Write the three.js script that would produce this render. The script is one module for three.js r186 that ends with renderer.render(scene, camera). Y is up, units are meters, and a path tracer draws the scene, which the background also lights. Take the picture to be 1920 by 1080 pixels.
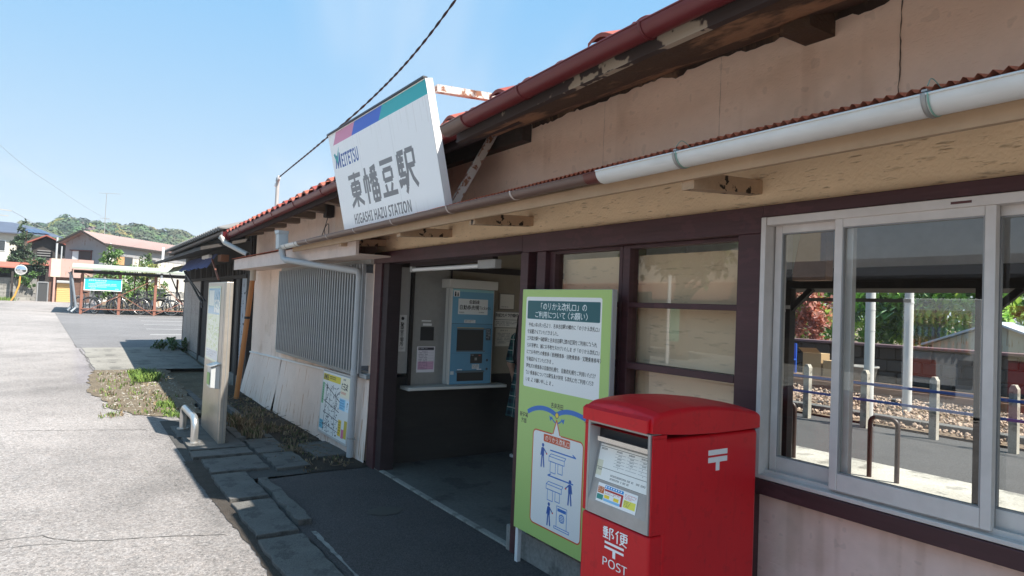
import * as THREE from 'three';
import { RoundedBoxGeometry } from 'three/addons/geometries/RoundedBoxGeometry.js';
import { mergeGeometries } from 'three/addons/utils/BufferGeometryUtils.js';
import { MarchingCubes } from 'three/addons/objects/MarchingCubes.js';

// ---------------------------------------------------------------- camera, sky, sun, exposure
const scene = new THREE.Scene();
const camera = new THREE.PerspectiveCamera(47.94, 16 / 9, 0.05, 3000);
{
  const yaw = THREE.MathUtils.degToRad(34.05), pitch = THREE.MathUtils.degToRad(1.75), roll = THREE.MathUtils.degToRad(2.37);
  const f = new THREE.Vector3(-Math.cos(yaw) * Math.cos(pitch), Math.sin(pitch), -Math.sin(yaw) * Math.cos(pitch));
  const r0 = new THREE.Vector3().crossVectors(f, new THREE.Vector3(0, 1, 0)).normalize(), u0 = new THREE.Vector3().crossVectors(r0, f);
  const r = r0.clone().multiplyScalar(Math.cos(roll)).addScaledVector(u0, Math.sin(roll));
  const u = u0.clone().multiplyScalar(Math.cos(roll)).addScaledVector(r0, -Math.sin(roll));
  const m = new THREE.Matrix4().makeBasis(r, u, f.clone().negate());
  camera.quaternion.setFromRotationMatrix(m);
  camera.position.set(0, 1.5, 2.33);
}
const EXPOSURE = 2.45, SUN = 4.8;
const sunDir = new THREE.Vector3(0.59, 1, -0.28).normalize();
const sun = new THREE.DirectionalLight(new THREE.Color().setRGB(1, 0.95, 0.87), SUN);
sun.name = 'sun';
sun.position.copy(sunDir).multiplyScalar(60);
sun.target.position.set(-6, 0, 0);
sun.position.add(sun.target.position);
sun.castShadow = true;
sun.shadow.mapSize.set(4096, 4096);
Object.assign(sun.shadow.camera, { left: -45, right: 45, top: 45, bottom: -45, near: 1, far: 160 });
scene.add(sun, sun.target);

const clamp = THREE.MathUtils.clamp, lerp = THREE.MathUtils.lerp, sstep = THREE.MathUtils.smoothstep;
function rng(seed) { let s = seed >>> 0; return () => { s = (s + 0x6d2b79f5) | 0; let t = Math.imul(s ^ (s >>> 15), 1 | s); t = (t + Math.imul(t ^ (t >>> 7), 61 | t)) ^ t; return ((t ^ (t >>> 14)) >>> 0) / 4294967296; }; }
function hash(x, y, s) { let h = Math.imul(x, 374761393) ^ Math.imul(y, 668265263) ^ Math.imul(s, 974634777); h = Math.imul(h ^ (h >>> 13), 1274126177); return ((h ^ (h >>> 16)) >>> 0) / 4294967296; }
function vn(x, y, px, py, s) {                       // value noise that repeats every px by py cells
  const ix = Math.floor(x), iy = Math.floor(y), fx = x - ix, fy = y - iy, u = fx * fx * (3 - 2 * fx), v = fy * fy * (3 - 2 * fy);
  const w = (a, p) => ((a % p) + p) % p, x0 = w(ix, px), x1 = w(ix + 1, px), y0 = w(iy, py), y1 = w(iy + 1, py);
  return lerp(lerp(hash(x0, y0, s), hash(x1, y0, s), u), lerp(hash(x0, y1, s), hash(x1, y1, s), u), v);
}
function fbm(u, v, p, oct, s, ay = 1) {              // u, v in 0..1, tileable; ay squeezes the cells in v
  let a = 0.5, t = 0, n = 0, q = p;
  for (let i = 0; i < oct; i++) { t += a * vn(u * q, v * q * ay, q, Math.max(1, Math.round(q * ay)), s + i); n += a; a *= 0.55; q *= 2; }
  return t / n;
}

// one computed sky: blue aloft, pale near the horizon, a few thin streaks of cloud
{
  const W = 1024, H = 512, data = new Float32Array(W * H * 4);
  const K = 1 / EXPOSURE;
  for (let j = 0; j < H; j++) for (let i = 0; i < W; i++) {
    const el = ((j + 0.5) / H - 0.5) * Math.PI, az = ((i + 0.5) / W - 0.5) * 2 * Math.PI;
    const d = [Math.cos(az) * Math.cos(el), Math.sin(el), Math.sin(az) * Math.cos(el)];
    const t = Math.max(0, d[1]), g = Math.pow(1 - t, 3.3);
    let c = [lerp(0.19, 0.90, g), lerp(0.54, 0.985, g), lerp(0.95, 1.015, g)];
    const cs = d[0] * sunDir.x + d[1] * sunDir.y + d[2] * sunDir.z, halo = Math.pow(Math.max(0, cs), 6) * 0.9;
    c = c.map((x, k) => x + halo * [1, 0.95, 0.85][k]);
    if (t > 0.015) {
      const px = d[0] / (t + 0.12), pz = d[2] / (t + 0.12), a = px * 0.9 + pz * 0.35, b = -px * 0.35 + pz * 0.9;
      let n = 0, am = 0.5;
      for (let o = 0, q = 1; o < 5; o++, q *= 2, am *= 0.55) n += am * vn(a * 0.30 * q + 40, b * 1.9 * q + 70, 4096, 4096, 7 + o);
      const cl = sstep(n, 0.60, 0.95) * 0.40 * sstep(t, 0.015, 0.12);
      c = c.map((x, k) => lerp(x, [0.98, 1.0, 1.02][k], cl));
    }
    if (d[1] < 0) c = [0.34, 0.36, 0.36];
    const o = (j * W + i) * 4;
    data[o] = c[0] * K; data[o + 1] = c[1] * K; data[o + 2] = c[2] * K; data[o + 3] = 1;
  }
  const sky = new THREE.DataTexture(data, W, H, THREE.RGBAFormat, THREE.FloatType);
  sky.mapping = THREE.EquirectangularReflectionMapping; sky.magFilter = THREE.LinearFilter; sky.needsUpdate = true;
  scene.background = sky; scene.environment = sky;
}
const renderer = new THREE.WebGLRenderer({ antialias: true });
renderer.toneMapping = THREE.LinearToneMapping;
renderer.toneMappingExposure = EXPOSURE;
renderer.shadowMap.enabled = true;

// ---------------------------------------------------------------- textures and materials
const enc = (x) => Math.round(255 * (x <= 0.0031308 ? 12.92 * x : 1.055 * Math.pow(Math.max(x, 0), 1 / 2.4) - 0.055));
function dataTex(w, h, fn, srgb = true) {
  const d = new Uint8Array(w * h * 4);
  for (let j = 0; j < h; j++) for (let i = 0; i < w; i++) {
    const c = fn((i + 0.5) / w, (j + 0.5) / h, i, j), o = (j * w + i) * 4, a = Array.isArray(c) ? c : [c, c, c];
    for (let k = 0; k < 3; k++) d[o + k] = srgb ? enc(clamp(a[k], 0, 1)) : Math.round(255 * clamp(a[k], 0, 1));
    d[o + 3] = 255;
  }
  const t = new THREE.DataTexture(d, w, h, THREE.RGBAFormat);
  t.wrapS = t.wrapT = THREE.RepeatWrapping; t.magFilter = THREE.LinearFilter; t.minFilter = THREE.LinearMipmapLinearFilter; t.generateMipmaps = true;
  if (srgb) t.colorSpace = THREE.SRGBColorSpace;
  t.needsUpdate = true;
  return t;
}
const T = {};
T.mottle = dataTex(512, 512, (u, v) => { const n = fbm(u, v, 4, 6, 11), m = fbm(u, v, 32, 3, 23); const k = 0.74 + 0.22 * n + 0.12 * (m - 0.5); return [k, k * lerp(0.985, 1.0, n), k * lerp(0.95, 1.0, n)]; });
T.wall = dataTex(1024, 1024, (u, v) => {
  const n = fbm(u, v, 4, 6, 311), b = fbm(u, v, 7, 4, 313), s = fbm(u, v, 36, 3, 317, 0.08), f = fbm(u, v, 70, 2, 319), dirt = sstep(b, 0.56, 0.74), run = sstep(s, 0.58, 0.8) * sstep(b, 0.4, 0.62);
  const k = 0.90 + 0.16 * (n - 0.5) + 0.07 * (f - 0.5) - 0.10 * dirt - 0.10 * run + (f > 0.80 ? -0.10 : 0);
  return [k, k * (0.985 - 0.02 * dirt - 0.03 * run), k * (0.96 - 0.05 * dirt - 0.05 * run)];
});
T.scuff = dataTex(512, 512, (u, v) => { const n = fbm(u, v, 5, 5, 331), s = fbm(u, v, 60, 2, 333, 0.1), d = sstep(fbm(u, v, 26, 4, 335), 0.66, 0.74); const k = 0.93 + 0.12 * (n - 0.5) - 0.07 * sstep(s, 0.66, 0.8) - 0.10 * d; return [k, k + 0.02 * d, k + 0.03 * d]; });
T.stucco = dataTex(512, 512, (u, v) => { const n = fbm(u, v, 48, 3, 31), r = fbm(u + 0.02 * n, v, 20, 4, 57, 3); return clamp(0.5 + 0.5 * (n - 0.5) - 1.6 * Math.max(0, r - 0.6), 0, 1); }, false);
T.fine = dataTex(512, 512, (u, v) => fbm(u, v, 64, 3, 77), false);
T.dragged = dataTex(1024, 512, (u, v) => { const r = fbm(u + 0.015 * fbm(u, v, 30, 2, 3), v, 16, 4, 91, 5), n = fbm(u, v, 90, 2, 17); return clamp(0.62 + 0.35 * (n - 0.5) - 2.6 * Math.max(0, r - 0.62), 0, 1); }, false);
T.draggedC = dataTex(1024, 512, (u, v) => { const r = fbm(u + 0.015 * fbm(u, v, 30, 2, 3), v, 16, 4, 91, 5), n = fbm(u, v, 6, 4, 19); const k = clamp(0.92 + 0.16 * (n - 0.5) - 1.5 * Math.max(0, r - 0.64), 0.3, 1); return [k, k * 0.985, k * 0.95]; });
T.asphalt = dataTex(1024, 1024, (u, v, i, j) => {
  const s = fbm(u, v, 150, 2, 5), big = fbm(u, v, 5, 4, 9), sp = hash(i >> 1, j >> 1, 40), sq = vn(u * 260, v * 260, 260, 260, 41);
  let k = 0.56 + 0.5 * (s - 0.5) + 0.16 * (big - 0.5) + 0.30 * (sp - 0.5) + (sq > 0.8 ? 0.24 : 0) - (sq < 0.14 ? 0.22 : 0);
  const w = vn(u * 90, v * 90, 90, 90, 47);
  return [k, k * lerp(0.96, 1, w), k * lerp(0.93, 1.0, w)];
});
T.asphaltB = dataTex(512, 512, (u, v) => { const s = vn(u * 128, v * 128, 128, 128, 5), q = vn(u * 60, v * 60, 60, 60, 8); return 0.5 * s + 0.5 * q; }, false);
T.wood = dataTex(512, 512, (u, v) => { const g = fbm(u, v, 4, 6, 61, 14), p = fbm(u, v, 10, 4, 71, 2); const k = 0.62 + 0.4 * g + (p > 0.66 ? 0.25 : 0); return [k, k, k * 0.98]; });
T.woodB = dataTex(512, 512, (u, v) => fbm(u, v, 4, 5, 61, 16), false);
T.mould = dataTex(1024, 256, (u, v) => {
  const n = fbm(u, v, 10, 6, 101, 0.5), f = fbm(u, v, 40, 4, 111, 0.25), e = fbm(u, v, 24, 4, 121, 0.4), d = sstep(n + 0.35 * (f - 0.5) + 0.22 * Math.pow(Math.abs(v - 0.62), 0.8), 0.36, 0.60), s = sstep(e, 0.50, 0.66);
  const a = [1, 0.80, 0.62], b = [0.11, 0.085, 0.07];
  return a.map((x, k) => lerp(lerp(x * (0.72 + 0.3 * f), b[k], d * 0.88), b[k] * 1.6, 0.5 * s));
});
T.flaked = dataTex(1024, 128, (u, v) => { const n = fbm(u, v, 7, 5, 231, 0.4), f = fbm(u, v, 50, 3, 241, 0.2), a = sstep(n + 0.45 * (f - 0.5), 0.66, 0.70); return [lerp(0.07, 0.60, a), lerp(0.048, 0.51, a), lerp(0.045, 0.40, a)]; });
T.streak = dataTex(512, 512, (u, v) => {
  const a = fbm(u, v, 40, 3, 131, 0.06), b = fbm(u, v, 6, 4, 141, 1), rust = sstep(a, 0.60, 0.78) * sstep(b, 0.42, 0.7), m = 0.88 + 0.14 * (b - 0.5);
  return [m * lerp(1, 0.62, rust), m * lerp(0.97, 0.42, rust), m * lerp(0.93, 0.27, rust)];
});
T.rust = dataTex(512, 512, (u, v) => { const a = sstep(fbm(u, v, 12, 5, 151), 0.5, 0.64); return [lerp(1, 0.42, a), lerp(0.98, 0.19, a), lerp(0.95, 0.10, a)]; });
T.peel = dataTex(512, 512, (u, v) => { const a = sstep(fbm(u, v, 9, 5, 161), 0.665, 0.70), n = 0.9 + 0.2 * (fbm(u, v, 30, 3, 171) - 0.5); return [lerp(n, 0.05, a), lerp(n, 0.045, a), lerp(n, 0.04, a)]; });
T.concrete = dataTex(1024, 1024, (u, v) => { const n = fbm(u, v, 5, 6, 181), s = fbm(u, v, 120, 2, 191), d = sstep(fbm(u, v, 9, 4, 193), 0.56, 0.72); const k = 0.66 + 0.34 * (n - 0.5) + 0.34 * (s - 0.5) - 0.25 * d; return [k, k * 0.985, k * 0.95]; });
T.soil = dataTex(512, 512, (u, v) => { const n = fbm(u, v, 10, 5, 201), s = vn(u * 100, v * 100, 100, 100, 203); const k = 0.35 + 0.5 * n + (s > 0.84 ? 0.5 : 0); return [k, k * lerp(0.8, 0.93, s), k * lerp(0.6, 0.85, s)]; });

const matCache = {};
// c: linear base colour; s: metres that one repeat of the textures covers
function M(name, c, o = {}) {
  if (matCache[name]) return matCache[name];
  const { r = 0.8, m = 0, map, b, bs = 0.003, s = 1, sb = s, sv, phys, ...rest } = o;
  const K = phys || o.transmission !== undefined || o.clearcoat !== undefined ? THREE.MeshPhysicalMaterial : THREE.MeshStandardMaterial;
  const mt = new K({ roughness: r, metalness: m, side: THREE.DoubleSide, ...rest });
  mt.name = name;
  mt.color.setRGB(...c);
  const rep = (t, k) => { const q = t.clone(); q.repeat.set(1 / k, 1 / (sv ?? k)); q.needsUpdate = true; return q; };
  if (map) mt.map = rep(map, s);
  if (b) { mt.bumpMap = rep(b, sb); mt.bumpScale = bs; }
  return (matCache[name] = mt);
}
const mStuccoUp = M('upper_stucco', [0.93, 0.71, 0.57], { r: 0.95, map: T.wall, s: 2.9, b: T.stucco, sb: 0.45, bs: 0.002 });
const mStuccoMid = M('rough_stucco', [0.86, 0.67, 0.46], { r: 0.95, map: T.draggedC, s: 0.9, b: T.dragged, sb: 0.9, bs: 0.006 });
const mStuccoLow = M('lower_stucco', [0.90, 0.67, 0.59], { r: 0.95, map: T.wall, s: 2.2, b: T.stucco, sb: 0.5, bs: 0.0012 });
const mStuccoLeft = M('left_stucco', [0.95, 0.77, 0.66], { r: 0.95, map: T.wall, s: 2.5, b: T.stucco, sb: 0.45, bs: 0.003 });
const mMaroon = M('maroon_paint', [0.078, 0.027, 0.031], { r: 0.55, map: T.wood, s: 1.1, b: T.woodB, sb: 1.1, bs: 0.0012 });
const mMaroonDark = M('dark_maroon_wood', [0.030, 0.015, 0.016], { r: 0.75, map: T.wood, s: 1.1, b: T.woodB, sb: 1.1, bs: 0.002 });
const mEdge = M('beige_edge_paint', [0.52, 0.36, 0.23], { r: 0.8, map: T.mottle, s: 1.1 });
const mBracket = M('beige_bracket_paint', [0.50, 0.34, 0.215], { r: 0.8, map: T.peel, s: 0.42, b: T.woodB, sb: 0.8, bs: 0.001 });
const mFasciaPink = M('pinkish_beige_board', [0.76, 0.62, 0.55], { r: 0.75, map: T.mottle, s: 1.7 });
const mMould = M('mouldy_plaster', [0.36, 0.25, 0.17], { r: 0.95, map: T.mould, s: 2.6, sv: 0.62, b: T.stucco, sb: 0.6, bs: 0.006 });
const mRafter = M('stained_rafter', [0.26, 0.20, 0.155], { r: 0.9, map: T.wood, s: 0.8 });
const mGutterRed = M('dark_red_gutter', [0.155, 0.022, 0.026], { r: 0.38, map: T.mottle, s: 1.4 });
const mGutterWhite = M('white_vinyl_gutter', [0.80, 0.80, 0.78], { r: 0.4, map: T.mottle, s: 1.9 });
const mGutterBrown = M('brown_vinyl_gutter', [0.17, 0.105, 0.085], { r: 0.4, map: T.mottle, s: 1.2 });
const mGutterSleeve = M('red_brown_sleeve', [0.13, 0.03, 0.022], { r: 0.4 });
const mPipeGrey = M('grey_vinyl_pipe', [0.50, 0.51, 0.52], { r: 0.5, map: T.mottle, s: 0.9 });
const mHook = M('grey_steel_hook', [0.36, 0.35, 0.33], { r: 0.5, m: 0.4 });
const mTile = M('red_roof_tile', [0.36, 0.075, 0.04], { r: 0.6, map: T.mottle, s: 0.7 });
const mSheetRed = M('red_corrugated_sheet', [0.82, 0.20, 0.095], { r: 0.6, map: T.mottle, s: 0.5 });
const mAlu = M('aged_aluminium', [0.74, 0.69, 0.655], { r: 0.5, m: 0.15, map: T.mottle, s: 1.1 });
const mAluDark = M('aluminium_edge', [0.30, 0.30, 0.30], { r: 0.5, m: 0.3 });
const mGlass = M('window_glass', [0.93, 0.95, 0.94], { r: 0, transmission: 1, thickness: 0, ior: 1.8 });
const mDirtyGlass = M('old_window_glass', [0.86, 0.84, 0.78], { r: 0.015, transmission: 1, thickness: 0, ior: 1.75 });
const mBoardBack = M('beige_backing_board', [0.90, 0.73, 0.56], { r: 0.9, map: T.draggedC, s: 1.2 });
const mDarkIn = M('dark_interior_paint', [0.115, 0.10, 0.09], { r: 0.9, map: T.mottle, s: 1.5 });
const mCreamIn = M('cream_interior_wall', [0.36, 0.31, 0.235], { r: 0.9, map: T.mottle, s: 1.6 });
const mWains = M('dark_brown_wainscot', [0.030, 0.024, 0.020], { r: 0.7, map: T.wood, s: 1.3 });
const mConcrete = M('concrete', [0.34, 0.33, 0.31], { r: 0.92, map: T.concrete, s: 1.6, b: T.fine, sb: 0.4, bs: 0.002 });
const mSlab = M('weathered_slab', [0.150, 0.145, 0.138], { r: 0.95, map: T.concrete, s: 0.8, b: T.asphaltB, sb: 0.5, bs: 0.004 });
const mWainPanel = M('painted_metal_sheet', [0.92, 0.77, 0.69], { r: 0.6, map: T.streak, s: 0.9, b: T.fine, sb: 1.2, bs: 0.002 });
const mSteel = M('stainless_steel', [0.62, 0.60, 0.57], { r: 0.28, m: 0.85 });
const mSteelBrush = M('brushed_steel', [0.50, 0.48, 0.455], { r: 0.42, m: 0.75, map: T.mottle, s: 0.8 });
const mPostRed = M('post_box_red', [0.66, 0.006, 0.014], { r: 0.45, clearcoat: 0.05, specularIntensity: 0.7, clearcoatRoughness: 0.25, map: T.scuff, s: 0.7, b: T.fine, sb: 0.35, bs: 0.0002 });
const mBlack = M('black_plastic', [0.018, 0.018, 0.02], { r: 0.5 });
const mWhite = M('white_paint', [0.80, 0.79, 0.77], { r: 0.55 });
const mGreyPaint = M('grey_paint', [0.42, 0.42, 0.41], { r: 0.6, map: T.mottle, s: 1.2 });
const mMachBlue = M('machine_blue', [0.16, 0.37, 0.52], { r: 0.45 });
const mMachIvory = M('machine_ivory', [0.66, 0.65, 0.60], { r: 0.5 });
const mRust = M('rusty_white_steel', [0.52, 0.50, 0.48], { r: 0.7, map: T.rust, s: 0.35 });
const mRustPost = M('rust_red_steel', [0.30, 0.125, 0.085], { r: 0.7, map: T.mottle, s: 0.6 });
const mOrangePipe = M('orange_pipe', [0.50, 0.19, 0.05], { r: 0.6, map: T.mottle, s: 0.6 });
const mDarkWood = M('dark_weathered_wood', [0.045, 0.036, 0.032], { r: 0.85, map: T.wood, s: 0.9 });
const mSoil = M('soil', [0.13, 0.10, 0.07], { r: 1, map: T.soil, s: 0.7, b: T.fine, sb: 0.3, bs: 0.012 });

// ---------------------------------------------------------------- geometry helpers
function uvBox(g) {                                   // texture coordinates in metres from the plane that each face looks along
  g = g.index ? g.toNonIndexed() : g;
  const p = g.attributes.position, uv = new Float32Array(p.count * 2), a = new THREE.Vector3(), b = new THREE.Vector3(), c = new THREE.Vector3(), n = new THREE.Vector3();
  for (let i = 0; i < p.count; i += 3) {
    a.fromBufferAttribute(p, i); b.fromBufferAttribute(p, i + 1); c.fromBufferAttribute(p, i + 2);
    n.crossVectors(b.clone().sub(a), c.clone().sub(a));
    const x = Math.abs(n.x), y = Math.abs(n.y), z = Math.abs(n.z);
    [a, b, c].forEach((q, k) => { const o = (i + k) * 2; if (y >= x && y >= z) { uv[o] = q.x; uv[o + 1] = q.z; } else if (x > z) { uv[o] = q.z; uv[o + 1] = q.y; } else { uv[o] = q.x; uv[o + 1] = q.y; } });
  }
  g.setAttribute('uv', new THREE.BufferAttribute(uv, 2));
  return g;
}
function B(x0, x1, y0, y1, z0, z1, r = 0) {
  const w = Math.abs(x1 - x0), h = Math.abs(y1 - y0), d = Math.abs(z1 - z0);
  const g = r > 0 ? new RoundedBoxGeometry(w, h, d, 1, Math.min(r, w / 2.01, h / 2.01, d / 2.01)) : new THREE.BoxGeometry(w, h, d);
  g.translate((x0 + x1) / 2, (y0 + y1) / 2, (z0 + z1) / 2);
  return uvBox(g);
}
const V = (x, y, z) => new THREE.Vector3(x, y, z);
function beam(a, b, w, h, up = V(0, 1, 0)) {          // a box bar from a to b
  const d = b.clone().sub(a), L = d.length(); d.normalize();
  const s = new THREE.Vector3().crossVectors(up, d); if (s.lengthSq() < 1e-6) s.set(1, 0, 0); s.normalize();
  const u = new THREE.Vector3().crossVectors(d, s);
  const g = uvBox(new THREE.BoxGeometry(w, h, L));
  g.applyMatrix4(new THREE.Matrix4().makeBasis(s, u, d).setPosition(a.clone().add(b).multiplyScalar(0.5)));
  return g;
}
function tube(pts, r, seg = 0, rs = 8, closed = false) {
  const c = pts.length === 2 ? new THREE.LineCurve3(...pts) : new THREE.CatmullRomCurve3(pts, closed, 'centripetal');
  return plain(new THREE.TubeGeometry(c, seg || (pts.length === 2 ? 1 : pts.length * 6), r, rs, closed));
}
function pipe(pts, r, rs = 12, bend = 0.06) {         // straight runs with rounded corners and closed ends
  const path = new THREE.CurvePath();
  let a = pts[0];
  for (let i = 1; i < pts.length; i++) {
    if (i < pts.length - 1) {
      const p = pts[i], d0 = p.clone().sub(pts[i - 1]), d1 = pts[i + 1].clone().sub(p), k = Math.min(bend, d0.length() * 0.45, d1.length() * 0.45);
      const q0 = p.clone().addScaledVector(d0.normalize(), -k), q1 = p.clone().addScaledVector(d1.normalize(), k);
      path.add(new THREE.LineCurve3(a, q0)); path.add(new THREE.QuadraticBezierCurve3(q0, p, q1)); a = q1;
    } else path.add(new THREE.LineCurve3(a, pts[i]));
  }
  return plain(new THREE.TubeGeometry(path, pts.length * 12, r, rs, false));
}
function plain(g) { g = g.index ? g.toNonIndexed() : g; for (const k of Object.keys(g.attributes)) if (!['position', 'normal', 'uv', 'color'].includes(k)) g.deleteAttribute(k); return g; }
function prism(pts, x0, x1, axis = 'x', bevel = 0) {  // outline in (z, y) swept along x, or in (x, y) swept along z, or in (x, z) swept along y
  const s = new THREE.Shape(pts.map((p) => new THREE.Vector2(p[0], p[1])));
  const d = x1 - x0, g = new THREE.ExtrudeGeometry(s, { depth: d - 2 * bevel, bevelEnabled: bevel > 0, bevelThickness: bevel, bevelSize: bevel, bevelOffset: -bevel, bevelSegments: 2 });
  g.translate(0, 0, x0 + bevel);
  if (axis === 'x') g.applyMatrix4(new THREE.Matrix4().set(0, 0, 1, 0, 0, 1, 0, 0, 1, 0, 0, 0, 0, 0, 0, 1));
  if (axis === 'y') g.applyMatrix4(new THREE.Matrix4().set(1, 0, 0, 0, 0, 0, 1, 0, 0, 1, 0, 0, 0, 0, 0, 1));
  return uvBox(flip(g, axis !== 'z'));
}
function flip(g, yes) {
  g = g.index ? g.toNonIndexed() : g;
  if (yes) { for (const k of Object.keys(g.attributes)) { const a = g.attributes[k], n = a.itemSize; for (let i = 0; i < a.count; i += 3) for (let c = 0; c < n; c++) { const t = a.array[(i + 1) * n + c]; a.array[(i + 1) * n + c] = a.array[(i + 2) * n + c]; a.array[(i + 2) * n + c] = t; } } }
  g.computeVertexNormals();
  return g;
}
function cyl(x, y0, y1, z, r0, r1 = r0, n = 16) { return plain(new THREE.CylinderGeometry(r1, r0, y1 - y0, n).translate(x, (y0 + y1) / 2, z)); }
function quad(a, b, c, d, uvs = [0, 0, 1, 0, 1, 1, 0, 1]) {   // corners counter-clockwise; uv 0..1
  const g = new THREE.BufferGeometry(), P = [a, b, c, a, c, d], I = [0, 1, 2, 0, 2, 3];
  g.setAttribute('position', new THREE.Float32BufferAttribute(P.flatMap((p) => [p.x, p.y, p.z]), 3));
  g.setAttribute('uv', new THREE.Float32BufferAttribute(I.flatMap((i) => [uvs[i * 2], uvs[i * 2 + 1]]), 2));
  g.computeVertexNormals();
  return g;
}
const quadUV = (a, b, c, d) => uvBox(quad(a, b, c, d));
function grid(nu, nv, fn, smooth = true) {             // a surface fn(u, v) -> [x, y, z]; uv in metres is set by the caller
  const g = new THREE.PlaneGeometry(1, 1, nu, nv), p = g.attributes.position, uv = g.attributes.uv;
  for (let i = 0; i < p.count; i++) p.setXYZ(i, ...fn(uv.getX(i), uv.getY(i)));
  g.computeVertexNormals();
  return plain(g);
}
function merged(list) {
  list = [].concat(list).map(plain);
  if (list.length === 1) return list[0];
  const col = list.some((g) => g.attributes.color);
  for (const g of list) {
    if (!g.attributes.normal) g.computeVertexNormals();
    if (!g.attributes.uv) g.setAttribute('uv', new THREE.Float32BufferAttribute(new Float32Array(g.attributes.position.count * 2), 2));
    if (col && !g.attributes.color) g.setAttribute('color', new THREE.Float32BufferAttribute(new Float32Array(g.attributes.position.count * 3).fill(1), 3));
  }
  return mergeGeometries(list);
}
// ---------------------------------------------------------------- things, parts, setting
const taken = new Map();
function numbered(n) { const k = taken.get(n) ?? 0; taken.set(n, k + 1); return k ? n + '_' + String(k).padStart(3, '0') : n; }
function tag(o, label, category, group, kind) {
  if (label) o.userData.label = label;
  if (category) o.userData.category = category;
  if (group) o.userData.group = group;
  if (kind) o.userData.kind = kind;
  return o;
}
function thing(name, label, category, at = [0, 0, 0], group) {
  const o = new THREE.Group(); o.name = numbered(name); o.position.set(...at); o.org = V(...at); scene.add(o);
  return tag(o, label, category, group);
}
function part(parent, name, geos, mat, label) {
  const g = merged(geos);
  if (parent.org) g.translate(-parent.org.x, -parent.org.y, -parent.org.z);
  const m = new THREE.Mesh(g, mat); m.name = numbered(name); m.org = parent.org; m.castShadow = m.receiveShadow = true;
  if (label) m.userData.label = label;
  parent.add(m);
  return m;
}
function solo(name, geos, mat, label, category, group, at) {   // a thing that is one mesh
  const g = merged(geos); if (at) g.translate(-at[0], -at[1], -at[2]);
  const m = new THREE.Mesh(g, mat); m.name = numbered(name); if (at) m.position.set(...at); m.castShadow = m.receiveShadow = true; scene.add(m);
  return tag(m, label, category, group);
}
function struct(name, geos, mat) { const m = new THREE.Mesh(merged(geos), mat); m.name = numbered(name); m.receiveShadow = m.castShadow = true; m.userData.kind = 'structure'; scene.add(m); return m; }
function stuff(name, geos, mat, label, category) { const m = new THREE.Mesh(merged(geos), mat); m.name = numbered(name); m.castShadow = m.receiveShadow = true; scene.add(m); tag(m, label, category); m.userData.kind = 'stuff'; return m; }
function copyOf(root, at, turn = 0, label) {
  const c = root.clone(); c.name = numbered(root.name.replace(/_\d{3}$/, '')); c.position.set(...at); c.rotation.y = turn; scene.add(c);
  if (label) c.userData.label = label;
  return c;
}

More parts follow.
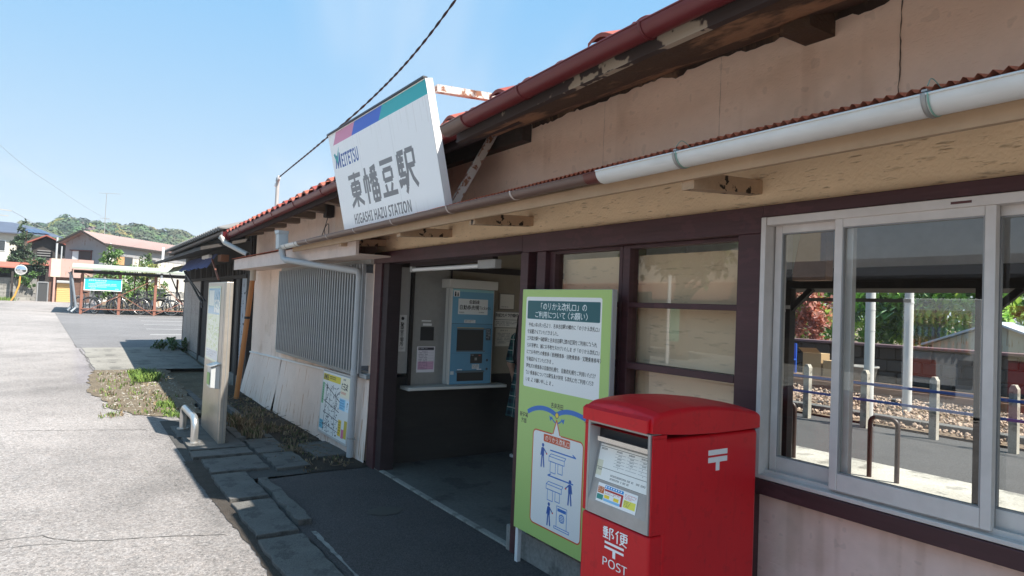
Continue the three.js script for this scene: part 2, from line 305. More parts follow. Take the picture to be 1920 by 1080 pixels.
// ---------------------------------------------------------------- lettering drawn stroke by stroke (a..u is a grid of 20 by 20)
const GL = {
  東: 'bdtd kbku ehqh qhqn qnen eneh ekqk knhqbt knnqtt', 幡: 'ebeu bgbo bghg hgho skd scld ncnk jgtg ngjk ngtk ldme rdqf ltll lltl tltt ttlt lptp plpt'.replace('skd ', ''),
  豆: 'ccsc fgpg pgpl plfl flfg gnhr onmr bsts', 駅: 'cbcl cbjb ceie chih cljl jljpis fbfl bncr dneq fngq hniq lbtb tbti tili lblkjr jrhu niqous',
  郵: 'icbd fdfs afjf cfcp hfhp ajkj bojo asks mcmu mcsc scpi pjtm tmspqp', 便: 'fbah dgdu hcuc jftf jfjn tftn jntn jjtj ocoo oolrhu jolrtu',
  改: 'cdid idij cjij cjcr crjp mbjh lfuf rfnoiu lgpotu', 札: 'bgjg fbfu fgbo fiin mbmr mrottt ttto', 口: 'dfrf rfrs rsds dsdf',
  利: 'jcbe bhkh fdfu fhbo fiin ndno scst stqt', 用: 'dddnbu ddrd rdrt rtot diri dnrn kdku', 願: 'bckc bcbmau dfjf dfdm jfjm djjj dmjm gmgu dpcs ipks gdfe lcuc pcof mftf tftp tpmp mpmf mjtj mmtm oplu rptu',
  名: 'jbck idrd rdllcr hmrm rmrt rtht hthm ghkk', 鉄: 'fbah fbkh chih blkl fhft dpcr hpir asls ncli lguf knun qbqn qnku qnuu', 線: 'fbbg jedl ckjk flfu cnbs inks pbod mdtd tdtk tkmk mkmd mhth qkqs qsos mnpn pnks tmrotu',
  自: 'kbid edqd edet qdqt ejqj eoqo etqt', 動: 'jbcd bflf ghgs dhjh dhdn jhjn dnjn dkjk cqkq atlr mgtg tgts tsrt pbpmlu', 券: 'fchf ocnf dgqg bktk kbkg jhbq mkuq gono nons nsls jogu', 売: 'cese kbki fiqi bltl blbn tltn hnhqcu nnns nstt',
  機: 'afhf ebeu efbm ehhm lbjg jgmg mgjl rbpg pgsg sgpl iltl oboq oqtu inlnju snpu', 警: 'bdjd dbdf hbhf cgig igik ikgk dihi ncmj mftf rfmk nfuk bmtm eoqo eqqq fsps fsfu psqu fups',
  察: 'kbkd bdbg bdtd tdtg ifem gijk mfsf sfml ejqj bmtm kmku gpes oprs', 官: 'kbkd bdbg bdtd tdtg fgpg pgpk pkfk fgfu fnqn qnqt qtft', 立: 'kbke cfsf gihq ojms btut',
  寄: 'kbkd bdbg bdtd tdtg egqg kfgk lhpk blul gnmn mnmr mrgr grgn qlqt qtot', 所: 'bckc cfjf jfjk jkck cfcnau scmd mdmnju mjuj qjqu', 防: 'bcbu bcgc gcei eihl hlgo gofo obod jfuf nfnkit mktk tkrt rtpt',
  犯: 'hcbh ceglgt gtdt gkbr kdsd sdsj sjqj kdkr kros ostt ttto', 作: 'fbah dgdu lbhj jfuf nfnu njtj nnsn', 中: 'kbku cfsf sfsn sncn cncf', 吉: 'kbkj cese ejqj emqm qmqt qtet etem', 良: 'kbkd eeqe qeqm qmem eeet eiqi etkq jmts qnmp',
  田: 'cdsd sdst stct ctcd clsl kdkt', 新: 'fbfd bdjd dfeh hfgh ahkh bljl fhfu flaq gmjp scmd mdmnju mjuj qjqu', 安: 'kbkd bdbg bdtd tdtg kgfn fnor pjmpdu bktk', 城: 'bgig fbfp bqjo jgtg jgjnhu ombp obpmtu tutp jlnl nlnq tjnt rcte', 方: 'kbkd bftf hfhkcu gkpk pkps psms', 面: 'bdtd kdig chsh shst stct ctch hhht mhmt hlml hpmp',
  平: 'cese gfih ofmh blul keku', 成: 'cfsf cfcnbu ckhk hkhq lbmmtu tutq qjkt', 年: 'gbbh fese eksk ekep bpup keku', 月: 'fcflcu fcpc pcpt ptnt fhph fmpm', 日: 'ecpc pcpt ptet etec ekpk', 構: 'afhf ebeu efbm ehhm jdtd mbmh qbqh jftf ihuh okou jkjs jksk skss jnsn hqup', 内: 'dfdu dfrf rfrt rtpt kbjl jlgo kjnn',
  設: 'cccd bdhd cghg cjhj cmhm hmht htct ctcm mcmhjk mcrc rcrh rhtg kmsm smjt lnsu', 置: 'cbsb sbsf sfcf cfcb ibif nbnf cisi kgkj ejpj pjpr pret retej elpl enpn bttt btbl'.replace('pret retej', 'prer erej'), 三: 'dese fkpk bstr', 河: 'cbee agci bsem gdud sdst stqt hhnh nhnn nnhn hnhh', 鳥: 'kbid edqd qdqj edeo ejqj egqg eotom'.replace('eotom', 'eoto') + ' tost stqt bqcs gqgt kqks nqns', 羽: 'bdid idit itgt dgfj dlgn ldsd sdst stqt ngpj nlqn',
  蒲: 'bete fbfg obog cidj bldm bsdo gjuj hmtm hmht tmtt hpsp nhnu rhsi', 郡: 'cchc hchi bfkf cihi gbbo dmhm hmht htdt dtdm mcmu mcsc scpi pjtm tmsp spqp', 以: 'ccdp dphm hehg rbrj rjlu osuu', 遠: 'cbed bhdh dhdq asus kbkf gdtd gfuf hhsh shsl slhl hlhh nlhr nlrp', 区: 'bcsc bcbt btst ffno odes', 間: 'bbib ibih ihbh bbbu mbtb tbtt ttrt mbmh mhth gkok okor orgr grgk gnon', 客: 'kbkd bdbf bdtd tdtf hffk hhoh ohgn jkrn gnon onot otgt gtgn', 様: 'afhf ebeu efbm ehhm kbme rbpd jeue kgsg ijuj oeou ilmm njju',
  誠: 'cccd bdhd cghg cjhj cmhm hmht htct ctcm jftf jfjnhu jknk nknr obpmtu tutp tjnt rcte', 手: 'qbdd dhqh blul kckt ktht', 数: 'bdkd fbfj ccde fgbj fgjj blkl glcr dpju mbjh lfuf rfnoju lgpotu', 持: 'afhf ebes escs anhl kdtd obog jgug jktk qkqt qtot lnmp', 乗: 'pbed bgtg blul gegn oeon kcku knbt kmtt', 車: 'cese egqg qgqn qnen eneg ekqk brur kbku', 普: 'gbie obme dese ifij mfmj bjtj flpl plpt ptft ftfl fppp', 通: 'cbed bhdh dhdq asus hctc tcng hgtg hghp tgtp hjtj hmtm ogop',
  回: 'cdsd sdst stct ctcd hioi oioo ooho hohi', 定: 'kbkd bdbg bdtd tdtg eipi kiks koqo fmfqcu flkstt', 期: 'adkd cbco jbjo chjh ckjk aolo dpbs ipks mcsc mcmnku scst stqt mgsg mksk', 等: 'ebbf dehe nblf meue cisi kgkm bmum ioqo norot'.replace('norot', 'qorq') + ' nont', 確: 'bdkd gdbn dkik ikir irdr drdk nbkj lfuf mhmu qfqt lktk lntn mtut', 認: 'cccd bdhd cghg cjhj cmhm hmht htct ctcm lctc tctj tjrj qcml lnls lsts ttso omqp', 磁: 'bdkd gdbn dkik ikir irdr mbne rbpe kfuf njkn mgkk kkmp rgpk pkrp', 気: 'fbch eeqe ehpg bkpk pkqt qttq ensu mlds', 式: 'bfsf cllk gkgr bslq nbnk nktt ttts qcse', 係: 'fbah dgdu qbid mejh jhpj pjim okou lnkr qnsr', 員: 'gbnb nbnf nfgf gfgb fhph phpq pqfq fqfh fkpk fnpn hqct nqst', 拝: 'afhf ebes escs anhl kdtd kgsg jkuk hoto ocou', 見: 'fcpc pcpm pmfm fmfc ffpf fjpj hmhqcu nmns nstt', 申: 'eepe pepo poeo eoee ejpj kbku', 上: 'kbks kjqj btut',
  の: 'lejmgrdoeijeoesjrpms', り: 'fcfkgm ocolmqiu', か: 'chmhnkmrjs icgkcs qftk', え: 'hcmd eipidt jnmonsts', ご: 'efof dnfrqr qdre tcud', に: 'ecdkes jfsf imkrtr', つ: 'bhkfqgslqpis', い: 'edenhsjp pfsjsn', て: 'cere rejjjomsqs', お: 'cgmg hbhpfsdqeonlrmrqps odrg', 'よ': 'kbkphscrdoipqt kgqf', を: 'dfpe hbdkhijkjp rhiohsqt', さ: 'dgpf iboldmfrnr', せ: 'bist obon gdgqirqr', た: 'cgkf gcbs lkrk kqlrss', だ: 'cgkf gcbs lkrk kqlrss qdre tcud', き: 'dfpe dkqj hbon dpfsor', ま: 'dfqf ekpk kbkqgsdqhokppt', し: 'fbfphsnsrn', ち: 'cepf gcfljjokqoosht', と: 'gchj qgglenfrqs', も: 'hcgpjsosqo chmh clml', く: 'ncfkns', け: 'ecdlet jgsg obolls', る: 'edodflklqoqrmthsjq', れ: 'fbfu bgigbp hkmfomotts', ら: 'gbjd geflkjpkrokt', は: 'ecdkes jgsg ncnoksiqmotr', な: 'cflf hbch pfri njnpksiqmoss', で: 'cere rejjjomsqs qlrm tkul', が: 'chmhnkmrjs icgkcs pftk rctd', ぎ: 'dfpe dkqj hbon dpfsor rcsd',  '、': 'bqes', '。': 'cqfq fqft ftct ctcq', '・': 'jkkl', '〜': 'blfiminltj', '「': 'osos ncsc ncnn', '」': 'hghs hscs', '(': 'qbljlnqt', ')': 'ebjjjnet',
  カ: 'dgqg qgps psms jbjhcs', メ: 'ocbs fgqo', ラ: 'edpd chrh rhqmhs', '〒': 'desd djsj kjku', ん: 'kccs csglilkrnrrm',
};
function glyph(x, ch, px, py, w, h) {
  x.beginPath();
  for (const s of GL[ch].split(' ')) for (let i = 0; i + 1 < s.length; i += 2) {
    const a = px + (s.charCodeAt(i) - 97) / 20 * w, b = py + (s.charCodeAt(i + 1) - 97) / 20 * h;
    if (i) x.lineTo(a, b); else x.moveTo(a, b);
  }
  x.stroke();
}
function say(x, str, px, py, size, o = {}) {           // top-left corner at px, py
  const { weight = 0.09, aspect = 1, step = 1.04, down = false, color } = o;
  if (color) x.fillStyle = x.strokeStyle = color;
  x.lineWidth = size * weight; x.lineCap = o.cap ?? 'round'; x.lineJoin = 'round';
  let u = px, v = py;
  for (const ch of str) {
    const w = size * aspect;
    if (GL[ch]) { glyph(x, ch, u, v, w, size); if (down) v += size * step; else u += w * step; } else if (ch === ' ') { if (down) v += size * 0.5; else u += w * 0.5; } else {
      x.font = (weight > 0.1 ? 'bold ' : '') + Math.round(size * 0.95) + 'px sans-serif'; x.textAlign = 'left'; x.textBaseline = 'alphabetic';
      x.save(); x.translate(u, v + size * 0.9); x.scale(aspect, 1); x.fillText(ch, 0, 0); const cw = x.measureText(ch).width * aspect; x.restore();
      if (down) v += size * step; else u += cw + size * 0.03;
    }
  }
  return u;
}
function canvas(w, h, draw) {
  const c = document.createElement('canvas'); c.width = w; c.height = h;
  const x = c.getContext('2d'); draw(x, w, h);
  const t = new THREE.CanvasTexture(c); t.colorSpace = THREE.SRGBColorSpace; t.anisotropy = 8; t.generateMipmaps = true; t.minFilter = THREE.LinearMipmapLinearFilter; t.magFilter = THREE.LinearFilter;
  return t;
}
function latin(x, s, px, py, w, h, font, color) {      // text fitted into a box whose baseline is py + h
  x.save(); x.font = font + ' ' + Math.round(h * 1.37) + 'px sans-serif'; x.textBaseline = 'alphabetic'; x.textAlign = 'left'; x.fillStyle = color;
  const k = w / x.measureText(s).width; x.translate(px, py + h); x.scale(k, 1); x.fillText(s, 0, 0); x.restore();
}
function rr(x, a, b, w, h, r) { x.beginPath(); x.moveTo(a + r, b); x.arcTo(a + w, b, a + w, b + h, r); x.arcTo(a + w, b + h, a, b + h, r); x.arcTo(a, b + h, a, b, r); x.arcTo(a, b, a + w, b, r); x.closePath(); }
function scrawl(x, a, b, w, h, rows, seed, color, fill = 0.75) {  // small print that the photograph does not resolve
  const r = rng(seed); x.fillStyle = color;
  for (let i = 0; i < rows; i++) { let u = a; const lh = h / rows, end = a + w * (i === rows - 1 ? 0.6 : 0.8 + 0.2 * r()); while (u < end) { const cw = lh * (0.3 + 0.3 * r()); if (r() < fill) { x.fillRect(u, b + i * lh + lh * 0.15, cw * 0.8, lh * 0.12); x.fillRect(u + cw * 0.3 * r(), b + i * lh + lh * 0.2, lh * 0.1, lh * 0.5); x.fillRect(u, b + i * lh + lh * 0.5, cw * 0.7, lh * 0.1); } u += cw; } }
}
const print = (name, tex, o = {}) => { const m = new THREE.MeshStandardMaterial({ map: tex, roughness: o.r ?? 0.55, side: THREE.DoubleSide, transparent: !!o.alpha, ...(o.extra ?? {}) }); m.name = name; return m; };

// ---------------------------------------------------------------- the ground
const gy = (x) => (x > -9 ? 0 : -0.0245 * (Math.max(x, -62) + 9));
function sheet(x0, x1, z0, z1, lift, nx, nz, col, edge) {   // follows the slope of the ground; edge(x) can move the z1 side
  const g = new THREE.PlaneGeometry(1, 1, nx, nz), p = g.attributes.position, uv = g.attributes.uv, c = new Float32Array(p.count * 3);
  for (let i = 0; i < p.count; i++) {
    const u = uv.getX(i), v = uv.getY(i), x = lerp(x0, x1, u), z = lerp(z0, edge ? edge(x) : z1, v);
    p.setXYZ(i, x, gy(x) + lift, z); uv.setXY(i, x, z);
    const k = col ? col(x, z) : 1; c.set(Array.isArray(k) ? k : [k, k, k], i * 3);
  }
  g.setAttribute('color', new THREE.BufferAttribute(c, 3));
  const q = g.toNonIndexed(); flip(q, true); return q;
}
function patch(pts, lift, uvk = 1) {                        // a flat polygon in (x, z) laid on the ground
  const s = new THREE.Shape(pts.map((p) => new THREE.Vector2(p[0], p[1]))), g = new THREE.ShapeGeometry(s).toNonIndexed(), p = g.attributes.position;
  for (let i = 0; i < p.count; i++) { const x = p.getX(i), z = p.getY(i); p.setXYZ(i, x, gy(x) + lift, z); g.attributes.uv.setXY(i, x * uvk, z * uvk); }
  g.computeVertexNormals();
  if (g.attributes.normal.getY(0) < 0) flip(g, true);
  return g;
}
function ragged(pts, step, amp, seed) {                     // breaks the straight edges of an outline
  const r = rng(seed), out = [];
  pts.forEach((a, i) => { const b = pts[(i + 1) % pts.length], L = Math.hypot(b[0] - a[0], b[1] - a[1]), n = Math.max(1, Math.round(L / step)); for (let k = 0; k < n; k++) { const t = k / n; out.push([lerp(a[0], b[0], t) + (k ? (r() - 0.5) * amp : 0), lerp(a[1], b[1], t) + (k ? (r() - 0.5) * amp : 0)]); } });
  return out;
}
const wn = (x, z, f, s) => vn(x * f + 500, z * f + 500, 4096, 4096, s);
const mGround = M('dry_ground', [0.20, 0.17, 0.12], { r: 1, map: T.soil, s: 2.3 });
{
  const g = new THREE.PlaneGeometry(1, 1, 90, 60), p = g.attributes.position, uv = g.attributes.uv;
  for (let i = 0; i < p.count; i++) {
    const a = uv.getX(i) * 2 - 1, b = uv.getY(i) * 2 - 1, x = -20 + Math.sign(a) * Math.pow(Math.abs(a), 3) * 1400, z = Math.sign(b) * Math.pow(Math.abs(b), 3) * 1400;
    const q = Math.max(0, -x - 62) * 0.02;
    p.setXYZ(i, x, gy(x) - 0.06 + Math.min(q, 3), z); uv.setXY(i, x, z);
  }
  struct('ground', flip(g.toNonIndexed(), true), mGround);
}
const mRoad = M('worn_asphalt', [0.41, 0.385, 0.375], { r: 0.93, map: T.asphalt, s: 2.05, b: T.asphaltB, sb: 0.62, bs: 0.005, vertexColors: true });
const mLot = M('car_park_asphalt', [0.27, 0.262, 0.265], { r: 0.93, map: T.asphalt, s: 1.7, vertexColors: true });
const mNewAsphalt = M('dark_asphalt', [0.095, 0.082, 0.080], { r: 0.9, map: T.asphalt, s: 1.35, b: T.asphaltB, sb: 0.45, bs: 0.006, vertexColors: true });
const roadCol = (x, z) => {
  const n = wn(x, z, 0.35, 301), m = wn(x, z, 1.6, 302), st = sstep(wn(x, z, 0.9, 306) * 0.6 + wn(x, z, 3.1, 307) * 0.4, 0.60, 0.74), gr = 0.22 * sstep(1.75 - z + 0.25 * (m - 0.5), 0, 0.45) * (x > -9 ? 1 : 0), k = 0.89 + 0.22 * (n - 0.5) + 0.16 * (m - 0.5) - 0.13 * st - gr, path = 0.06 * Math.sin(z * 1.9 + n * 2);
  const far = sstep(-x, 8, 30) * 0.10, joint = z < 2.3 && x < -12 ? -0.05 : 0;
  return [k + path + far + joint, (k + path + far + joint) * 0.99, (k + path + far) * 0.975];
};
const road = struct('road', sheet(-62, 12, 1.20, 9.5, 0, 240, 60, roadCol), mRoad);
const mCrack = M('crack', [0.10, 0.092, 0.085], { r: 1 });
function crack(pts, w, seed, lift = 0.0035) {
  const r = rng(seed), P = []; let off = 0;
  for (let i = 0; i + 1 < pts.length; i++) { const n = Math.max(2, Math.round(Math.hypot(pts[i + 1][0] - pts[i][0], pts[i + 1][1] - pts[i][1]) / 0.05)); for (let k = 0; k < n; k++) { off = off * 0.7 + (r() - 0.5) * 0.02; const t = k / n, dx = pts[i + 1][0] - pts[i][0], dz = pts[i + 1][1] - pts[i][1], L = Math.hypot(dx, dz); P.push([lerp(pts[i][0], pts[i + 1][0], t) - dz / L * off, lerp(pts[i][1], pts[i + 1][1], t) + dx / L * off]); } }
  const g = [];
  for (let i = 0; i + 1 < P.length; i++) {
    const [ax, az] = P[i], [bx, bz] = P[i + 1], L = Math.hypot(bx - ax, bz - az) || 1, nx = -(bz - az) / L, nz = (bx - ax) / L, w0 = w * (0.3 + 0.7 * hash(i, seed, 1)), w1 = w * (0.3 + 0.7 * hash(i + 1, seed, 1));
    g.push(quad(V(ax - nx * w0, gy(ax) + lift, az - nz * w0), V(bx - nx * w1, gy(bx) + lift, bz - nz * w1), V(bx + nx * w1, gy(bx) + lift, bz + nz * w1), V(ax + nx * w0, gy(ax) + lift, az + nz * w0)));
  }
  return g;
}
part(road, 'crack', crack([[-8.62, 3.3], [-8.56, 2.89], [-8.3, 2.1], [-8.1, 1.55]], 0.008, 5), mCrack);
part(road, 'crack', [...crack([[-4.9, 3.1], [-4.86, 2.62], [-4.85, 2.42], [-4.65, 2.25], [-4.51, 1.79], [-4.38, 1.41]], 0.005, 8), ...crack([[-4.72, 2.7], [-4.71, 2.45], [-4.63, 2.24]], 0.004, 9)], mCrack);
part(road, 'crack', crack([[-17.45, 2.2], [-21, 2.3], [-29, 2.72]], 0.03, 15), mCrack);
part(road, 'crack', crack([[-13.4, 1.98], [-15.3, 2.05], [-17.2, 2.16]], 0.02, 25), mCrack);
// paving on the near side of the far car park, and its white lines
const lot = struct('parking_lot', sheet(-31.2, -17.4, -3.0, 2.2, 0.006, 40, 20, (x, z) => 0.9 + 0.2 * (wn(x, z, 0.8, 305) - 0.5), (x) => 2.2 + (-17.4 - x) * 0.05), mLot);
const mLine = M('white_road_paint', [0.55, 0.55, 0.535], { r: 0.8, map: T.mottle, s: 0.5 });
for (const [x, z1] of [[-29.4, 0.16], [-27.3, 0.22], [-25.3, 0.29], [-23.3, 0.38], [-21.15, 0.45]]) part(lot, 'parking_line', patch([[x - 0.045, -2.6], [x + 0.045, -2.6], [x + 0.045, z1], [x - 0.045, z1]], 0.012), mLine);
// forecourt in front of the entrance: fresh dark asphalt
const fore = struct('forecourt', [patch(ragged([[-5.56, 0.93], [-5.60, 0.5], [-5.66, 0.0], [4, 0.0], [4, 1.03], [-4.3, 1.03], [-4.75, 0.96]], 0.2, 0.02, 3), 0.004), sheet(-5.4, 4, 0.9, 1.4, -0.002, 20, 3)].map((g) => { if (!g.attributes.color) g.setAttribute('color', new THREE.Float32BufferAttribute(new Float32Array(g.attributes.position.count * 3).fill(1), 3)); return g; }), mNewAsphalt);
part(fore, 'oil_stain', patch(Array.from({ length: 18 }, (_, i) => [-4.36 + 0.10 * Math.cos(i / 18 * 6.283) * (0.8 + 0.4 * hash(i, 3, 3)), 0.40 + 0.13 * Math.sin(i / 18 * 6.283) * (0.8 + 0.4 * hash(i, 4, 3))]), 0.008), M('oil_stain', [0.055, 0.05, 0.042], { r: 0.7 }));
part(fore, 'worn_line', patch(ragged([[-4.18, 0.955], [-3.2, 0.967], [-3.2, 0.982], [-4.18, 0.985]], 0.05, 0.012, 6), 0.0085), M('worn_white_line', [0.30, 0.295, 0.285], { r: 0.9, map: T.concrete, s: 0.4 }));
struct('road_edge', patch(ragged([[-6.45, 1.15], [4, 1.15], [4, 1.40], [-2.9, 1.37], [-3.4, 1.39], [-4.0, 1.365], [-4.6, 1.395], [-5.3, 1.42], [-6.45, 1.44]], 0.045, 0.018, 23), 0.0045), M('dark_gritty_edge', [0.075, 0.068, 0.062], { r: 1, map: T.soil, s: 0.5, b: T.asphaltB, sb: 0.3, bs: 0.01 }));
// rough kerb stones and drain covers beside the road
{
  const r = rng(77);
  const stone = (x0, x1, z0, z1, top, j = 0.012) => { const a = ragged([[x0 + 0.012, z0], [x1 - 0.012, z0 + (r() - 0.5) * 0.02], [x1 - 0.012, z1], [x0 + 0.012, z1 + (r() - 0.5) * 0.02]], 0.09, j * 1.6, Math.round(r() * 1e6)); return prism(a, -0.09, top, 'y', 0.006); };
  for (const [x0, x1] of [[-5.80, -5.03], [-4.97, -4.20], [-4.15, -3.38], [-3.33, -2.56], [-2.5, -1.7], [-1.65, -0.9]]) part(fore, 'drain_cover', stone(x0, x1, 1.05, 1.315, 0.026 + r() * 0.012), mSlab);
  for (const [x0, x1] of [[-5.50, -4.32]]) part(fore, 'kerb_stone', stone(x0, x1, 0.945, 1.025, 0.045, 0.02), mSlab);
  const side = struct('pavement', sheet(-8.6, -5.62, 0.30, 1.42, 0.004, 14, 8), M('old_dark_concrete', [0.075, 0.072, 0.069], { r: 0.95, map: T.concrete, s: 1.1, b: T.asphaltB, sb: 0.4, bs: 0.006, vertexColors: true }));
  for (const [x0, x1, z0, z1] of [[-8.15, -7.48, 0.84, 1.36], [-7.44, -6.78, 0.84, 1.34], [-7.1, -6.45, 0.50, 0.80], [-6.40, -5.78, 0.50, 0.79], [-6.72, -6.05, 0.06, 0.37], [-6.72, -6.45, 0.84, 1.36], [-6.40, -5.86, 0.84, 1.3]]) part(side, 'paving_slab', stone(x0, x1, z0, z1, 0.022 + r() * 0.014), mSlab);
  // open drain along the wall and the earth beside it
  part(side, 'drain_wall', [B(-11, -7.12, -0.02, 0.045, 0.78, 0.86), B(-11, -7.12, -0.02, 0.03, 0.50, 0.57)], mSlab);
}
struct('earth', sheet(-11.2, -5.60, -0.06, 0.56, 0.010, 60, 8, (x, z) => 0.8 + 0.5 * (wn(x, z, 4, 310) - 0.5)), M('earth_bed', [0.085, 0.068, 0.05], { r: 1, map: T.soil, s: 0.7, b: T.fine, sb: 0.3, bs: 0.02, vertexColors: true }));
const mGravel = M('gravelly_ground', [0.36, 0.325, 0.26], { r: 1, map: T.soil, s: 0.55, b: T.asphaltB, sb: 0.25, bs: 0.02 });
struct('gravel', patch(ragged([[-13.4, 1.98], [-12.2, 2.06], [-11.0, 2.10], [-10.6, 2.0], [-10.2, 1.93], [-9.62, 1.86], [-9.11, 1.66], [-8.9, 1.35], [-9.0, 0.88], [-13.4, 0.85]], 0.12, 0.09, 12), 0.009), mGravel);
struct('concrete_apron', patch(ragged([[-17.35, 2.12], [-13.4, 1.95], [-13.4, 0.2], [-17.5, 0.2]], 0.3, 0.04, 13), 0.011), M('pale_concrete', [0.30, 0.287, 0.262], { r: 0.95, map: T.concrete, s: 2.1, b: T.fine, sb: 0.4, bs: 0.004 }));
{ // loose stones in the gravel
  const r = rng(5), base = new THREE.IcosahedronGeometry(1, 0), list = [];
  for (let i = 0; i < 700; i++) { const x = -13.3 + 4.3 * r(), z = 0.9 + 1.05 * r(), s = 0.004 + 0.014 * r() * r(); list.push(base.clone().scale(s * (0.8 + r()), s * 0.6, s * (0.8 + r())).rotateY(r() * 6).translate(x, gy(x) + 0.011, z)); }
  stuff('pebbles', list, M('pale_stone', [0.34, 0.315, 0.27], { r: 0.9 }), 'loose pale stones scattered over the weedy gravel patch', 'pebbles');
}
// floor of the entrance hall and of the waiting room
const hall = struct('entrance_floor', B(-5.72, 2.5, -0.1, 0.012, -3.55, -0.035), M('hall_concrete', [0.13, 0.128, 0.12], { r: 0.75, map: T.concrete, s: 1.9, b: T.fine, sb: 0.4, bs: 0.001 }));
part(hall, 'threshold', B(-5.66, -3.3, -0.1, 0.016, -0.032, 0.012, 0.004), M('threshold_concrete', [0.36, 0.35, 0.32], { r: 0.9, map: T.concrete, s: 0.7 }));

// ---------------------------------------------------------------- station building
const st = thing('station_building', 'old single-storey station with cream walls, maroon timber frame and red gutters', 'building', [-4, 0, -1.7]);
const X0 = -10.62, X1 = 2.6, ZB = -3.5;
// walls: upper stucco, the band under the canopy, below the windows
part(st, 'wall', [B(-6.95, X1, 2.13, 2.78, -0.12, 0)], mStuccoUp);
part(st, 'wall', [B(-5.72, X1, 1.956, 2.128, -0.12, 0.004)], mStuccoMid);
part(st, 'wall', [B(-1.62, X1, 0.02, 0.807, -0.12, 0.0), B(-3.30, -1.622, 0.16, 0.807, -0.12, 0.0)], mStuccoLow);
part(st, 'plinth', B(-3.36, -1.55, 0, 0.158, -0.11, 0.03, 0.008), mConcrete);
part(st, 'wall', [B(X0, -8.86, 0.62, 2.78, -0.12, 0), B(-8.86, -5.72, 1.87, 2.128, -0.12, 0), B(-8.86, -6.95, 2.128, 2.78, -0.12, 0), B(-8.86, -5.72, 0.62, 0.83, -0.12, 0), B(-5.80, -5.72, 0.83, 1.87, -0.12, 0), B(X0, -5.72, 0, 0.62, -0.12, -0.01)], mStuccoLeft);
for (const x of [X0, X1 - 0.12]) part(st, 'side_wall', B(x, x + 0.12, 0, 2.78, ZB, -0.122), mStuccoLeft);
{ // long thin cracks in the plaster
  const ck = (pts, w) => { const g = []; for (let i = 0; i + 1 < pts.length; i++) { const [ax, ay] = pts[i], [bx, by] = pts[i + 1]; const w0 = w * (0.5 + hash(i, 1, 9)), w1 = w * (0.5 + hash(i + 1, 1, 9)); g.push(quad(V(ax - w0, ay, 0.0022), V(ax + w0, ay, 0.0022), V(bx + w1, by, 0.0022), V(bx - w1, by, 0.0022))); } return g; };
  const r = rng(31), line = (x, y0, y1, w, amp) => { const p = []; let o = 0; for (let y = y0; y <= y1 + 1e-6; y += 0.02) { o = o * 0.8 + (r() - 0.5) * amp; p.push([x + o, y]); } return ck(p, w); };
  part(st, 'plaster_crack', line(-1.105, 2.20, 2.66, 0.0016, 0.006), M('plaster_crack', [0.10, 0.075, 0.06], { r: 1 }));
  for (const x of [-1.86, -2.62]) part(st, 'plaster_joint', line(x, 2.25, 2.66, 0.0007, 0.001), M('plaster_joint', [0.30, 0.23, 0.18], { r: 1 }));
}
// back wall: upper panelling, a dark beam and posts; open below towards the platform
part(st, 'back_wall', [B(X0, -5.60, 0, 2.78, ZB, ZB + 0.1), B(-5.6, -5.0, 0, 2.78, ZB, ZB + 0.1), B(-5.0, X1, 1.985, 2.45, ZB, ZB + 0.06)], M('blue_grey_board', [0.86, 0.88, 0.92], { r: 0.75, map: T.mottle, s: 1.7 }));
part(st, 'back_beam', [B(-5.0, X1, 1.86, 1.984, ZB - 0.06, ZB + 0.08), B(-5.0, X1, 1.80, 1.86, ZB - 0.02, ZB + 0.05)], mDarkWood);
part(st, 'platform_eave', [prism([[-3.56, 1.98], [-3.56, 1.92], [-4.30, 1.80], [-4.30, 1.86]], -10.6, X1, 'x')], M('eave_board', [0.10, 0.085, 0.075], { r: 0.9, map: T.wood, s: 0.9 }));
for (const x of [-5.0, -3.755, -2.1, -0.4, 1.2]) {
  const p = part(st, 'back_post', B(x - 0.045, x + 0.045, 0, 1.8, ZB - 0.045, ZB + 0.045), mDarkWood);
  part(p, 'brace', beam(V(x + 0.03, 1.6, ZB), V(x + 0.24, 1.80, ZB), 0.05, 0.05), mDarkWood);
}
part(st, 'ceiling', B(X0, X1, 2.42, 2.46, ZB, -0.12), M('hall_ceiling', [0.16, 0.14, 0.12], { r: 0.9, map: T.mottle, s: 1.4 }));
// the hall's inner wall, seen through the entrance
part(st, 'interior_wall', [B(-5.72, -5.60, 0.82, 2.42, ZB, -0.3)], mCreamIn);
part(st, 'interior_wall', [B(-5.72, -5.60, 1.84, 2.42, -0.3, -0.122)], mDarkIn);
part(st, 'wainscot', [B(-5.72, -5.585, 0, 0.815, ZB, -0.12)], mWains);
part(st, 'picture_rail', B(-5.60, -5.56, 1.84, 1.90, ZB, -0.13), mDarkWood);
// timber frame
part(st, 'header_beam', [B(-5.70, -3.30, 1.855, 1.9555, -0.10, 0.035, 0.004), B(-3.30, -1.604, 1.845, 1.9555, -0.10, 0.034, 0.004), B(-1.604, X1, 1.907, 1.9555, -0.10, 0.035, 0.004)], mMaroon);
part(st, 'post', [B(-5.68, -5.52, 0, 1.855, -0.09, 0.032, 0.004)], mMaroon);
part(st, 'post', [B(-5.518, -5.40, 0, 1.855, -0.115, 0.012, 0.004)], mMaroonDark);
part(st, 'post', [B(-3.315, -3.235, 0, 1.845, -0.10, 0.032, 0.004)], mMaroon);
part(st, 'post', [B(-3.16, -3.075, 0.0, 1.845, -0.10, 0.020, 0.004)], mMaroon);
part(st, 'post_infill', B(-3.235, -3.16, 0, 1.845, -0.09, -0.03), mMaroonDark);
part(st, 'post', [B(-1.722, -1.605, 0.0, 1.845, -0.10, 0.031, 0.004)], mMaroon);
part(st, 'sill', [B(-3.075, -1.722, 0.807, 0.868, -0.12, 0.045, 0.004)], mMaroon);
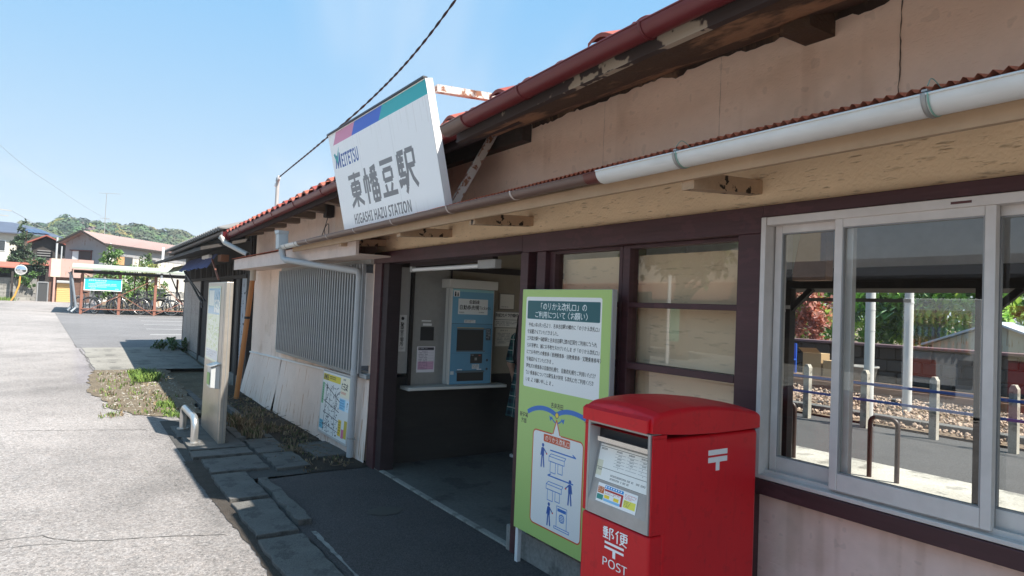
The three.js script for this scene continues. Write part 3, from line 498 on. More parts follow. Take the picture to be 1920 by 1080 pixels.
part(st, 'sill', [B(-1.61, X1, 0.8075, 0.866, -0.12, 0.055, 0.004)], mMaroon);
// the two old wooden windows beside the entrance: frame with panes, boards behind the glass
for (const [x0, x1] of [[-3.073, -2.455], [-2.452, -1.724]]) {
  const sw = 0.05, f = part(st, 'window', [B(x0, x0 + sw, 0.87, 1.843, -0.075, -0.012, 0.003), B(x1 - sw * 0.5, x1, 0.87, 1.843, -0.075, -0.012, 0.003), B(x0 + sw, x1 - sw * 0.5, 1.828, 1.843, -0.075, -0.013), B(x0 + sw, x1 - sw * 0.5, 0.87, 0.93, -0.075, -0.013), B(x0 + sw, x1 - sw * 0.5, 1.527, 1.553, -0.07, -0.014, 0.003), B(x0 + sw, x1 - sw * 0.5, 1.218, 1.25, -0.07, -0.006, 0.003)], mMaroon);
  for (const [y0, y1] of [[1.553, 1.828], [1.25, 1.527], [0.93, 1.218]]) part(f, 'pane', quad(V(x0 + sw, y0, -0.045), V(x1 - sw * 0.5, y0, -0.045), V(x1 - sw * 0.5, y1, -0.045), V(x0 + sw, y1, -0.045)), mDirtyGlass);
  part(f, 'backing_board', B(x0 + 0.02, x1 - 0.02, 0.87, 1.80, -0.125, -0.11), mBoardBack);
}
// the long aluminium sliding window
{
  const w0 = -1.60, w1 = 0.12, f = part(st, 'sliding_window', [B(w0, w0 + 0.022, 0.868, 1.905, -0.10, 0.05, 0.003), B(w1 - 0.022, w1, 0.868, 1.905, -0.10, 0.05, 0.003), B(w0 + 0.022, w1 - 0.022, 1.872, 1.905, -0.10, 0.045, 0.003), B(w0 + 0.022, w1 - 0.022, 0.868, 0.884, -0.10, 0.052, 0.003), B(w0 + 0.022, w1 - 0.022, 0.884, 0.896, -0.045, -0.035), B(w0 + 0.022, w1 - 0.022, 0.884, 0.900, 0.008, 0.016)], mAlu);
  part(f, 'maker_label', B(-0.92, -0.862, 1.884, 1.892, 0.045, 0.0462), M('label_brown', [0.10, 0.03, 0.03], { r: 0.5 }));
  const sash = (a, b, z) => {
    const s = part(f, 'sash', [B(a, a + 0.030, 0.893, 1.876, z - 0.014, z + 0.014, 0.003), B(b - 0.030, b, 0.893, 1.876, z - 0.014, z + 0.014, 0.003), B(a + 0.03, b - 0.03, 1.842, 1.876, z - 0.0135, z + 0.0135, 0.003), B(a + 0.03, b - 0.03, 0.893, 0.955, z - 0.0135, z + 0.0135, 0.003)], mAlu);
    part(s, 'pane', quad(V(a + 0.03, 0.955, z), V(b - 0.03, 0.955, z), V(b - 0.03, 1.842, z), V(a + 0.03, 1.842, z)), mGlass);
    part(s, 'gasket', [B(a + 0.03, a + 0.034, 0.955, 1.842, z - 0.005, z + 0.012), B(b - 0.034, b - 0.03, 0.955, 1.842, z - 0.005, z + 0.012), B(a + 0.034, b - 0.034, 0.955, 0.959, z - 0.005, z + 0.012), B(a + 0.034, b - 0.034, 1.838, 1.842, z - 0.005, z + 0.012)], mAluDark);
  };
  sash(-1.572, -1.255, -0.02); sash(-1.302, -0.800, 0.022); sash(-0.835, -0.36, -0.02); sash(-0.395, 0.094, 0.022);
}
// grille over the office window
{
  part(st, 'office_window', [B(-8.86, -5.80, 0.83, 1.87, -0.09, -0.06)], M('blue_grey_frosted_pane', [0.17, 0.185, 0.215], { r: 0.35, map: T.mottle, s: 1.5 }));
  part(st, 'office_window_frame', [B(-8.90, -5.76, 1.855, 1.905, -0.06, 0.045, 0.004), B(-8.90, -8.86, 0.80, 1.855, -0.06, 0.03), B(-8.90, -5.70, 0.785, 0.825, -0.06, 0.06, 0.004)], mGreyPaint);
  const g = part(st, 'window_grille', [B(-8.78, -5.78, 0.905, 0.935, 0.062, 0.074), B(-8.78, -5.78, 1.74, 1.77, 0.062, 0.074), B(-8.79, -8.76, 0.905, 1.77, 0.0, 0.075), B(-5.80, -5.77, 0.905, 1.77, 0.0, 0.075)], mAlu);
  const bar = merged(B(-0.013, 0.013, 0.828, 1.855, 0.075, 0.105)), mBar = M('grille_bar', [0.40, 0.41, 0.42], { r: 0.45, m: 0.4, map: T.mottle, s: 0.8 });
  for (let i = 0; i < 40; i++) { const b = new THREE.Mesh(bar, mBar); b.name = numbered('bar'); b.position.set(-8.76 + i * 0.0759 + 4, 0, 1.7); b.castShadow = b.receiveShadow = true; g.add(b); }
}
// painted metal sheets below the grille, bent away from the wall at the foot
{
  const capY = (x) => 0.765 + (x + 6.04) * 0.0255;
  const sheetPanel = (xa, xb, za, zb, tear) => {
    const n = 8, g = grid(n, 10, (u, v) => { const x = lerp(xa, xb, u), y1 = capY(x), y = lerp(0.012, y1, v), t = 1 - v, flare = lerp(za, zb, u) * t; return [x - (tear && u > 0.85 ? (u - 0.85) / 0.15 * Math.max(0, t - 0.45) * tear * 1.8 : 0), y, 0.012 + flare + 0.004 * Math.sin(u * 9 + v * 4)]; });
    return uvBox(g);
  };
    for (const [a, b, za, zb, t] of [[-10.60, -8.80, 0.13, 0.09, 0.07], [-8.78, -6.92, 0.085, 0.05, 0.0], [-6.90, -5.73, 0.065, 0.02, 0]]) part(st, 'wall_sheet', sheetPanel(a, b, za, zb, t), mWainPanel);
  part(st, 'sheet_capping', [beam(V(-10.6, capY(-10.6) + 0.006, 0.014), V(-6.92, capY(-6.92) + 0.006, 0.014), 0.028, 0.02)], mWhite);
}
// canopy over the pavement: corrugated sheet, edge board, brackets, gutter
const canY = (x) => 2.095 + (x + 0.6) * 0.0040 - (x < -4 ? (x + 4) * -0.002 : 0);
{
  const N = 1160, xa = -6.95, xb = 2.55, g = grid(N, 1, (u, v) => { const x = lerp(xa, xb, u); return [x, canY(x) + lerp(0.014, 0.036, clamp((x + 4) / 2.5, 0, 1)) + v * 0.10 + 0.0085 * Math.sin((x / 0.0318) * 6.2832), lerp(0.475, 0.0, v)]; });
  const c = part(st, 'canopy', [uvBox(g)], mSheetRed);
  part(c, 'soffit_board', prism([[0.43, 2.055], [0.43, 2.067], [0.004, 2.19], [0.004, 2.178]], xa, xb, 'x'), mEdge);
  part(c, 'edge_board', beam(V(xa, canY(xa) - 0.045, 0.432), V(xb, canY(xb) - 0.062, 0.432), 0.022, 0.05), mEdge);
  for (const x of [-5.54, -4.30, -3.265, -1.66, 0.1, 1.8]) part(c, 'bracket', prism([[0.0, 2.010], [0.425, 1.975], [0.425, 2.043], [0.0, 2.068]], x - 0.03, x + 0.03, 'x', 0.003), mBracket);
}
function gutter(pts, r, side = 1) {                    // half-round trough with rolled lips along points
  const n = 10, rings = pts.map((p) => Array.from({ length: n + 1 }, (_, k) => { const a = Math.PI + k / n * Math.PI; return V(p.x, p.y + Math.sin(a) * r, p.z + Math.cos(a) * r); }));
  const g = [];
  for (let i = 0; i + 1 < rings.length; i++) for (let k = 0; k < n; k++) g.push(quadUV(rings[i][k], rings[i + 1][k], rings[i + 1][k + 1], rings[i][k + 1]));
  const q = mergeGeometries(g.map(plain));
  const idx = q.attributes.position, nor = q.attributes.normal;                    // smooth round normals
  for (let i = 0; i < idx.count; i++) { let best = pts[0]; for (const p of pts) if (Math.abs(p.x - idx.getX(i)) < Math.abs(best.x - idx.getX(i))) best = p; const d = V(0, idx.getY(i) - best.y, idx.getZ(i) - best.z).normalize(); nor.setXYZ(i, d.x, d.y, d.z); }
  return [q, tube(pts.map((p) => V(p.x, p.y, p.z + r)), r * 0.085, Math.max(2, pts.length * 2), 6), tube(pts.map((p) => V(p.x, p.y, p.z - r)), r * 0.085, Math.max(2, pts.length * 2), 6)];
}
const ringHook = (x, y, z, r, w = 0.012) => { const g = new THREE.TorusGeometry(r, w * 0.35, 6, 14, Math.PI); g.rotateZ(Math.PI); g.rotateY(-Math.PI / 2); return plain(g.scale(1.6, 1, 1).translate(x, y, z)); };
{
  const line = (xa, xb, n, dy = 0) => Array.from({ length: n + 1 }, (_, i) => { const x = lerp(xa, xb, i / n); return V(x, canY(x) + dy, 0.492); });
  const gw = part(st, 'gutter', [...gutter(line(-2.06, 2.5, 6), 0.048)], mGutterWhite, 'white gutter along the near end of the canopy');
  for (const x of [-1.63, -0.79]) {
    part(gw, 'gutter_hook', [ringHook(x, canY(x) + 0.002, 0.492, 0.0505), beam(V(x, canY(x) + 0.012, 0.535), V(x, canY(x) + 0.012, 0.45), 0.014, 0.006)], mHook);
    part(gw, 'tie_wire', [ringHook(x + 0.012, canY(x) + 0.002, 0.492, 0.0515, 0.004), tube([V(x + 0.01, canY(x) + 0.02, 0.54), V(x + 0.004, canY(x) + 0.05, 0.50), V(x + 0.015, canY(x) + 0.02, 0.45)], 0.0012)], M('green_tie_wire', [0.22, 0.40, 0.32], { r: 0.6 }));
  }
  const gb = part(st, 'gutter', [...gutter(line(-6.52, -2.13, 6, 0.0), 0.036)], mGutterBrown, 'brown gutter along the middle of the canopy');
  part(gb, 'gutter_sleeve', gutter(line(-2.15, -2.04, 1), 0.041), mGutterSleeve);
  for (const x of [-2.72, -3.40, -4.22, -4.95, -5.62, -6.2]) part(gb, 'gutter_hook', ringHook(x, canY(x) + 0.003, 0.492, 0.038), M('beige_hook', [0.55, 0.47, 0.42], { r: 0.6 }));
  const gs = part(st, 'gutter', gutter(line(-7.12, -6.51, 2), 0.038), mGutterWhite, 'short white gutter emptying into the rainwater hopper');
  for (const x of [-6.95, -6.6]) part(gs, 'gutter_hook', ringHook(x, canY(x) + 0.003, 0.492, 0.040), mHook);
}
// hopper and downpipe at the far end of the canopy
{
  const hx = -7.17, hy = 2.05, hz = 0.5, h = part(st, 'rainwater_hopper', [prism([[hx - 0.12, 2.235], [hx + 0.06, 2.225], [hx + 0.055, 2.19], [hx - 0.085, 2.19]], hz - 0.055, hz + 0.055, 'z', 0.004), prism([[hx - 0.075, 2.19], [hx + 0.05, 2.19], [hx + 0.075, 2.08], [hx + 0.07, 2.03], [hx - 0.05, 2.03], [hx - 0.06, 2.09]], hz - 0.05, hz + 0.05, 'z', 0.004), cyl(hx + 0.03, 1.97, 2.03, hz, 0.032, 0.036)], M('white_hopper', [0.56, 0.58, 0.58], { r: 0.5, map: T.mottle, s: 0.7 }));
  const d = part(st, 'downpipe', pipe([V(hx + 0.03, 2.03, hz), V(hx + 0.05, 1.915, hz - 0.01), V(-5.83, 1.78, 0.12), V(-5.855, 1.70, 0.11), V(-5.935, 0.03, 0.09)], 0.033, 14, 0.07), mPipeGrey);
  part(d, 'pipe_collar', [cyl(-5.895, 0.80, 0.86, 0.099, 0.037)], mPipeGrey);
  part(d, 'pipe_clamp', [cyl(-5.928, 0.20, 0.213, 0.091, 0.0365), B(-5.93, -5.86, 0.20, 0.21, 0.07, 0.08)], mHook);
}
// plain canopy at the far end, with a flat fascia
{
  const f = part(st, 'far_canopy', [prism([[0.335, 1.895], [0.365, 1.893], [0.365, 2.045], [0.335, 2.048]], -10.35, -5.30, 'x', 0.002)], mFasciaPink);
  part(f, 'canopy_sheet', [uvBox(grid(300, 1, (u, v) => { const x = lerp(-10.40, -5.2, u); return [x, 2.055 + v * 0.10 + 0.005 * Math.sin(x / 0.0318 * 6.2832), lerp(0.40, 0, v)]; }))], mSheetRed);
  part(f, 'canopy_soffit', [B(-10.33, -5.32, 1.90, 1.912, 0.004, 0.334), B(-10.35, -10.33, 1.90, 2.05, 0.004, 0.334)], mFasciaPink);
}
// the main roof: over the right half the eave stands further out than over the left half; the name board hangs where they meet
const along = (pts, x) => { for (let i = 0; i + 1 < pts.length; i++) if (x <= pts[i + 1][0]) return lerp(pts[i][1], pts[i + 1][1], clamp((x - pts[i][0]) / (pts[i + 1][0] - pts[i][0]), 0, 1)); return pts[pts.length - 1][1]; };
{
  const rG = 0.05, pitch = 0.44, zR = -1.75, r = rng(8);
  const mFascia = M('flaking_dark_fascia', [0.62, 0.60, 0.58], { r: 0.75, map: T.flaked, s: 2.3, sv: 0.5 }), tones = [[0.38, 0.075, 0.04], [0.30, 0.052, 0.03], [0.43, 0.11, 0.06]].map((c, i) => M('red_roof_tile_tone_' + i, c, { r: 0.6, map: T.mottle, s: 0.9 }));
  const tile = grid(10, 1, (u, v) => [(u - 0.5) * 0.262, 0.022 * Math.sin(u * 6.2832) + v * 0.11 * 1.2 + 0.012 * (1 - v), -v * 0.30]);
  const edge = grid(10, 1, (u, v) => [(u - 0.5) * 0.262, 0.022 * Math.sin(u * 6.2832) + 0.012 - v * 0.018, 0]);
  const tg = uvBox(merged([tile, edge])), raised = [-1.86, -2.72, -3.18];
  const eave = (xa, xb, pts, GZ, hooks, left) => {
    const eY = (x) => along(pts, x), fz = GZ - 0.11;
    const rg = part(st, 'gutter', gutter(pts.map((p) => V(p[0], p[1] - 0.012, GZ - rG)), rG), mGutterRed, left ? 'dark red gutter left of the name board' : 'dark red gutter right of the name board');
    for (const x of hooks) part(rg, 'gutter_hook', ringHook(x, eY(x) - 0.010, GZ - rG, rG * 1.05), mGutterRed);
    if (!left) part(rg, 'gutter_patch', gutter([V(xa, eY(xa) - 0.012, GZ - rG), V(xa + 0.24, eY(xa + 0.24) - 0.012, GZ - rG)], rG * 1.03), mGutterBrown);
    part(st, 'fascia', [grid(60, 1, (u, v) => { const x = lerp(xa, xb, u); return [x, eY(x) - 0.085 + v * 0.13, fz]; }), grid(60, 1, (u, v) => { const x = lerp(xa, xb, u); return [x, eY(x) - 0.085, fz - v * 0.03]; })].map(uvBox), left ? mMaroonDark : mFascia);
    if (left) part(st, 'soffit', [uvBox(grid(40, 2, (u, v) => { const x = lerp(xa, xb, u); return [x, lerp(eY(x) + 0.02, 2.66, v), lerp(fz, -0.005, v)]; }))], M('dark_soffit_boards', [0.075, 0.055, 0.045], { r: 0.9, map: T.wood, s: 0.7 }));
    else {
      part(st, 'soffit', [grid(120, 8, (u, v) => { const x = lerp(xa, xb, u), w = vn(x * 5 + 70, 9, 4096, 4096, 6) - 0.5, rib = v > 0.45 && v < 0.6 ? -0.012 : 0; return [x, lerp(eY(x) - 0.072, 2.664, v) - 0.012 * Math.sin(v * 3.14) + rib + (v > 0.8 && v < 1 ? -0.012 * w : 0), lerp(fz - 0.02, -0.004, v)]; })].map((g) => { const p = g.attributes.position, uv = g.attributes.uv; for (let i = 0; i < p.count; i++) uv.setXY(i, p.getX(i), (0.6 - p.getZ(i)) * 1.0); return g; }), mMould);
      part(st, 'wall_plate', [grid(260, 3, (u, v) => { const x = lerp(xa, xb, u), j = 0.030 * (vn(x * 9 + 50, 3, 4096, 4096, 5) - 0.5) + 0.016 * (vn(x * 40 + 50, 3, 4096, 4096, 7) - 0.5); return [x, 2.640 + v * 0.05 + (v < 0.3 ? j : 0), 0.006 + 0.012 * v]; })].map((g) => { const p = g.attributes.position, uv = g.attributes.uv; for (let i = 0; i < p.count; i++) uv.setXY(i, p.getX(i) * 1.7, p.getY(i) * 1.4); return g; }), M('mouldy_wall_edge', [0.20, 0.15, 0.115], { r: 0.95, map: T.mould, s: 1.3 }));
    }
    const roofY = (x, z) => eY(x) + 0.005 + (GZ - 0.02 - z) * pitch;
    const roof = part(st, 'roof', [uvBox(grid(Math.round((xb - xa) * 32), 2, (u, v) => { const x = lerp(xa, xb, u), z = lerp(GZ - 0.30, zR, v); return [x, roofY(x, z) + 0.016 * Math.sin(x / 0.235 * 6.2832), z]; })), uvBox(grid(40, 1, (u, v) => { const x = lerp(xa, xb, u); return [x, roofY(x, zR) - v * 0.95, lerp(zR, -4.1, v)]; }))], mTile);
    part(roof, 'ridge', [beam(V(xa, roofY(xa, zR) + 0.03, zR), V(xb, roofY(xb, zR) + 0.03, zR), 0.24, 0.12)], mTile);
    for (let k = 0; k < 2; k++) for (let x = xa + 0.13; x < xb - 0.1; x += 0.25) {
      if (x > 1.2) break;
      const z = GZ - 0.02 - k * 0.26 + (r() - 0.5) * 0.012, t = new THREE.Mesh(tg, tones[Math.floor(r() * 3)]);
      t.name = numbered('roof_tile'); t.castShadow = t.receiveShadow = true;
      t.position.set(x + 4, roofY(x, z) + 0.012 + (left ? 0.014 : -0.040) + (r() - 0.5) * 0.006 + (!left && k === 0 && raised.some((q) => Math.abs(q - x) < 0.125) ? 0.026 : 0), z + 1.7); t.rotation.set((r() - 0.5) * 0.03, 0, (r() - 0.5) * 0.03);
      roof.add(t);
    }
    return roof;
  };
  eave(-10.66, -2.9, [[-10.75, 2.435], [-10.2, 2.446], [-5.4, 2.555], [-2.85, 2.600]], 0.48, [-6, -6.9, -7.8, -8.7, -9.6, -10.3], true);
  const rr_ = eave(-3.285, 2.66, [[-3.285, 2.525], [-3.11, 2.535], [-1.92, 2.583], [-1.55, 2.594], [1, 2.64], [2.7, 2.66]], 0.65, [-0.9, 0.2, 1.3, -1.72, -2.52, -3.05], false);
  part(rr_, 'gable_end', [prism([[0.0, 2.78], [zR, 3.45], [ZB, 2.78]], X0, X0 + 0.1, 'x'), prism([[0.0, 2.78], [zR, 3.5], [ZB, 2.78]], X1 - 0.1, X1, 'x')], mStuccoLeft);
  for (const x of [-10.25, -9.62, -8.99, -8.36, -7.73, -7.1, -6.47]) part(st, 'rafter', [beam(V(x, 2.52, -0.02), V(x, 2.50 + (x + 8.5) * 0.022, 0.29), 0.13, 0.12)], mRafter);
  part(st, 'rafter', beam(V(-1.40, 2.625, -0.02), V(-1.40, 2.62, 0.17), 0.12, 0.10), mMould);
  part(st, 'wall_girder', [beam(V(-10.6, 2.60, 0.02), V(-3.3, 2.60, 0.02), 0.10, 0.11)], M('dark_girder', [0.07, 0.052, 0.042], { r: 0.9, map: T.wood, s: 0.9 }));
}

// ---------------------------------------------------------------- station sign on the roof edge
{
  const tex = canvas(1024, 448, (x, W, H) => {
    x.fillStyle = '#fafafa'; x.fillRect(0, 0, W, H);
    const band = (a0, a1, b0, b1, c) => { x.fillStyle = c; x.beginPath(); x.moveTo(a0 * W, 0.008 * H); x.lineTo(a1 * W, 0.008 * H); x.lineTo(b1 * W, 0.115 * H); x.lineTo(b0 * W, 0.115 * H); x.fill(); };
    band(0.106, 0.336, 0.045, 0.280, '#dc8db0'); band(0.336, 0.632, 0.280, 0.578, '#2a66d2'); band(0.632, 1.0, 0.578, 1.0, '#12b2ba');
    // railway company mark: a slanted M with a tick, then the letters
    x.fillStyle = '#1d4f9c'; x.beginPath(); x.moveTo(0.030 * W, 0.345 * H); x.lineTo(0.052 * W, 0.22 * H); x.lineTo(0.066 * W, 0.22 * H); x.lineTo(0.076 * W, 0.29 * H); x.lineTo(0.098 * W, 0.205 * H); x.lineTo(0.108 * W, 0.205 * H); x.lineTo(0.104 * W, 0.352 * H); x.lineTo(0.088 * W, 0.352 * H); x.lineTo(0.090 * W, 0.28 * H); x.lineTo(0.070 * W, 0.352 * H); x.lineTo(0.062 * W, 0.352 * H); x.lineTo(0.054 * W, 0.28 * H); x.lineTo(0.044 * W, 0.345 * H); x.fill();
    x.fillStyle = '#0f9fa3'; x.beginPath(); x.moveTo(0.030 * W, 0.205 * H); x.lineTo(0.050 * W, 0.195 * H); x.lineTo(0.062 * W, 0.25 * H); x.lineTo(0.108 * W, 0.145 * H); x.lineTo(0.070 * W, 0.30 * H); x.lineTo(0.058 * W, 0.30 * H); x.fill();
    latin(x, 'EITETSU', 0.112 * W, 0.225 * H, 0.212 * W, 0.132 * H, 'bold', '#1d4f9c');
    x.strokeStyle = '#7d7e82'; x.lineCap = 'butt'; x.lineJoin = 'miter'; x.lineWidth = 19;
    '東幡豆駅'.split('').forEach((c, i) => glyph(x, c, [0.150, 0.325, 0.500, 0.672][i] * W, 0.430 * H, 0.158 * W, 0.35 * H));
    latin(x, 'HIGASHI HAZU STATION', 0.148 * W, 0.838 * H, 0.598 * W, 0.098 * H, 'bold', '#6d6e73');
    x.strokeStyle = 'rgba(120,120,124,0.35)'; x.lineWidth = 1.5; for (const u of [0.335, 0.668]) { x.beginPath(); x.moveTo(u * W, 0.12 * H); x.lineTo(u * W, H); x.stroke(); } const q = rng(9); for (let i = 0; i < 26; i++) { const u = q() * W, l = 20 + 90 * q(); x.fillStyle = 'rgba(110,98,84,' + (0.03 + 0.05 * q()).toFixed(3) + ')'; x.fillRect(u, 0.118 * H, 2 + 4 * q(), l); x.fillRect(q() * W, H - l * 0.6, 2 + 5 * q(), l * 0.6); } x.fillStyle = 'rgba(90,90,92,0.6)'; for (let i = 0; i < 7; i++) for (const v of [0.013, 0.985]) { x.beginPath(); x.arc((0.02 + 0.16 * i) * W, v * H, 2.5, 0, 7); x.fill(); }
    const r = rng(3); x.fillStyle = 'rgba(70,62,60,0.6)'; for (let i = 0; i < 60; i++) { const u = 0.05 + 0.45 * r() * r(); x.fillRect(u * W, (0.975 + 0.02 * r()) * H, 3 + 7 * r(), 1.5 + 2 * r()); }
  });
  const s = thing('station_sign', 'white station name board with pink, blue and teal stripe leaning out from the roof edge', 'sign', [-4.45, 2.1, 0.4]);
  const a = V(-5.35, 2.075, 0.4475), b = V(-3.545, 2.075, 0.4475), up = V(0, 0.795, 0.187), nrm = new THREE.Vector3().crossVectors(V(1, 0, 0), up.clone().normalize());
  const back = nrm.clone().multiplyScalar(-0.05), pA = a.clone().addScaledVector(nrm, -0.002), pB = b.clone().addScaledVector(nrm, -0.002);
  const c = pB.clone().add(up), d = pA.clone().add(up);
  const mCase = M('white_sign_case', [0.80, 0.80, 0.80], { r: 0.5 });
  part(s, 'sign_case', [quadUV(pB, pB.clone().add(back), c.clone().add(back), c), quadUV(pA.clone().add(back), pA, d, d.clone().add(back)), quadUV(d, c, c.clone().add(back), d.clone().add(back)), quadUV(pA.clone().add(back), pB.clone().add(back), pB, pA), quadUV(pB.clone().add(back), pA.clone().add(back), d.clone().add(back), c.clone().add(back))], mCase);
  part(s, 'sign_face', quad(a, b, b.clone().add(up), a.clone().add(up)), print('station_sign_print', tex, { r: 0.4 }));
  part(s, 'top_trim', beam(d.clone().add(V(0, 0.006, 0)), c.clone().add(V(0, 0.006, 0)), 0.03, 0.012), M('dark_trim', [0.06, 0.06, 0.065], { r: 0.5 }));
  for (const x of [-3.60, -5.25]) {
    part(s, 'support_arm', beam(V(x, 2.842, 0.53), V(x, 2.905, -0.25), 0.045, 0.045), mRust);
    part(s, 'strut', beam(V(x + 0.02, 2.125, 0.385), V(x + 0.02, 2.66, 0.09), 0.05, 0.02, V(1, 0, 0)), mRust);
  }
}

// ---------------------------------------------------------------- red post box
{
  const p = thing('post_box', 'glossy red pillar post box with silver letter slot and white lettering', 'post box', [-1.67, 0, 0.45]);
  const x0 = -1.842, x1 = -1.5, zf = 0.735, zb = 0.17;
  part(p, 'body', [B(x0, x1, 0.05, 1.084, zb, zf - 0.056, 0.018)], mPostRed);
  part(p, 'front_door', [B(x0, x1 - 0.002, 0.05, 0.768, zf - 0.07, zf, 0.012)], mPostRed);
  part(p, 'side_frame', [B(x0, x0 + 0.022, 0.770, 1.100, zf - 0.07, zf - 0.001, 0.006)], mPostRed);
  part(p, 'side_frame', [B(x1 - 0.008, x1 - 0.0015, 0.770, 1.098, zf - 0.07, zf - 0.004, 0.002)], mPostRed);
  part(p, 'pedestal', B(x0 + 0.03, x1 - 0.03, 0, 0.06, zb + 0.03, zf - 0.05, 0.01), mConcrete);
  // lid: domed front to back, sides slightly curved
  {
    const along = (P, z) => { for (let k = 0; k + 1 < P.length; k++) if (z >= P[k + 1][0]) return lerp(P[k + 1][1], P[k][1], clamp((z - P[k + 1][0]) / (P[k][0] - P[k + 1][0]), 0, 1)); return P[P.length - 1][1]; };
    const sideTop = [[0.738, 1.150], [0.70, 1.168], [0.62, 1.178], [0.53, 1.182], [0.42, 1.178], [0.30, 1.166], [0.20, 1.150], [0.166, 1.143]], seam = [[0.738, 1.106], [0.66, 1.0985], [0.55, 1.0905], [0.42, 1.0865], [0.30, 1.0865], [0.166, 1.089]];
    const la = x0 - 0.0015, lb = x1 + 0.0015, fz = 0.738, bz = 0.166, rd = 0.016;
    const ring = (u) => { const s = 2 * u - 1; return s; };
    const top = grid(40, 48, (u, v) => {                // rounded-over edges on all four sides
      const ease = (t) => 0.5 - 0.5 * Math.cos(Math.PI * t), eu = u < 0.5 ? Math.pow(u * 2, 1.7) / 2 : 1 - Math.pow((1 - u) * 2, 1.7) / 2, ev = v < 0.5 ? Math.pow(v * 2, 1.7) / 2 : 1 - Math.pow((1 - v) * 2, 1.7) / 2;
      const x = lerp(la, lb, eu), z = lerp(fz, bz, ev), s = 2 * eu - 1, e = Math.min(x - la, lb - x, fz - z, z - bz), drop = e < rd ? rd - Math.sqrt(Math.max(0, rd * rd - (rd - e) * (rd - e))) : 0;
      return [x, along(sideTop, z) + 0.016 * (1 - s * s) - drop, z];
    });
    const wallX = (x) => grid(48, 1, (u, v) => { const ev = u < 0.5 ? Math.pow(u * 2, 1.7) / 2 : 1 - Math.pow((1 - u) * 2, 1.7) / 2, z = lerp(fz, bz, ev); return [x, lerp(along(seam, z), along(sideTop, z) - rd, v), z]; });
    const wallZ = (z) => grid(40, 1, (u, v) => { const eu = u < 0.5 ? Math.pow(u * 2, 1.7) / 2 : 1 - Math.pow((1 - u) * 2, 1.7) / 2, x = lerp(la, lb, eu); return [x, lerp(along(seam, z), along(sideTop, z) - rd, v) , z]; });
    const frontFill = (z) => grid(40, 1, (u, v) => { const eu = u < 0.5 ? Math.pow(u * 2, 1.7) / 2 : 1 - Math.pow((1 - u) * 2, 1.7) / 2, s = 2 * eu - 1, x = lerp(la, lb, eu); return [x, along(sideTop, z) - rd + v * 0.016 * (1 - s * s), z]; });
    const under = grid(1, 1, (u, v) => [lerp(la, lb, u), 1.0855 + 0.02 * (1 - v) * 0, lerp(fz, bz, v)]);
    part(p, 'lid', [flip(top, false), wallX(la), wallX(lb), wallZ(fz), wallZ(bz), frontFill(fz), frontFill(bz), under].map(uvBox), mPostRed);
  }
  part(p, 'hood', prism([[0.735, 1.106], [0.750, 1.104], [0.751, 1.146], [0.735, 1.156]], x0 + 0.004, x1 - 0.012, 'x', 0.005), mPostRed);
  const al = M('post_box_aluminium', [0.44, 0.435, 0.43], { r: 0.45, m: 0.45, map: T.mottle, s: 0.5 });
  const fx0 = x0 + 0.024, fx1 = x1 - 0.008, z1 = zf + 0.003;
  const f = part(p, 'slot_frame', [B(fx0, fx0 + 0.012, 0.772, 1.102, zf - 0.05, z1, 0.002), B(fx1 - 0.010, fx1, 0.772, 1.102, zf - 0.05, z1, 0.002), B(fx0 + 0.012, fx1 - 0.01, 1.094, 1.102, zf - 0.05, z1, 0.002),
    quadUV(V(fx0 + 0.012, 0.772, z1 - 0.001), V(fx1 - 0.01, 0.772, z1 - 0.001), V(fx1 - 0.01, 0.815, z1 - 0.002), V(fx0 + 0.012, 0.815, z1 - 0.002)),
    quadUV(V(fx0 + 0.012, 0.815, z1 - 0.002), V(fx1 - 0.01, 0.815, z1 - 0.002), V(fx1 - 0.01, 1.030, zf - 0.045), V(fx0 + 0.012, 1.030, zf - 0.045)),
    ], al);
  for (const x of [fx0 + 0.0125, fx1 - 0.0105]) part(f, 'side_cheek', quadUV(V(x, 0.815, z1 - 0.002), V(x, 1.03, zf - 0.0455), V(x, 1.094, zf - 0.0455), V(x, 1.094, z1)), M('pale_grey_cheek', [0.50, 0.49, 0.48], { r: 0.6 }));
  part(f, 'letter_slot', quadUV(V(fx0 + 0.013, 1.030, zf - 0.046), V(fx1 - 0.011, 1.030, zf - 0.046), V(fx1 - 0.011, 1.094, zf - 0.046), V(fx0 + 0.013, 1.094, zf - 0.046)), mBlack);
  part(f, 'slot_flap', [prism([[zf - 0.044, 1.028], [zf - 0.004, 1.034], [zf - 0.004, 1.050], [zf - 0.044, 1.046]], fx0 + 0.045, fx1 - 0.014, 'x', 0.002), quadUV(V(fx0 + 0.05, 1.078, zf - 0.042), V(fx1 - 0.02, 1.078, zf - 0.042), V(fx1 - 0.02, 1.092, zf - 0.015), V(fx0 + 0.05, 1.092, zf - 0.015))], M('polished_flap', [0.60, 0.585, 0.56], { r: 0.25, m: 0.9 }));
  const on = (y) => V(0, y, lerp(z1 - 0.002, zf - 0.045, (y - 0.815) / 0.215) + 0.0015);
  const plate = (xa, xb, ya, yb) => { const A = on(ya), C = on(yb); return quad(V(xa, ya, A.z), V(xb, ya, A.z), V(xb, yb, C.z), V(xa, yb, C.z)); };
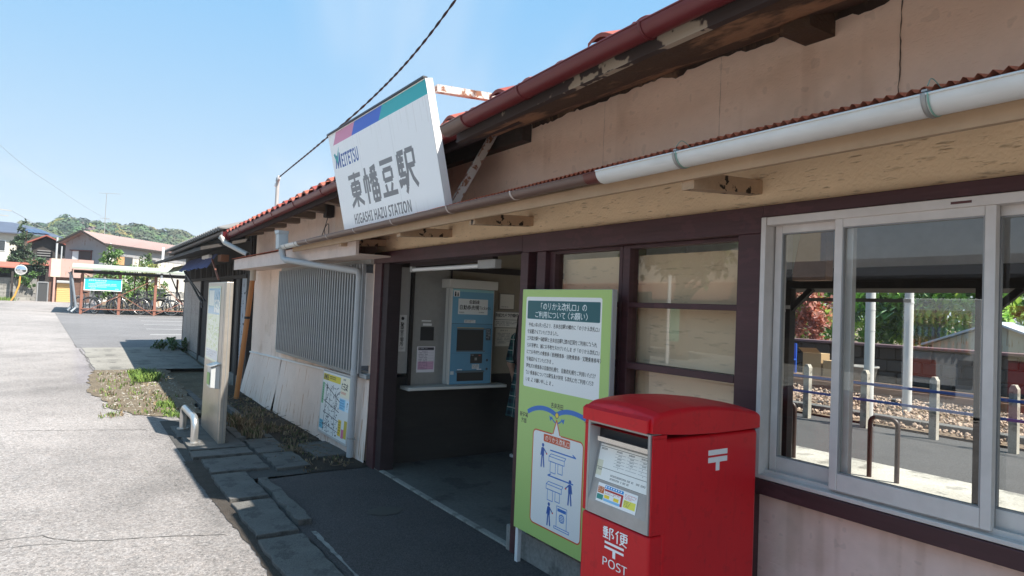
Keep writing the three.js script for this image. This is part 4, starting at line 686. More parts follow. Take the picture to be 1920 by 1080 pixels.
  const label = canvas(512, 260, (x, W, H) => {
    x.fillStyle = '#f1efe8'; x.fillRect(0, 0, W, H); x.fillStyle = 'rgba(200,190,130,0.35)'; x.fillRect(0, 120, 60, 110);
    x.strokeStyle = '#222'; x.lineWidth = 3; x.strokeRect(3, 3, W - 6, H - 6);
    x.fillStyle = '#222'; x.fillRect(8, 20, W - 16, 3); scrawl(x, 20, 28, 90, 24, 1, 1, '#222', 1);
    for (let c = 0; c < 3; c++) { scrawl(x, 170 + c * 115, 28, 90, 20, 1, 5 + c, '#222', 1); for (let i = 0; i < 5; i++) { x.fillStyle = '#555'; x.fillRect(160 + c * 115, 52 + i * 22, 100, 1.5); scrawl(x, 185 + c * 115, 56 + i * 22, 60, 14, 1, 10 + i + c * 7, '#333', i < 4 - c ? 0.9 : 0.2); } }
    x.fillStyle = '#222'; x.fillRect(8, 170, W - 16, 3); scrawl(x, 20, 178, 60, 20, 1, 40, '#222', 1); scrawl(x, 150, 200, 330, 46, 2, 41, '#333', 0.8);
  });
  part(f, 'notice_plate', plate(fx0 + 0.024, fx1 - 0.016, 0.893, 1.020), print('collection_times_print', label, { r: 0.35 }));
  const sticker = canvas(320, 160, (x, W, H) => {
    x.fillStyle = '#f3f1ee'; x.fillRect(0, 0, W, H); x.fillStyle = '#2f8fd0'; x.fillRect(60, 8, 150, 26); for (let i = 0; i < 7; i++) { x.fillStyle = '#fff'; x.fillRect(66 + i * 20, 14, 9, 12); }
    x.fillStyle = '#b3252c'; x.fillRect(60, 40, 150, 16); x.fillRect(196, 40, 16, 100); x.fillStyle = '#c66a34'; x.fillRect(4, 30, 52, 56); x.fillStyle = '#2d8d83'; x.fillRect(4, 96, 52, 44);
    x.fillStyle = '#f2d23c'; x.fillRect(64, 88, 42, 28); x.fillRect(140, 88, 42, 28); x.fillStyle = '#86c0e4'; x.fillRect(60, 120, 136, 22); x.fillStyle = '#e8e25a'; x.fillRect(220, 70, 92, 62); scrawl(x, 222, 20, 90, 44, 4, 3, '#b33'); scrawl(x, 226, 76, 50, 50, 4, 4, '#555'); scrawl(x, 8, 34, 44, 48, 3, 5, '#fff'); scrawl(x, 64, 60, 130, 24, 2, 6, '#a33');
  });
  part(f, 'sticker', plate(fx0 + 0.052, fx1 - 0.060, 0.822, 0.885), print('postage_sticker_print', sticker, { r: 0.4 }));
  const front = canvas(256, 420, (x) => {
    x.strokeStyle = '#f6f3f2'; x.lineCap = 'butt'; x.lineWidth = 12; glyph(x, '郵', 8, 10, 112, 130); glyph(x, '便', 132, 10, 112, 130);
    x.fillStyle = '#f6f3f2'; x.fillRect(28, 160, 186, 24); x.fillRect(28, 208, 186, 24); x.fillRect(108, 232, 28, 66); latin(x, 'POST', 4, 320, 246, 84, '', '#f6f3f2');
  });
  part(p, 'lettering', quad(V(-1.724, 0.604, zf + 0.0015), V(-1.592, 0.604, zf + 0.0015), V(-1.592, 0.752, zf + 0.0015), V(-1.724, 0.752, zf + 0.0015)), print('post_lettering', front, { alpha: true, r: 0.4 }));
  const wx = x1 + 0.0012;
  part(p, 'postal_mark', [B(wx - 0.002, wx, 1.009, 1.0275, 0.352, 0.455), B(wx - 0.002, wx, 0.979 + 0.004, 1.0015, 0.352, 0.455), B(wx - 0.002, wx, 0.953, 0.983, 0.394, 0.413)], mWhite);
}

// ---------------------------------------------------------------- green information board by the entrance
{
  const W = 660, H = 1200;
  const tex = canvas(W, H, (x) => {
    x.fillStyle = '#b2d07a'; x.fillRect(0, 0, W, H);
    x.fillStyle = '#f3f3ef'; rr(x, 0.05 * W, 0.030 * H, 0.86 * W, 0.375 * H, 12); x.fill();
    x.fillStyle = '#135f66'; rr(x, 0.07 * W, 0.046 * H, 0.825 * W, 0.076 * H, 6); x.fill();
    say(x, '「のりかえ改札口」の', 0.205 * W, 0.053 * H, 36, { color: '#f4f6f4', weight: 0.1, step: 1.02 }); say(x, 'ご利用について(お願い)', 0.165 * W, 0.088 * H, 34, { color: '#f4f6f4', weight: 0.1, step: 1.02 });
    const L = [' 平成20年6月29日より、吉良吉田駅の構内に「のりかえ改札口」', 'を設置させていただきました。', '三河鳥羽駅〜蒲郡駅と吉良吉田駅以遠の区間をご利用になられ', 'るお客様は、誠にお手数をおかけいたしますが「のりかえ改札口」', 'にてお手持ちの乗車券(普通乗車券・回数乗車券・定期乗車券等)', 'を確認させていただきます。', '磁気式の乗車券は自動改札機を、自動改札機をご利用いただけ', 'ない乗車券については駅係員が拝見する改札口をご利用くださ', 'いますようお願い申し上げます。'];
    L.forEach((s, i) => say(x, s.replace('よう', 'よう'), 0.078 * W, (0.137 + i * 0.0285) * H, 21, { color: '#20211f', weight: 0.09, aspect: 0.86, step: 1.04 }));
    // little line map
    x.strokeStyle = '#2f73c4'; x.lineWidth = 22; x.lineCap = 'butt'; x.beginPath(); x.moveTo(0.125 * W, 0.508 * H); x.bezierCurveTo(0.25 * W, 0.470 * H, 0.38 * W, 0.472 * H, 0.47 * W, 0.493 * H); x.bezierCurveTo(0.55 * W, 0.466 * H, 0.68 * W, 0.455 * H, 0.90 * W, 0.500 * H); x.stroke();
    x.fillStyle = '#f1d34b'; x.strokeStyle = '#556'; x.lineWidth = 3; x.beginPath(); x.arc(0.478 * W, 0.494 * H, 13, 0, 7); x.fill(); x.stroke();
    say(x, '吉良吉田', 0.405 * W, 0.447 * H, 25, { color: '#20211f', aspect: 0.9 }); say(x, '新安城', 0.025 * W, 0.513 * H, 24, { color: '#20211f', aspect: 0.9 }); say(x, '方面', 0.045 * W, 0.537 * H, 24, { color: '#20211f', aspect: 0.9 });
    x.strokeStyle = '#2f73c4'; x.lineWidth = 6; x.beginPath(); x.arc(0.478 * W, 0.487 * H, 44, 0.5, 2.64); x.stroke();
    x.fillStyle = '#2f73c4'; for (const s of [-1, 1]) { x.beginPath(); x.moveTo(0.478 * W + s * 58, 0.500 * H); x.lineTo(0.478 * W + s * 50, 0.522 * H); x.lineTo(0.478 * W + s * 34, 0.510 * H); x.fill(); }
    // framed panel with the pictograms
    x.fillStyle = '#f3f3ef'; x.strokeStyle = '#d4532a'; x.lineWidth = 6; rr(x, 0.205 * W, 0.570 * H, 0.570 * W, 0.375 * H, 24); x.fill(); x.stroke();
    x.beginPath(); x.moveTo(0.44 * W, 0.571 * H); x.lineTo(0.478 * W, 0.512 * H); x.lineTo(0.52 * W, 0.571 * H); x.fill(); x.stroke(); x.fillRect(0.43 * W, 0.569 * H, 0.10 * W, 8);
    x.fillStyle = '#d4532a'; rr(x, 0.335 * W, 0.578 * H, 0.30 * W, 0.030 * H, 6); x.fill(); say(x, 'のりかえ改札口', 0.350 * W, 0.581 * H, 28, { color: '#fbf6f0', weight: 0.1, aspect: 0.92 });
    const man = (u, v, s, dir) => { x.fillStyle = x.strokeStyle = '#2358a8'; x.lineCap = 'round'; x.beginPath(); x.arc(u, v + 9 * s, 9 * s, 0, 7); x.fill(); rr(x, u - 11 * s, v + 20 * s, 22 * s, 42 * s, 7 * s); x.fill(); x.lineWidth = 9 * s; x.beginPath(); x.moveTo(u - 5 * s, v + 60 * s); x.lineTo(u - 9 * s, v + 112 * s); x.moveTo(u + 5 * s, v + 60 * s); x.lineTo(u + 12 * s, v + 110 * s); x.stroke(); x.lineWidth = 6 * s; x.beginPath(); x.moveTo(u + dir * 8 * s, v + 26 * s); x.lineTo(u + dir * 32 * s, v + 46 * s); x.moveTo(u - dir * 9 * s, v + 26 * s); x.lineTo(u - dir * 15 * s, v + 58 * s); x.stroke(); x.fillStyle = '#c9302c'; x.fillRect(u + dir * 30 * s - 4, v + 42 * s, 9 * s, 7 * s); };
    const gate = (u, v) => { x.strokeStyle = '#2f73c4'; x.lineWidth = 3; x.strokeRect(u, v + 24, 116, 22); x.strokeRect(u + 12, v + 46, 40, 50); x.strokeRect(u + 70, v + 46, 34, 44); x.beginPath(); x.moveTo(u, v + 24); x.lineTo(u + 16, v + 10); x.lineTo(u + 126, v + 10); x.lineTo(u + 116, v + 24); x.stroke(); };
    man(0.330 * W, 0.616 * H, 1, 1); gate(0.405 * W, 0.640 * H); man(0.650 * W, 0.722 * H, 1, -1); gate(0.385 * W, 0.750 * H); man(0.425 * W, 0.838 * H, 0.95, 1);
    x.strokeStyle = '#2f73c4'; x.lineWidth = 6; for (const [a, b, c, d] of [[0.42, 0.70, 0.635, 1], [0.68, 0.40, 0.735, -1]]) { x.beginPath(); x.moveTo(a * W, c * H); x.lineTo(b * W, c * H); x.lineTo((b - 0.03 * d) * W, (c - 0.008) * H); x.stroke(); }
    x.lineWidth = 3; x.strokeRect(0.515 * W, 0.838 * H, 74, 96); x.fillStyle = '#2f73c4'; x.fillRect(0.525 * W, 0.845 * H, 62, 14); x.beginPath(); x.arc(0.573 * W, 0.880 * H, 18, 0, 7); x.stroke(); for (let i = -2; i <= 2; i++) { x.beginPath(); x.moveTo(0.573 * W - 16, 0.880 * H + i * 7); x.lineTo(0.573 * W + 16, 0.880 * H + i * 7); x.stroke(); } x.strokeRect(0.49 * W, 0.918 * H, 110, 10);
  });
  const b = thing('information_board', 'tall green information board with white text panel, standing left of the post box', 'notice board', [-2.8, 0, 0.075]);
  part(b, 'panel', B(-3.186, -2.404, 0.205, 1.614, 0.062, 0.0945, 0.003), M('board_edge', [0.46, 0.46, 0.45], { r: 0.5 }));
  part(b, 'poster', quad(V(-3.184, 0.207, 0.096), V(-2.408, 0.207, 0.096), V(-2.408, 1.612, 0.096), V(-3.184, 1.612, 0.096)), print('information_print', tex, { r: 0.35 }));
  for (const x of [-3.165, -2.425]) part(b, 'leg', B(x - 0.014, x + 0.014, 0.0, 0.205, 0.060, 0.086, 0.002), mWhite);
}

// ---------------------------------------------------------------- ticket office front: machine, counter, lamp and notices
{
  const fx = -5.47, t = thing('ticket_machine', 'pale blue ticket vending machine on the counter inside the entrance', 'ticket machine', [-5.53, 0.735, -0.93]);
  part(t, 'cabinet', B(-5.61, fx, 0.738, 1.665, -1.16, -0.67, 0.006), mMachIvory);
  part(t, 'canopy_hood', B(-5.61, fx + 0.055, 1.666, 1.752, -1.165, -0.62, 0.006), mMachIvory);
  const tex = canvas(512, 1024, (x, W, H) => {
    x.fillStyle = '#6aa6c4'; x.fillRect(0, 0, W, H); x.fillStyle = '#5b98b8'; x.fillRect(0, 372, W, H - 372);
    x.fillStyle = '#8fc3c9'; x.fillRect(0, 0, W, 30);
    x.fillStyle = '#e9ebe8'; x.fillRect(10, 18, 74, 66); x.fillStyle = '#15181b'; x.beginPath(); x.arc(32, 40, 9, 0, 7); x.arc(62, 46, 7, 0, 7); x.fill(); x.fillRect(22, 50, 20, 30); x.fillRect(54, 54, 16, 26);
    x.fillStyle = '#e4e8e6'; x.fillRect(70, 104, 370, 168); say(x, '名鉄線', 200, 114, 42, { color: '#15181b', weight: 0.1 }); say(x, '自動券売機Tickets', 84, 170, 50, { color: '#15181b', weight: 0.1, aspect: 0.95 }); x.font = '22px sans-serif'; x.fillText('tickets', 84, 258); scrawl(x, 330, 240, 100, 16, 1, 4, '#333');
    x.fillStyle = '#dfe3e2'; x.fillRect(150, 330, 140, 34); scrawl(x, 156, 334, 128, 26, 2, 8, '#555');
    x.fillStyle = '#2a3b44'; x.fillRect(0, 371, W, 4);
    x.fillStyle = '#d9b13a'; x.fillRect(70, 414, 330, 14); x.fillStyle = '#12171b'; x.fillRect(70, 430, 330, 236);
    x.fillStyle = '#41505a'; x.fillRect(430, 420, 62, 130); scrawl(x, 436, 426, 50, 118, 7, 9, '#dfe6ea');
    x.fillStyle = '#4e87a5'; x.fillRect(0, 690, W, 4); x.fillStyle = '#14181b'; x.fillRect(245, 698, 150, 104); x.fillStyle = '#8c8f8f'; x.fillRect(300, 740, 30, 30); x.fillStyle = '#c04a35'; x.fillRect(350, 712, 24, 10); x.fillStyle = '#dfe6ea'; scrawl(x, 250, 706, 60, 18, 1, 3, '#dfe6ea');
    x.fillStyle = '#d6dcdc'; x.fillRect(270, 812, 90, 50); scrawl(x, 274, 816, 82, 42, 4, 11, '#444');
    x.fillStyle = '#0e1214'; x.fillRect(88, 880, 330, 112); x.fillStyle = '#dfe6ea'; x.fillRect(90, 862, 60, 12); x.fillRect(330, 862, 60, 12); x.fillStyle = '#cfd8d8'; x.fillRect(8, 884, 40, 36); x.fillStyle = '#39434a'; x.beginPath(); x.arc(458, 770, 14, 0, 7); x.arc(458, 866, 14, 0, 7); x.fill();
  });
  part(t, 'front_panel', quad(V(fx + 0.002, 0.742, -0.685), V(fx + 0.002, 0.742, -1.150), V(fx + 0.002, 1.662, -1.150), V(fx + 0.002, 1.662, -0.685)), print('ticket_machine_print', tex, { r: 0.4 }));
  for (const [a, b, d] of [[1.27, 1.285, 0.012], [1.055, 1.066, 0.012], [0.855, 0.868, 0.018]]) part(t, 'trim_strip', B(fx + 0.002, fx + d, a, b, -1.065, -0.75), M('machine_trim', [0.10, 0.16, 0.20], { r: 0.4 }));
  part(t, 'side_panel_seam', B(-5.52, -5.515, 0.75, 1.66, -0.6695, -0.668), mAluDark);

  const w = thing('ticket_counter', 'grey steel ticket window with a white counter shelf, left of the ticket machine', 'counter', [-5.58, 0.7, -0.5]);
  part(w, 'counter_shelf', prism([[-0.23, 0.705], [-1.30, 0.705], [-1.30, 0.734], [-0.23, 0.734]].map((p) => [p[0], p[1]]), -5.60, -5.39, 'x', 0.008), mMachIvory);
  part(w, 'window_panel', [B(-5.60, -5.578, 0.736, 1.835, -0.715, -0.325)], M('grey_steel_panel', [0.34, 0.335, 0.32], { r: 0.45, m: 0.2, map: T.mottle, s: 0.9 }));
  part(w, 'frame', [B(-5.60, -5.555, 0.72, 1.84, -0.325, -0.295, 0.003), B(-5.60, -5.56, 0.736, 1.84, -0.725, -0.712, 0.003)], mDarkWood);
  part(w, 'speaking_hole', [B(-5.578, -5.572, 1.155, 1.285, -0.552, -0.413)], mBlack);
  part(w, 'small_label', [B(-5.578, -5.5755, 1.296, 1.318, -0.528, -0.436), B(-5.578, -5.5755, 1.335, 1.348, -0.52, -0.42)], mWhite);
  const fares = canvas(256, 380, (x, W, H) => { x.fillStyle = '#ece6ea'; x.fillRect(0, 0, W, H); x.fillStyle = '#3f3a44'; x.fillRect(14, 10, W - 28, 40); scrawl(x, 24, 16, 200, 26, 1, 2, '#fff'); x.fillStyle = '#d9a9c4'; x.fillRect(14, 220, W - 28, 120); for (let i = 0; i < 12; i++) { x.fillStyle = '#6b5f70'; x.fillRect(14, 60 + i * 24, W - 28, 1.5); scrawl(x, 22, 62 + i * 24, 210, 18, 1, 30 + i, '#4b3a55', 0.8); } });
  solo('fare_table', B(-5.5775, -5.5755, 0.852, 1.098, -0.575, -0.385), M('paper_edge', [0.7, 0.7, 0.7]), 'pink and white fare table sheet stuck on the grey ticket window panel', 'poster', null, [-5.577, 0.97, -0.48]);
  part(scene.children[scene.children.length - 1], 'printed_sheet', quad(V(-5.5747, 0.854, -0.387), V(-5.5747, 0.854, -0.573), V(-5.5747, 1.096, -0.573), V(-5.5747, 1.096, -0.387)).translate(5.577, -0.97, 0.48), print('fare_print', fares));

  const pol = thing('police_notice', 'tall narrow white board with vertical black lettering beside the ticket window', 'sign', [-5.6, 0.85, -0.2]);
  part(pol, 'board', B(-5.602, -5.585, 0.845, 1.838, -0.292, -0.125, 0.002), M('off_white_board', [0.60, 0.585, 0.56], { r: 0.6, map: T.mottle, s: 0.8 }));
  const pt = canvas(160, 640, (x, W, H) => { x.fillStyle = '#f0efec'; x.fillRect(0, 0, W, H); x.fillStyle = '#191919'; for (let i = 0; i < 5; i++) { const a = -1.571 + i * 1.2566; x.beginPath(); x.arc(80 + 17 * Math.cos(a), 62 + 17 * Math.sin(a), 15, 0, 7); x.fill(); } say(x, '警察官立寄所', 42, 125, 70, { color: '#191919', weight: 0.1, down: true, step: 1.0 }); scrawl(x, 40, 570, 84, 46, 3, 4, '#333'); });
  part(pol, 'lettering', quad(V(-5.5835, 1.050, -0.188), V(-5.5835, 1.050, -0.268), V(-5.5835, 1.392, -0.268), V(-5.5835, 1.392, -0.188)), print('police_print', pt));

  const paper = (name, label, z0, z1, y0, y1, draw, frame) => {
    const n = thing(name, label, 'notice', [-5.598, (y0 + y1) / 2, (z0 + z1) / 2]);
    if (frame) part(n, 'frame', [B(-5.60, -5.59, y0, y1, z1, z0)], M('notice_frame', [0.22, 0.19, 0.15], { r: 0.6 }));
    const k = frame ? 0.012 : 0, X = frame ? -5.5885 : -5.5965;
    part(n, 'sheet', quad(V(X, y0 + k, z0 - k), V(X, y0 + k, z1 + k), V(X, y1 - k, z1 + k), V(X, y1 - k, z0 - k)), print(name + '_print_' + Math.round(y0 * 100), canvas(256, Math.round(256 * (y1 - y0) / (z0 - z1)), draw)));
  };
  paper('framed_notice', 'small framed white notice high on the cream wall right of the ticket machine', -1.295, -1.49, 1.475, 1.648, (x, W, H) => { x.fillStyle = '#dcd8cc'; x.fillRect(0, 0, W, H); scrawl(x, 20, H - 40, W - 40, 26, 1, 3, '#444'); }, true);
  paper('camera_notice', 'white security camera notice with bold black letters on the cream wall', -1.255, -1.565, 1.295, 1.458, (x, W, H) => { x.fillStyle = '#e2e0d8'; x.fillRect(0, 0, W, H); x.strokeStyle = '#222'; x.lineWidth = 3; x.strokeRect(3, 3, W - 6, H * 0.5); say(x, '防犯カメラ作動中', 10, 16, 30, { color: '#1d1d1d', weight: 0.11, aspect: 0.94 }); scrawl(x, 12, H * 0.62, W - 30, H * 0.3, 3, 4, '#555'); }, false);
  paper('typed_notice', 'typed paper notice lowest on the cream wall right of the ticket machine', -1.27, -1.53, 1.10, 1.285, (x, W, H) => { x.fillStyle = '#d3cdbd'; x.fillRect(0, 0, W, H); scrawl(x, 60, 14, 130, 22, 1, 6, '#333'); scrawl(x, 22, 46, W - 44, H - 70, 7, 7, '#555'); }, false);

  const l = thing('tube_lamp', 'unlit fluorescent tube lamp with grey fitting under the entrance beam', 'lamp', [-4.6, 1.83, -0.12]);
  part(l, 'fitting', [B(-5.22, -3.86, 1.825, 1.86, -0.15, -0.105, 0.004)], mMaroonDark);
  part(l, 'end_cap', [B(-4.06, -3.82, 1.775, 1.838, -0.155, -0.10, 0.004), B(-5.22, -5.18, 1.775, 1.826, -0.145, -0.105, 0.004)], mGreyPaint);
  part(l, 'tube', plain(new THREE.CylinderGeometry(0.017, 0.017, 1.12, 14).rotateZ(Math.PI / 2).translate(-4.62, 1.797, -0.125)), M('white_lamp_tube', [0.82, 0.82, 0.80], { r: 0.3 }));
}

// ---------------------------------------------------------------- map board on the wall sheets
{
  const tex = canvas(640, 500, (x, W, H) => {
    x.fillStyle = '#e8e8e4'; x.fillRect(0, 0, W, H); x.fillStyle = '#e4cf3e'; x.fillRect(16, 26, 400, 52); x.fillStyle = '#30302a'; say(x, '東幡豆', 24, 30, 44, { color: '#30302a', weight: 0.12, aspect: 0.9 }); scrawl(x, 160, 30, 240, 46, 1, 3, '#30302a', 1);
    x.fillStyle = '#f3ead0'; x.fillRect(430, 16, 196, 150); say(x, 'だ', 438, 58, 54, { color: '#1e1e1e', weight: 0.12 }); say(x, 'る', 484, 58, 54, { color: '#1e1e1e', weight: 0.12 }); say(x, 'ま', 530, 58, 54, { color: '#1e1e1e', weight: 0.12 }); scrawl(x, 440, 124, 170, 30, 1, 5, '#d1552d', 1); scrawl(x, 470, 24, 90, 24, 1, 6, '#333', 1);
    x.fillStyle = '#8fcdea'; x.fillRect(430, 180, 120, 84); scrawl(x, 434, 186, 112, 74, 4, 7, '#2867a8', 1); x.fillStyle = '#dff0f8'; x.fillRect(550, 180, 76, 84); x.fillStyle = '#222'; say(x, '「', 560, 195, 50, { color: '#222', weight: 0.14 });
    x.fillStyle = '#77b98a'; x.fillRect(14, 100, 44, 170); scrawl(x, 18, 104, 36, 160, 9, 8, '#245b3a', 1); x.fillStyle = '#6fc0d6'; x.fillRect(14, 400, 84, 70); scrawl(x, 18, 404, 76, 60, 3, 9, '#215c78', 1);
    x.fillStyle = '#e9c94a'; x.fillRect(440, 340, 66, 120); scrawl(x, 446, 350, 54, 100, 5, 11, '#44391a', 1); x.fillStyle = '#d6709a'; x.fillRect(516, 400, 50, 66); x.fillStyle = '#c9b54b'; x.fillRect(566, 330, 60, 130);
    const r = rng(44); x.strokeStyle = '#3b3d42'; for (const [a, b, c, d, w] of [[70, 110, 430, 210, 6], [70, 240, 430, 290, 6], [80, 330, 430, 360, 5], [120, 100, 100, 480, 7], [210, 110, 190, 480, 5], [330, 150, 350, 480, 7], [70, 420, 430, 440, 4]]) { x.lineWidth = w; x.beginPath(); x.moveTo(a, b); x.lineTo(c, d); x.stroke(); }
    x.fillStyle = '#4a4d52'; for (let i = 0; i < 170; i++) { const u = 76 + 340 * r(), v = 100 + 370 * r(); x.fillRect(u, v, 5 + 18 * r(), 4 + 9 * r()); }
    x.strokeStyle = '#9aa0a4'; x.lineWidth = 10; x.strokeRect(5, 5, W - 10, H - 10);
  });
  const m = thing('town_map_board', 'yellow-titled town map board fixed to the wall sheets behind the downpipe', 'map board', [-6.47, 0.43, 0.09]);
  const P = (x, y) => V(x, y, 0.060 + (0.77 - y) * 0.05);
  part(m, 'panel', [beam(P(-6.90, 0.11).add(V(0, 0, -0.006)), P(-6.05, 0.11).add(V(0, 0, -0.006)), 0.012, 0.02), beam(P(-6.90, 0.757).add(V(0, 0, -0.006)), P(-6.05, 0.765).add(V(0, 0, -0.006)), 0.012, 0.02), beam(P(-6.90, 0.11).add(V(0, 0, -0.006)), P(-6.90, 0.757).add(V(0, 0, -0.006)), 0.02, 0.012), beam(P(-6.05, 0.11).add(V(0, 0, -0.006)), P(-6.05, 0.765).add(V(0, 0, -0.006)), 0.02, 0.012)], mAlu);
  part(m, 'map_sheet', quad(P(-6.90, 0.11), P(-6.05, 0.11), P(-6.05, 0.762), P(-6.90, 0.757)), print('town_map_print', tex, { r: 0.5 }));
}

// ---------------------------------------------------------------- stainless map stand, hoop guard, orange pipe
{
  const k = thing('map_stand', 'tall stainless steel map stand with leaflet box at the road edge', 'map stand', [-7.49, 0, 1.03]);
  const tex = canvas(512, 720, (x, W, H) => {
    const g = rng(12); x.fillStyle = '#dfe9c9'; x.fillRect(0, 0, W, H); x.fillStyle = '#8fbfd9'; x.fillRect(20, 20, W - 40, 250); x.fillStyle = '#e9efe9'; x.fillRect(40, 40, 210, 150); x.fillRect(270, 130, 210, 120);
    x.fillStyle = '#4d94b8'; for (let i = 0; i < 30; i++) { x.beginPath(); x.arc(300 + 180 * g(), 60 + 190 * g(), 6 + 16 * g(), 0, 7); x.fill(); }
    x.fillStyle = '#c9dba4'; for (let i = 0; i < 60; i++) x.fillRect(20 + 460 * g(), 280 + 300 * g(), 20 + 60 * g(), 8 + 30 * g());
    x.strokeStyle = '#f4f4ea'; x.lineWidth = 5; for (let i = 0; i < 12; i++) { x.beginPath(); x.moveTo(20 + 470 * g(), 280 + 320 * g()); x.lineTo(20 + 470 * g(), 280 + 320 * g()); x.stroke(); }
    x.fillStyle = '#c9d4dc'; x.fillRect(20, 610, W - 40, 90); scrawl(x, 40, 620, W - 90, 70, 3, 4, '#55708a');
  });
  const x0 = -8.01, x1 = -6.965, z = 1.066;
  part(k, 'casing', [B(x0, x1, 0.0, 1.642, 1.0, z, 0.006)], M('stand_steel', [0.56, 0.50, 0.43], { r: 0.35, m: 0.6, map: T.mottle, s: 0.9 }));
  part(k, 'edge_trim', [B(x1 - 0.085, x1 - 0.079, 0.02, 1.63, z - 0.001, z + 0.0015), B(x1 - 0.002, x1 + 0.0015, 0.02, 1.63, 1.028, 1.034)], mAluDark);
  part(k, 'map_panel', quad(V(x0 + 0.05, 0.80, z + 0.0025), V(x1 - 0.26, 0.80, z + 0.0025), V(x1 - 0.26, 1.60, z + 0.0025), V(x0 + 0.05, 1.60, z + 0.0025)), print('map_stand_print', tex, { r: 0.12 }));
  const b = part(k, 'leaflet_box', [prism([[z, 0.56], [z + 0.085, 0.575], [z + 0.085, 0.775], [z, 0.80]], -7.26, -7.06, 'x', 0.004)], M('pale_leaflet_box', [0.60, 0.61, 0.60], { r: 0.35, m: 0.3 }));
  part(b, 'green_leaflet', B(-7.24, -7.09, 0.60, 0.72, z + 0.0895, z + 0.091), M('leaflet_green', [0.22, 0.42, 0.10], { r: 0.4 }));
  part(b, 'box_lid', [prism([[z, 0.806], [z + 0.10, 0.778], [z + 0.10, 0.79], [z, 0.82]], -7.275, -7.045, 'x', 0.002)], mSteel);
  part(k, 'footing', B(x0 - 0.08, x1 + 0.08, 0, 0.03, 0.88, 1.2, 0.008), mSlab);
}
solo('hoop_guard', [pipe([V(-7.92, 0, 1.262), V(-7.92, 0.268, 1.262), V(-7.11, 0.268, 1.262), V(-7.11, 0, 1.262)], 0.035, 18, 0.12), cyl(-7.92, 0.0, 0.035, 1.262, 0.06), cyl(-7.11, 0.0, 0.035, 1.262, 0.06)], mSteel, 'low stainless steel hoop guard on the ground before the map stand', 'barrier', null, [-7.5, 0, 1.262]);
{
  const p = thing('drain_pipe', 'leaning orange plastic drain pipe at the far corner of the cream station wall', 'pipe', [-9.95, 0, 0.3]);
  part(p, 'pipe', pipe([V(-9.97, 1.80, 0.17), V(-9.93, 0.02, 0.32)], 0.035, 14), mOrangePipe);
  part(p, 'clamp', cyl(-9.955, 1.18, 1.215, 0.222, 0.041), mBlack);
  part(p, 'top_socket', [cyl(-9.97, 1.74, 1.90, 0.17, 0.042)], M('beige_socket', [0.52, 0.46, 0.38], { r: 0.5 }));
}
// junction box with loose cable under the eave, and the mast that carries the overhead cable
{
  const j = thing('junction_box', 'small black cable box with loose looped wires under the roof edge', 'cable box', [-7.05, 2.5, 0.05]);
  part(j, 'box', [B(-7.10, -6.98, 2.41, 2.60, 0.005, 0.09, 0.006), B(-7.14, -7.11, 2.45, 2.6, 0.005, 0.05)], mDarkWood);
  part(j, 'loose_cable', [tube([V(-7.06, 2.41, 0.05), V(-7.09, 2.33, 0.06), V(-7.16, 2.26, 0.06), V(-7.20, 2.22, 0.06), V(-7.16, 2.18, 0.06), V(-7.10, 2.22, 0.06), V(-7.12, 2.29, 0.06), V(-7.03, 2.34, 0.05), V(-7.0, 2.2, 0.05), V(-6.98, 2.14, 0.05)], 0.004, 50, 5)], mBlack);
  const m = thing('cable_mast', 'thin grey mast behind the roof edge holding up the overhead cable', 'mast', [-8.5, 2.6, 0.25]);
  part(m, 'pole', [cyl(-8.5, 2.5, 3.03, 0.25, 0.022), beam(V(-8.55, 3.0, 0.25), V(-8.44, 3.0, 0.25), 0.03, 0.02)], mGreyPaint);
  part(m, 'insulator', [cyl(-8.46, 3.0, 3.05, 0.25, 0.018), cyl(-8.53, 2.92, 2.96, 0.25, 0.03)], mWhite);
  const c = [V(-8.47, 3.03, 0.25), V(-8.1, 3.12, 0.19), V(-7.2, 3.22, 0.16), V(-5.75, 3.42, 0.10), V(-4.9, 3.62, 0.06), V(-4.1, 4.05, -0.06), V(-3.0, 4.75, -0.3), V(-1.0, 6.2, -0.6), V(4, 8.8, -1)];
  const cv = new THREE.CatmullRomCurve3(c, false, 'centripetal'), tw = [];
  for (const s of [0, Math.PI]) { const pts = []; for (let i = 0; i <= 240; i++) { const q = cv.getPoint(i / 240), a = s + i * 0.9; pts.push(q.add(V(0, Math.cos(a) * 0.0055, Math.sin(a) * 0.0055))); } tw.push(tube(pts, 0.0058, 480, 5)); }
  solo('overhead_cable', tw, mBlack, 'twisted black overhead cable rising across the sky from the roof mast', 'cable');
}

// ---------------------------------------------------------------- person in the entrance
function blob(res, lo, hi, dist) {                      // meshes the field dist(x, y, z) = 0 inside a cube
  const mc = new MarchingCubes(res, new THREE.MeshStandardMaterial(), false, false, 200000);
  const c = lo.clone().add(hi).multiplyScalar(0.5), h = Math.max(hi.x - lo.x, hi.y - lo.y, hi.z - lo.z) / 2;
  mc.isolation = 0;
  for (let k = 0; k < res; k++) for (let j = 0; j < res; j++) for (let i = 0; i < res; i++) mc.field[k * res * res + j * res + i] = -dist(c.x + (i / (res / 2) - 1) * h, c.y + (j / (res / 2) - 1) * h, c.z + (k / (res / 2) - 1) * h);
  mc.update();
  const n = mc.count, g = new THREE.BufferGeometry();
  g.setAttribute('position', new THREE.BufferAttribute(mc.positionArray.slice(0, n * 3), 3)); g.setAttribute('normal', new THREE.BufferAttribute(mc.normalArray.slice(0, n * 3), 3));
  g.scale(h, h, h).translate(c.x, c.y, c.z);
  return uvBox(g);
}
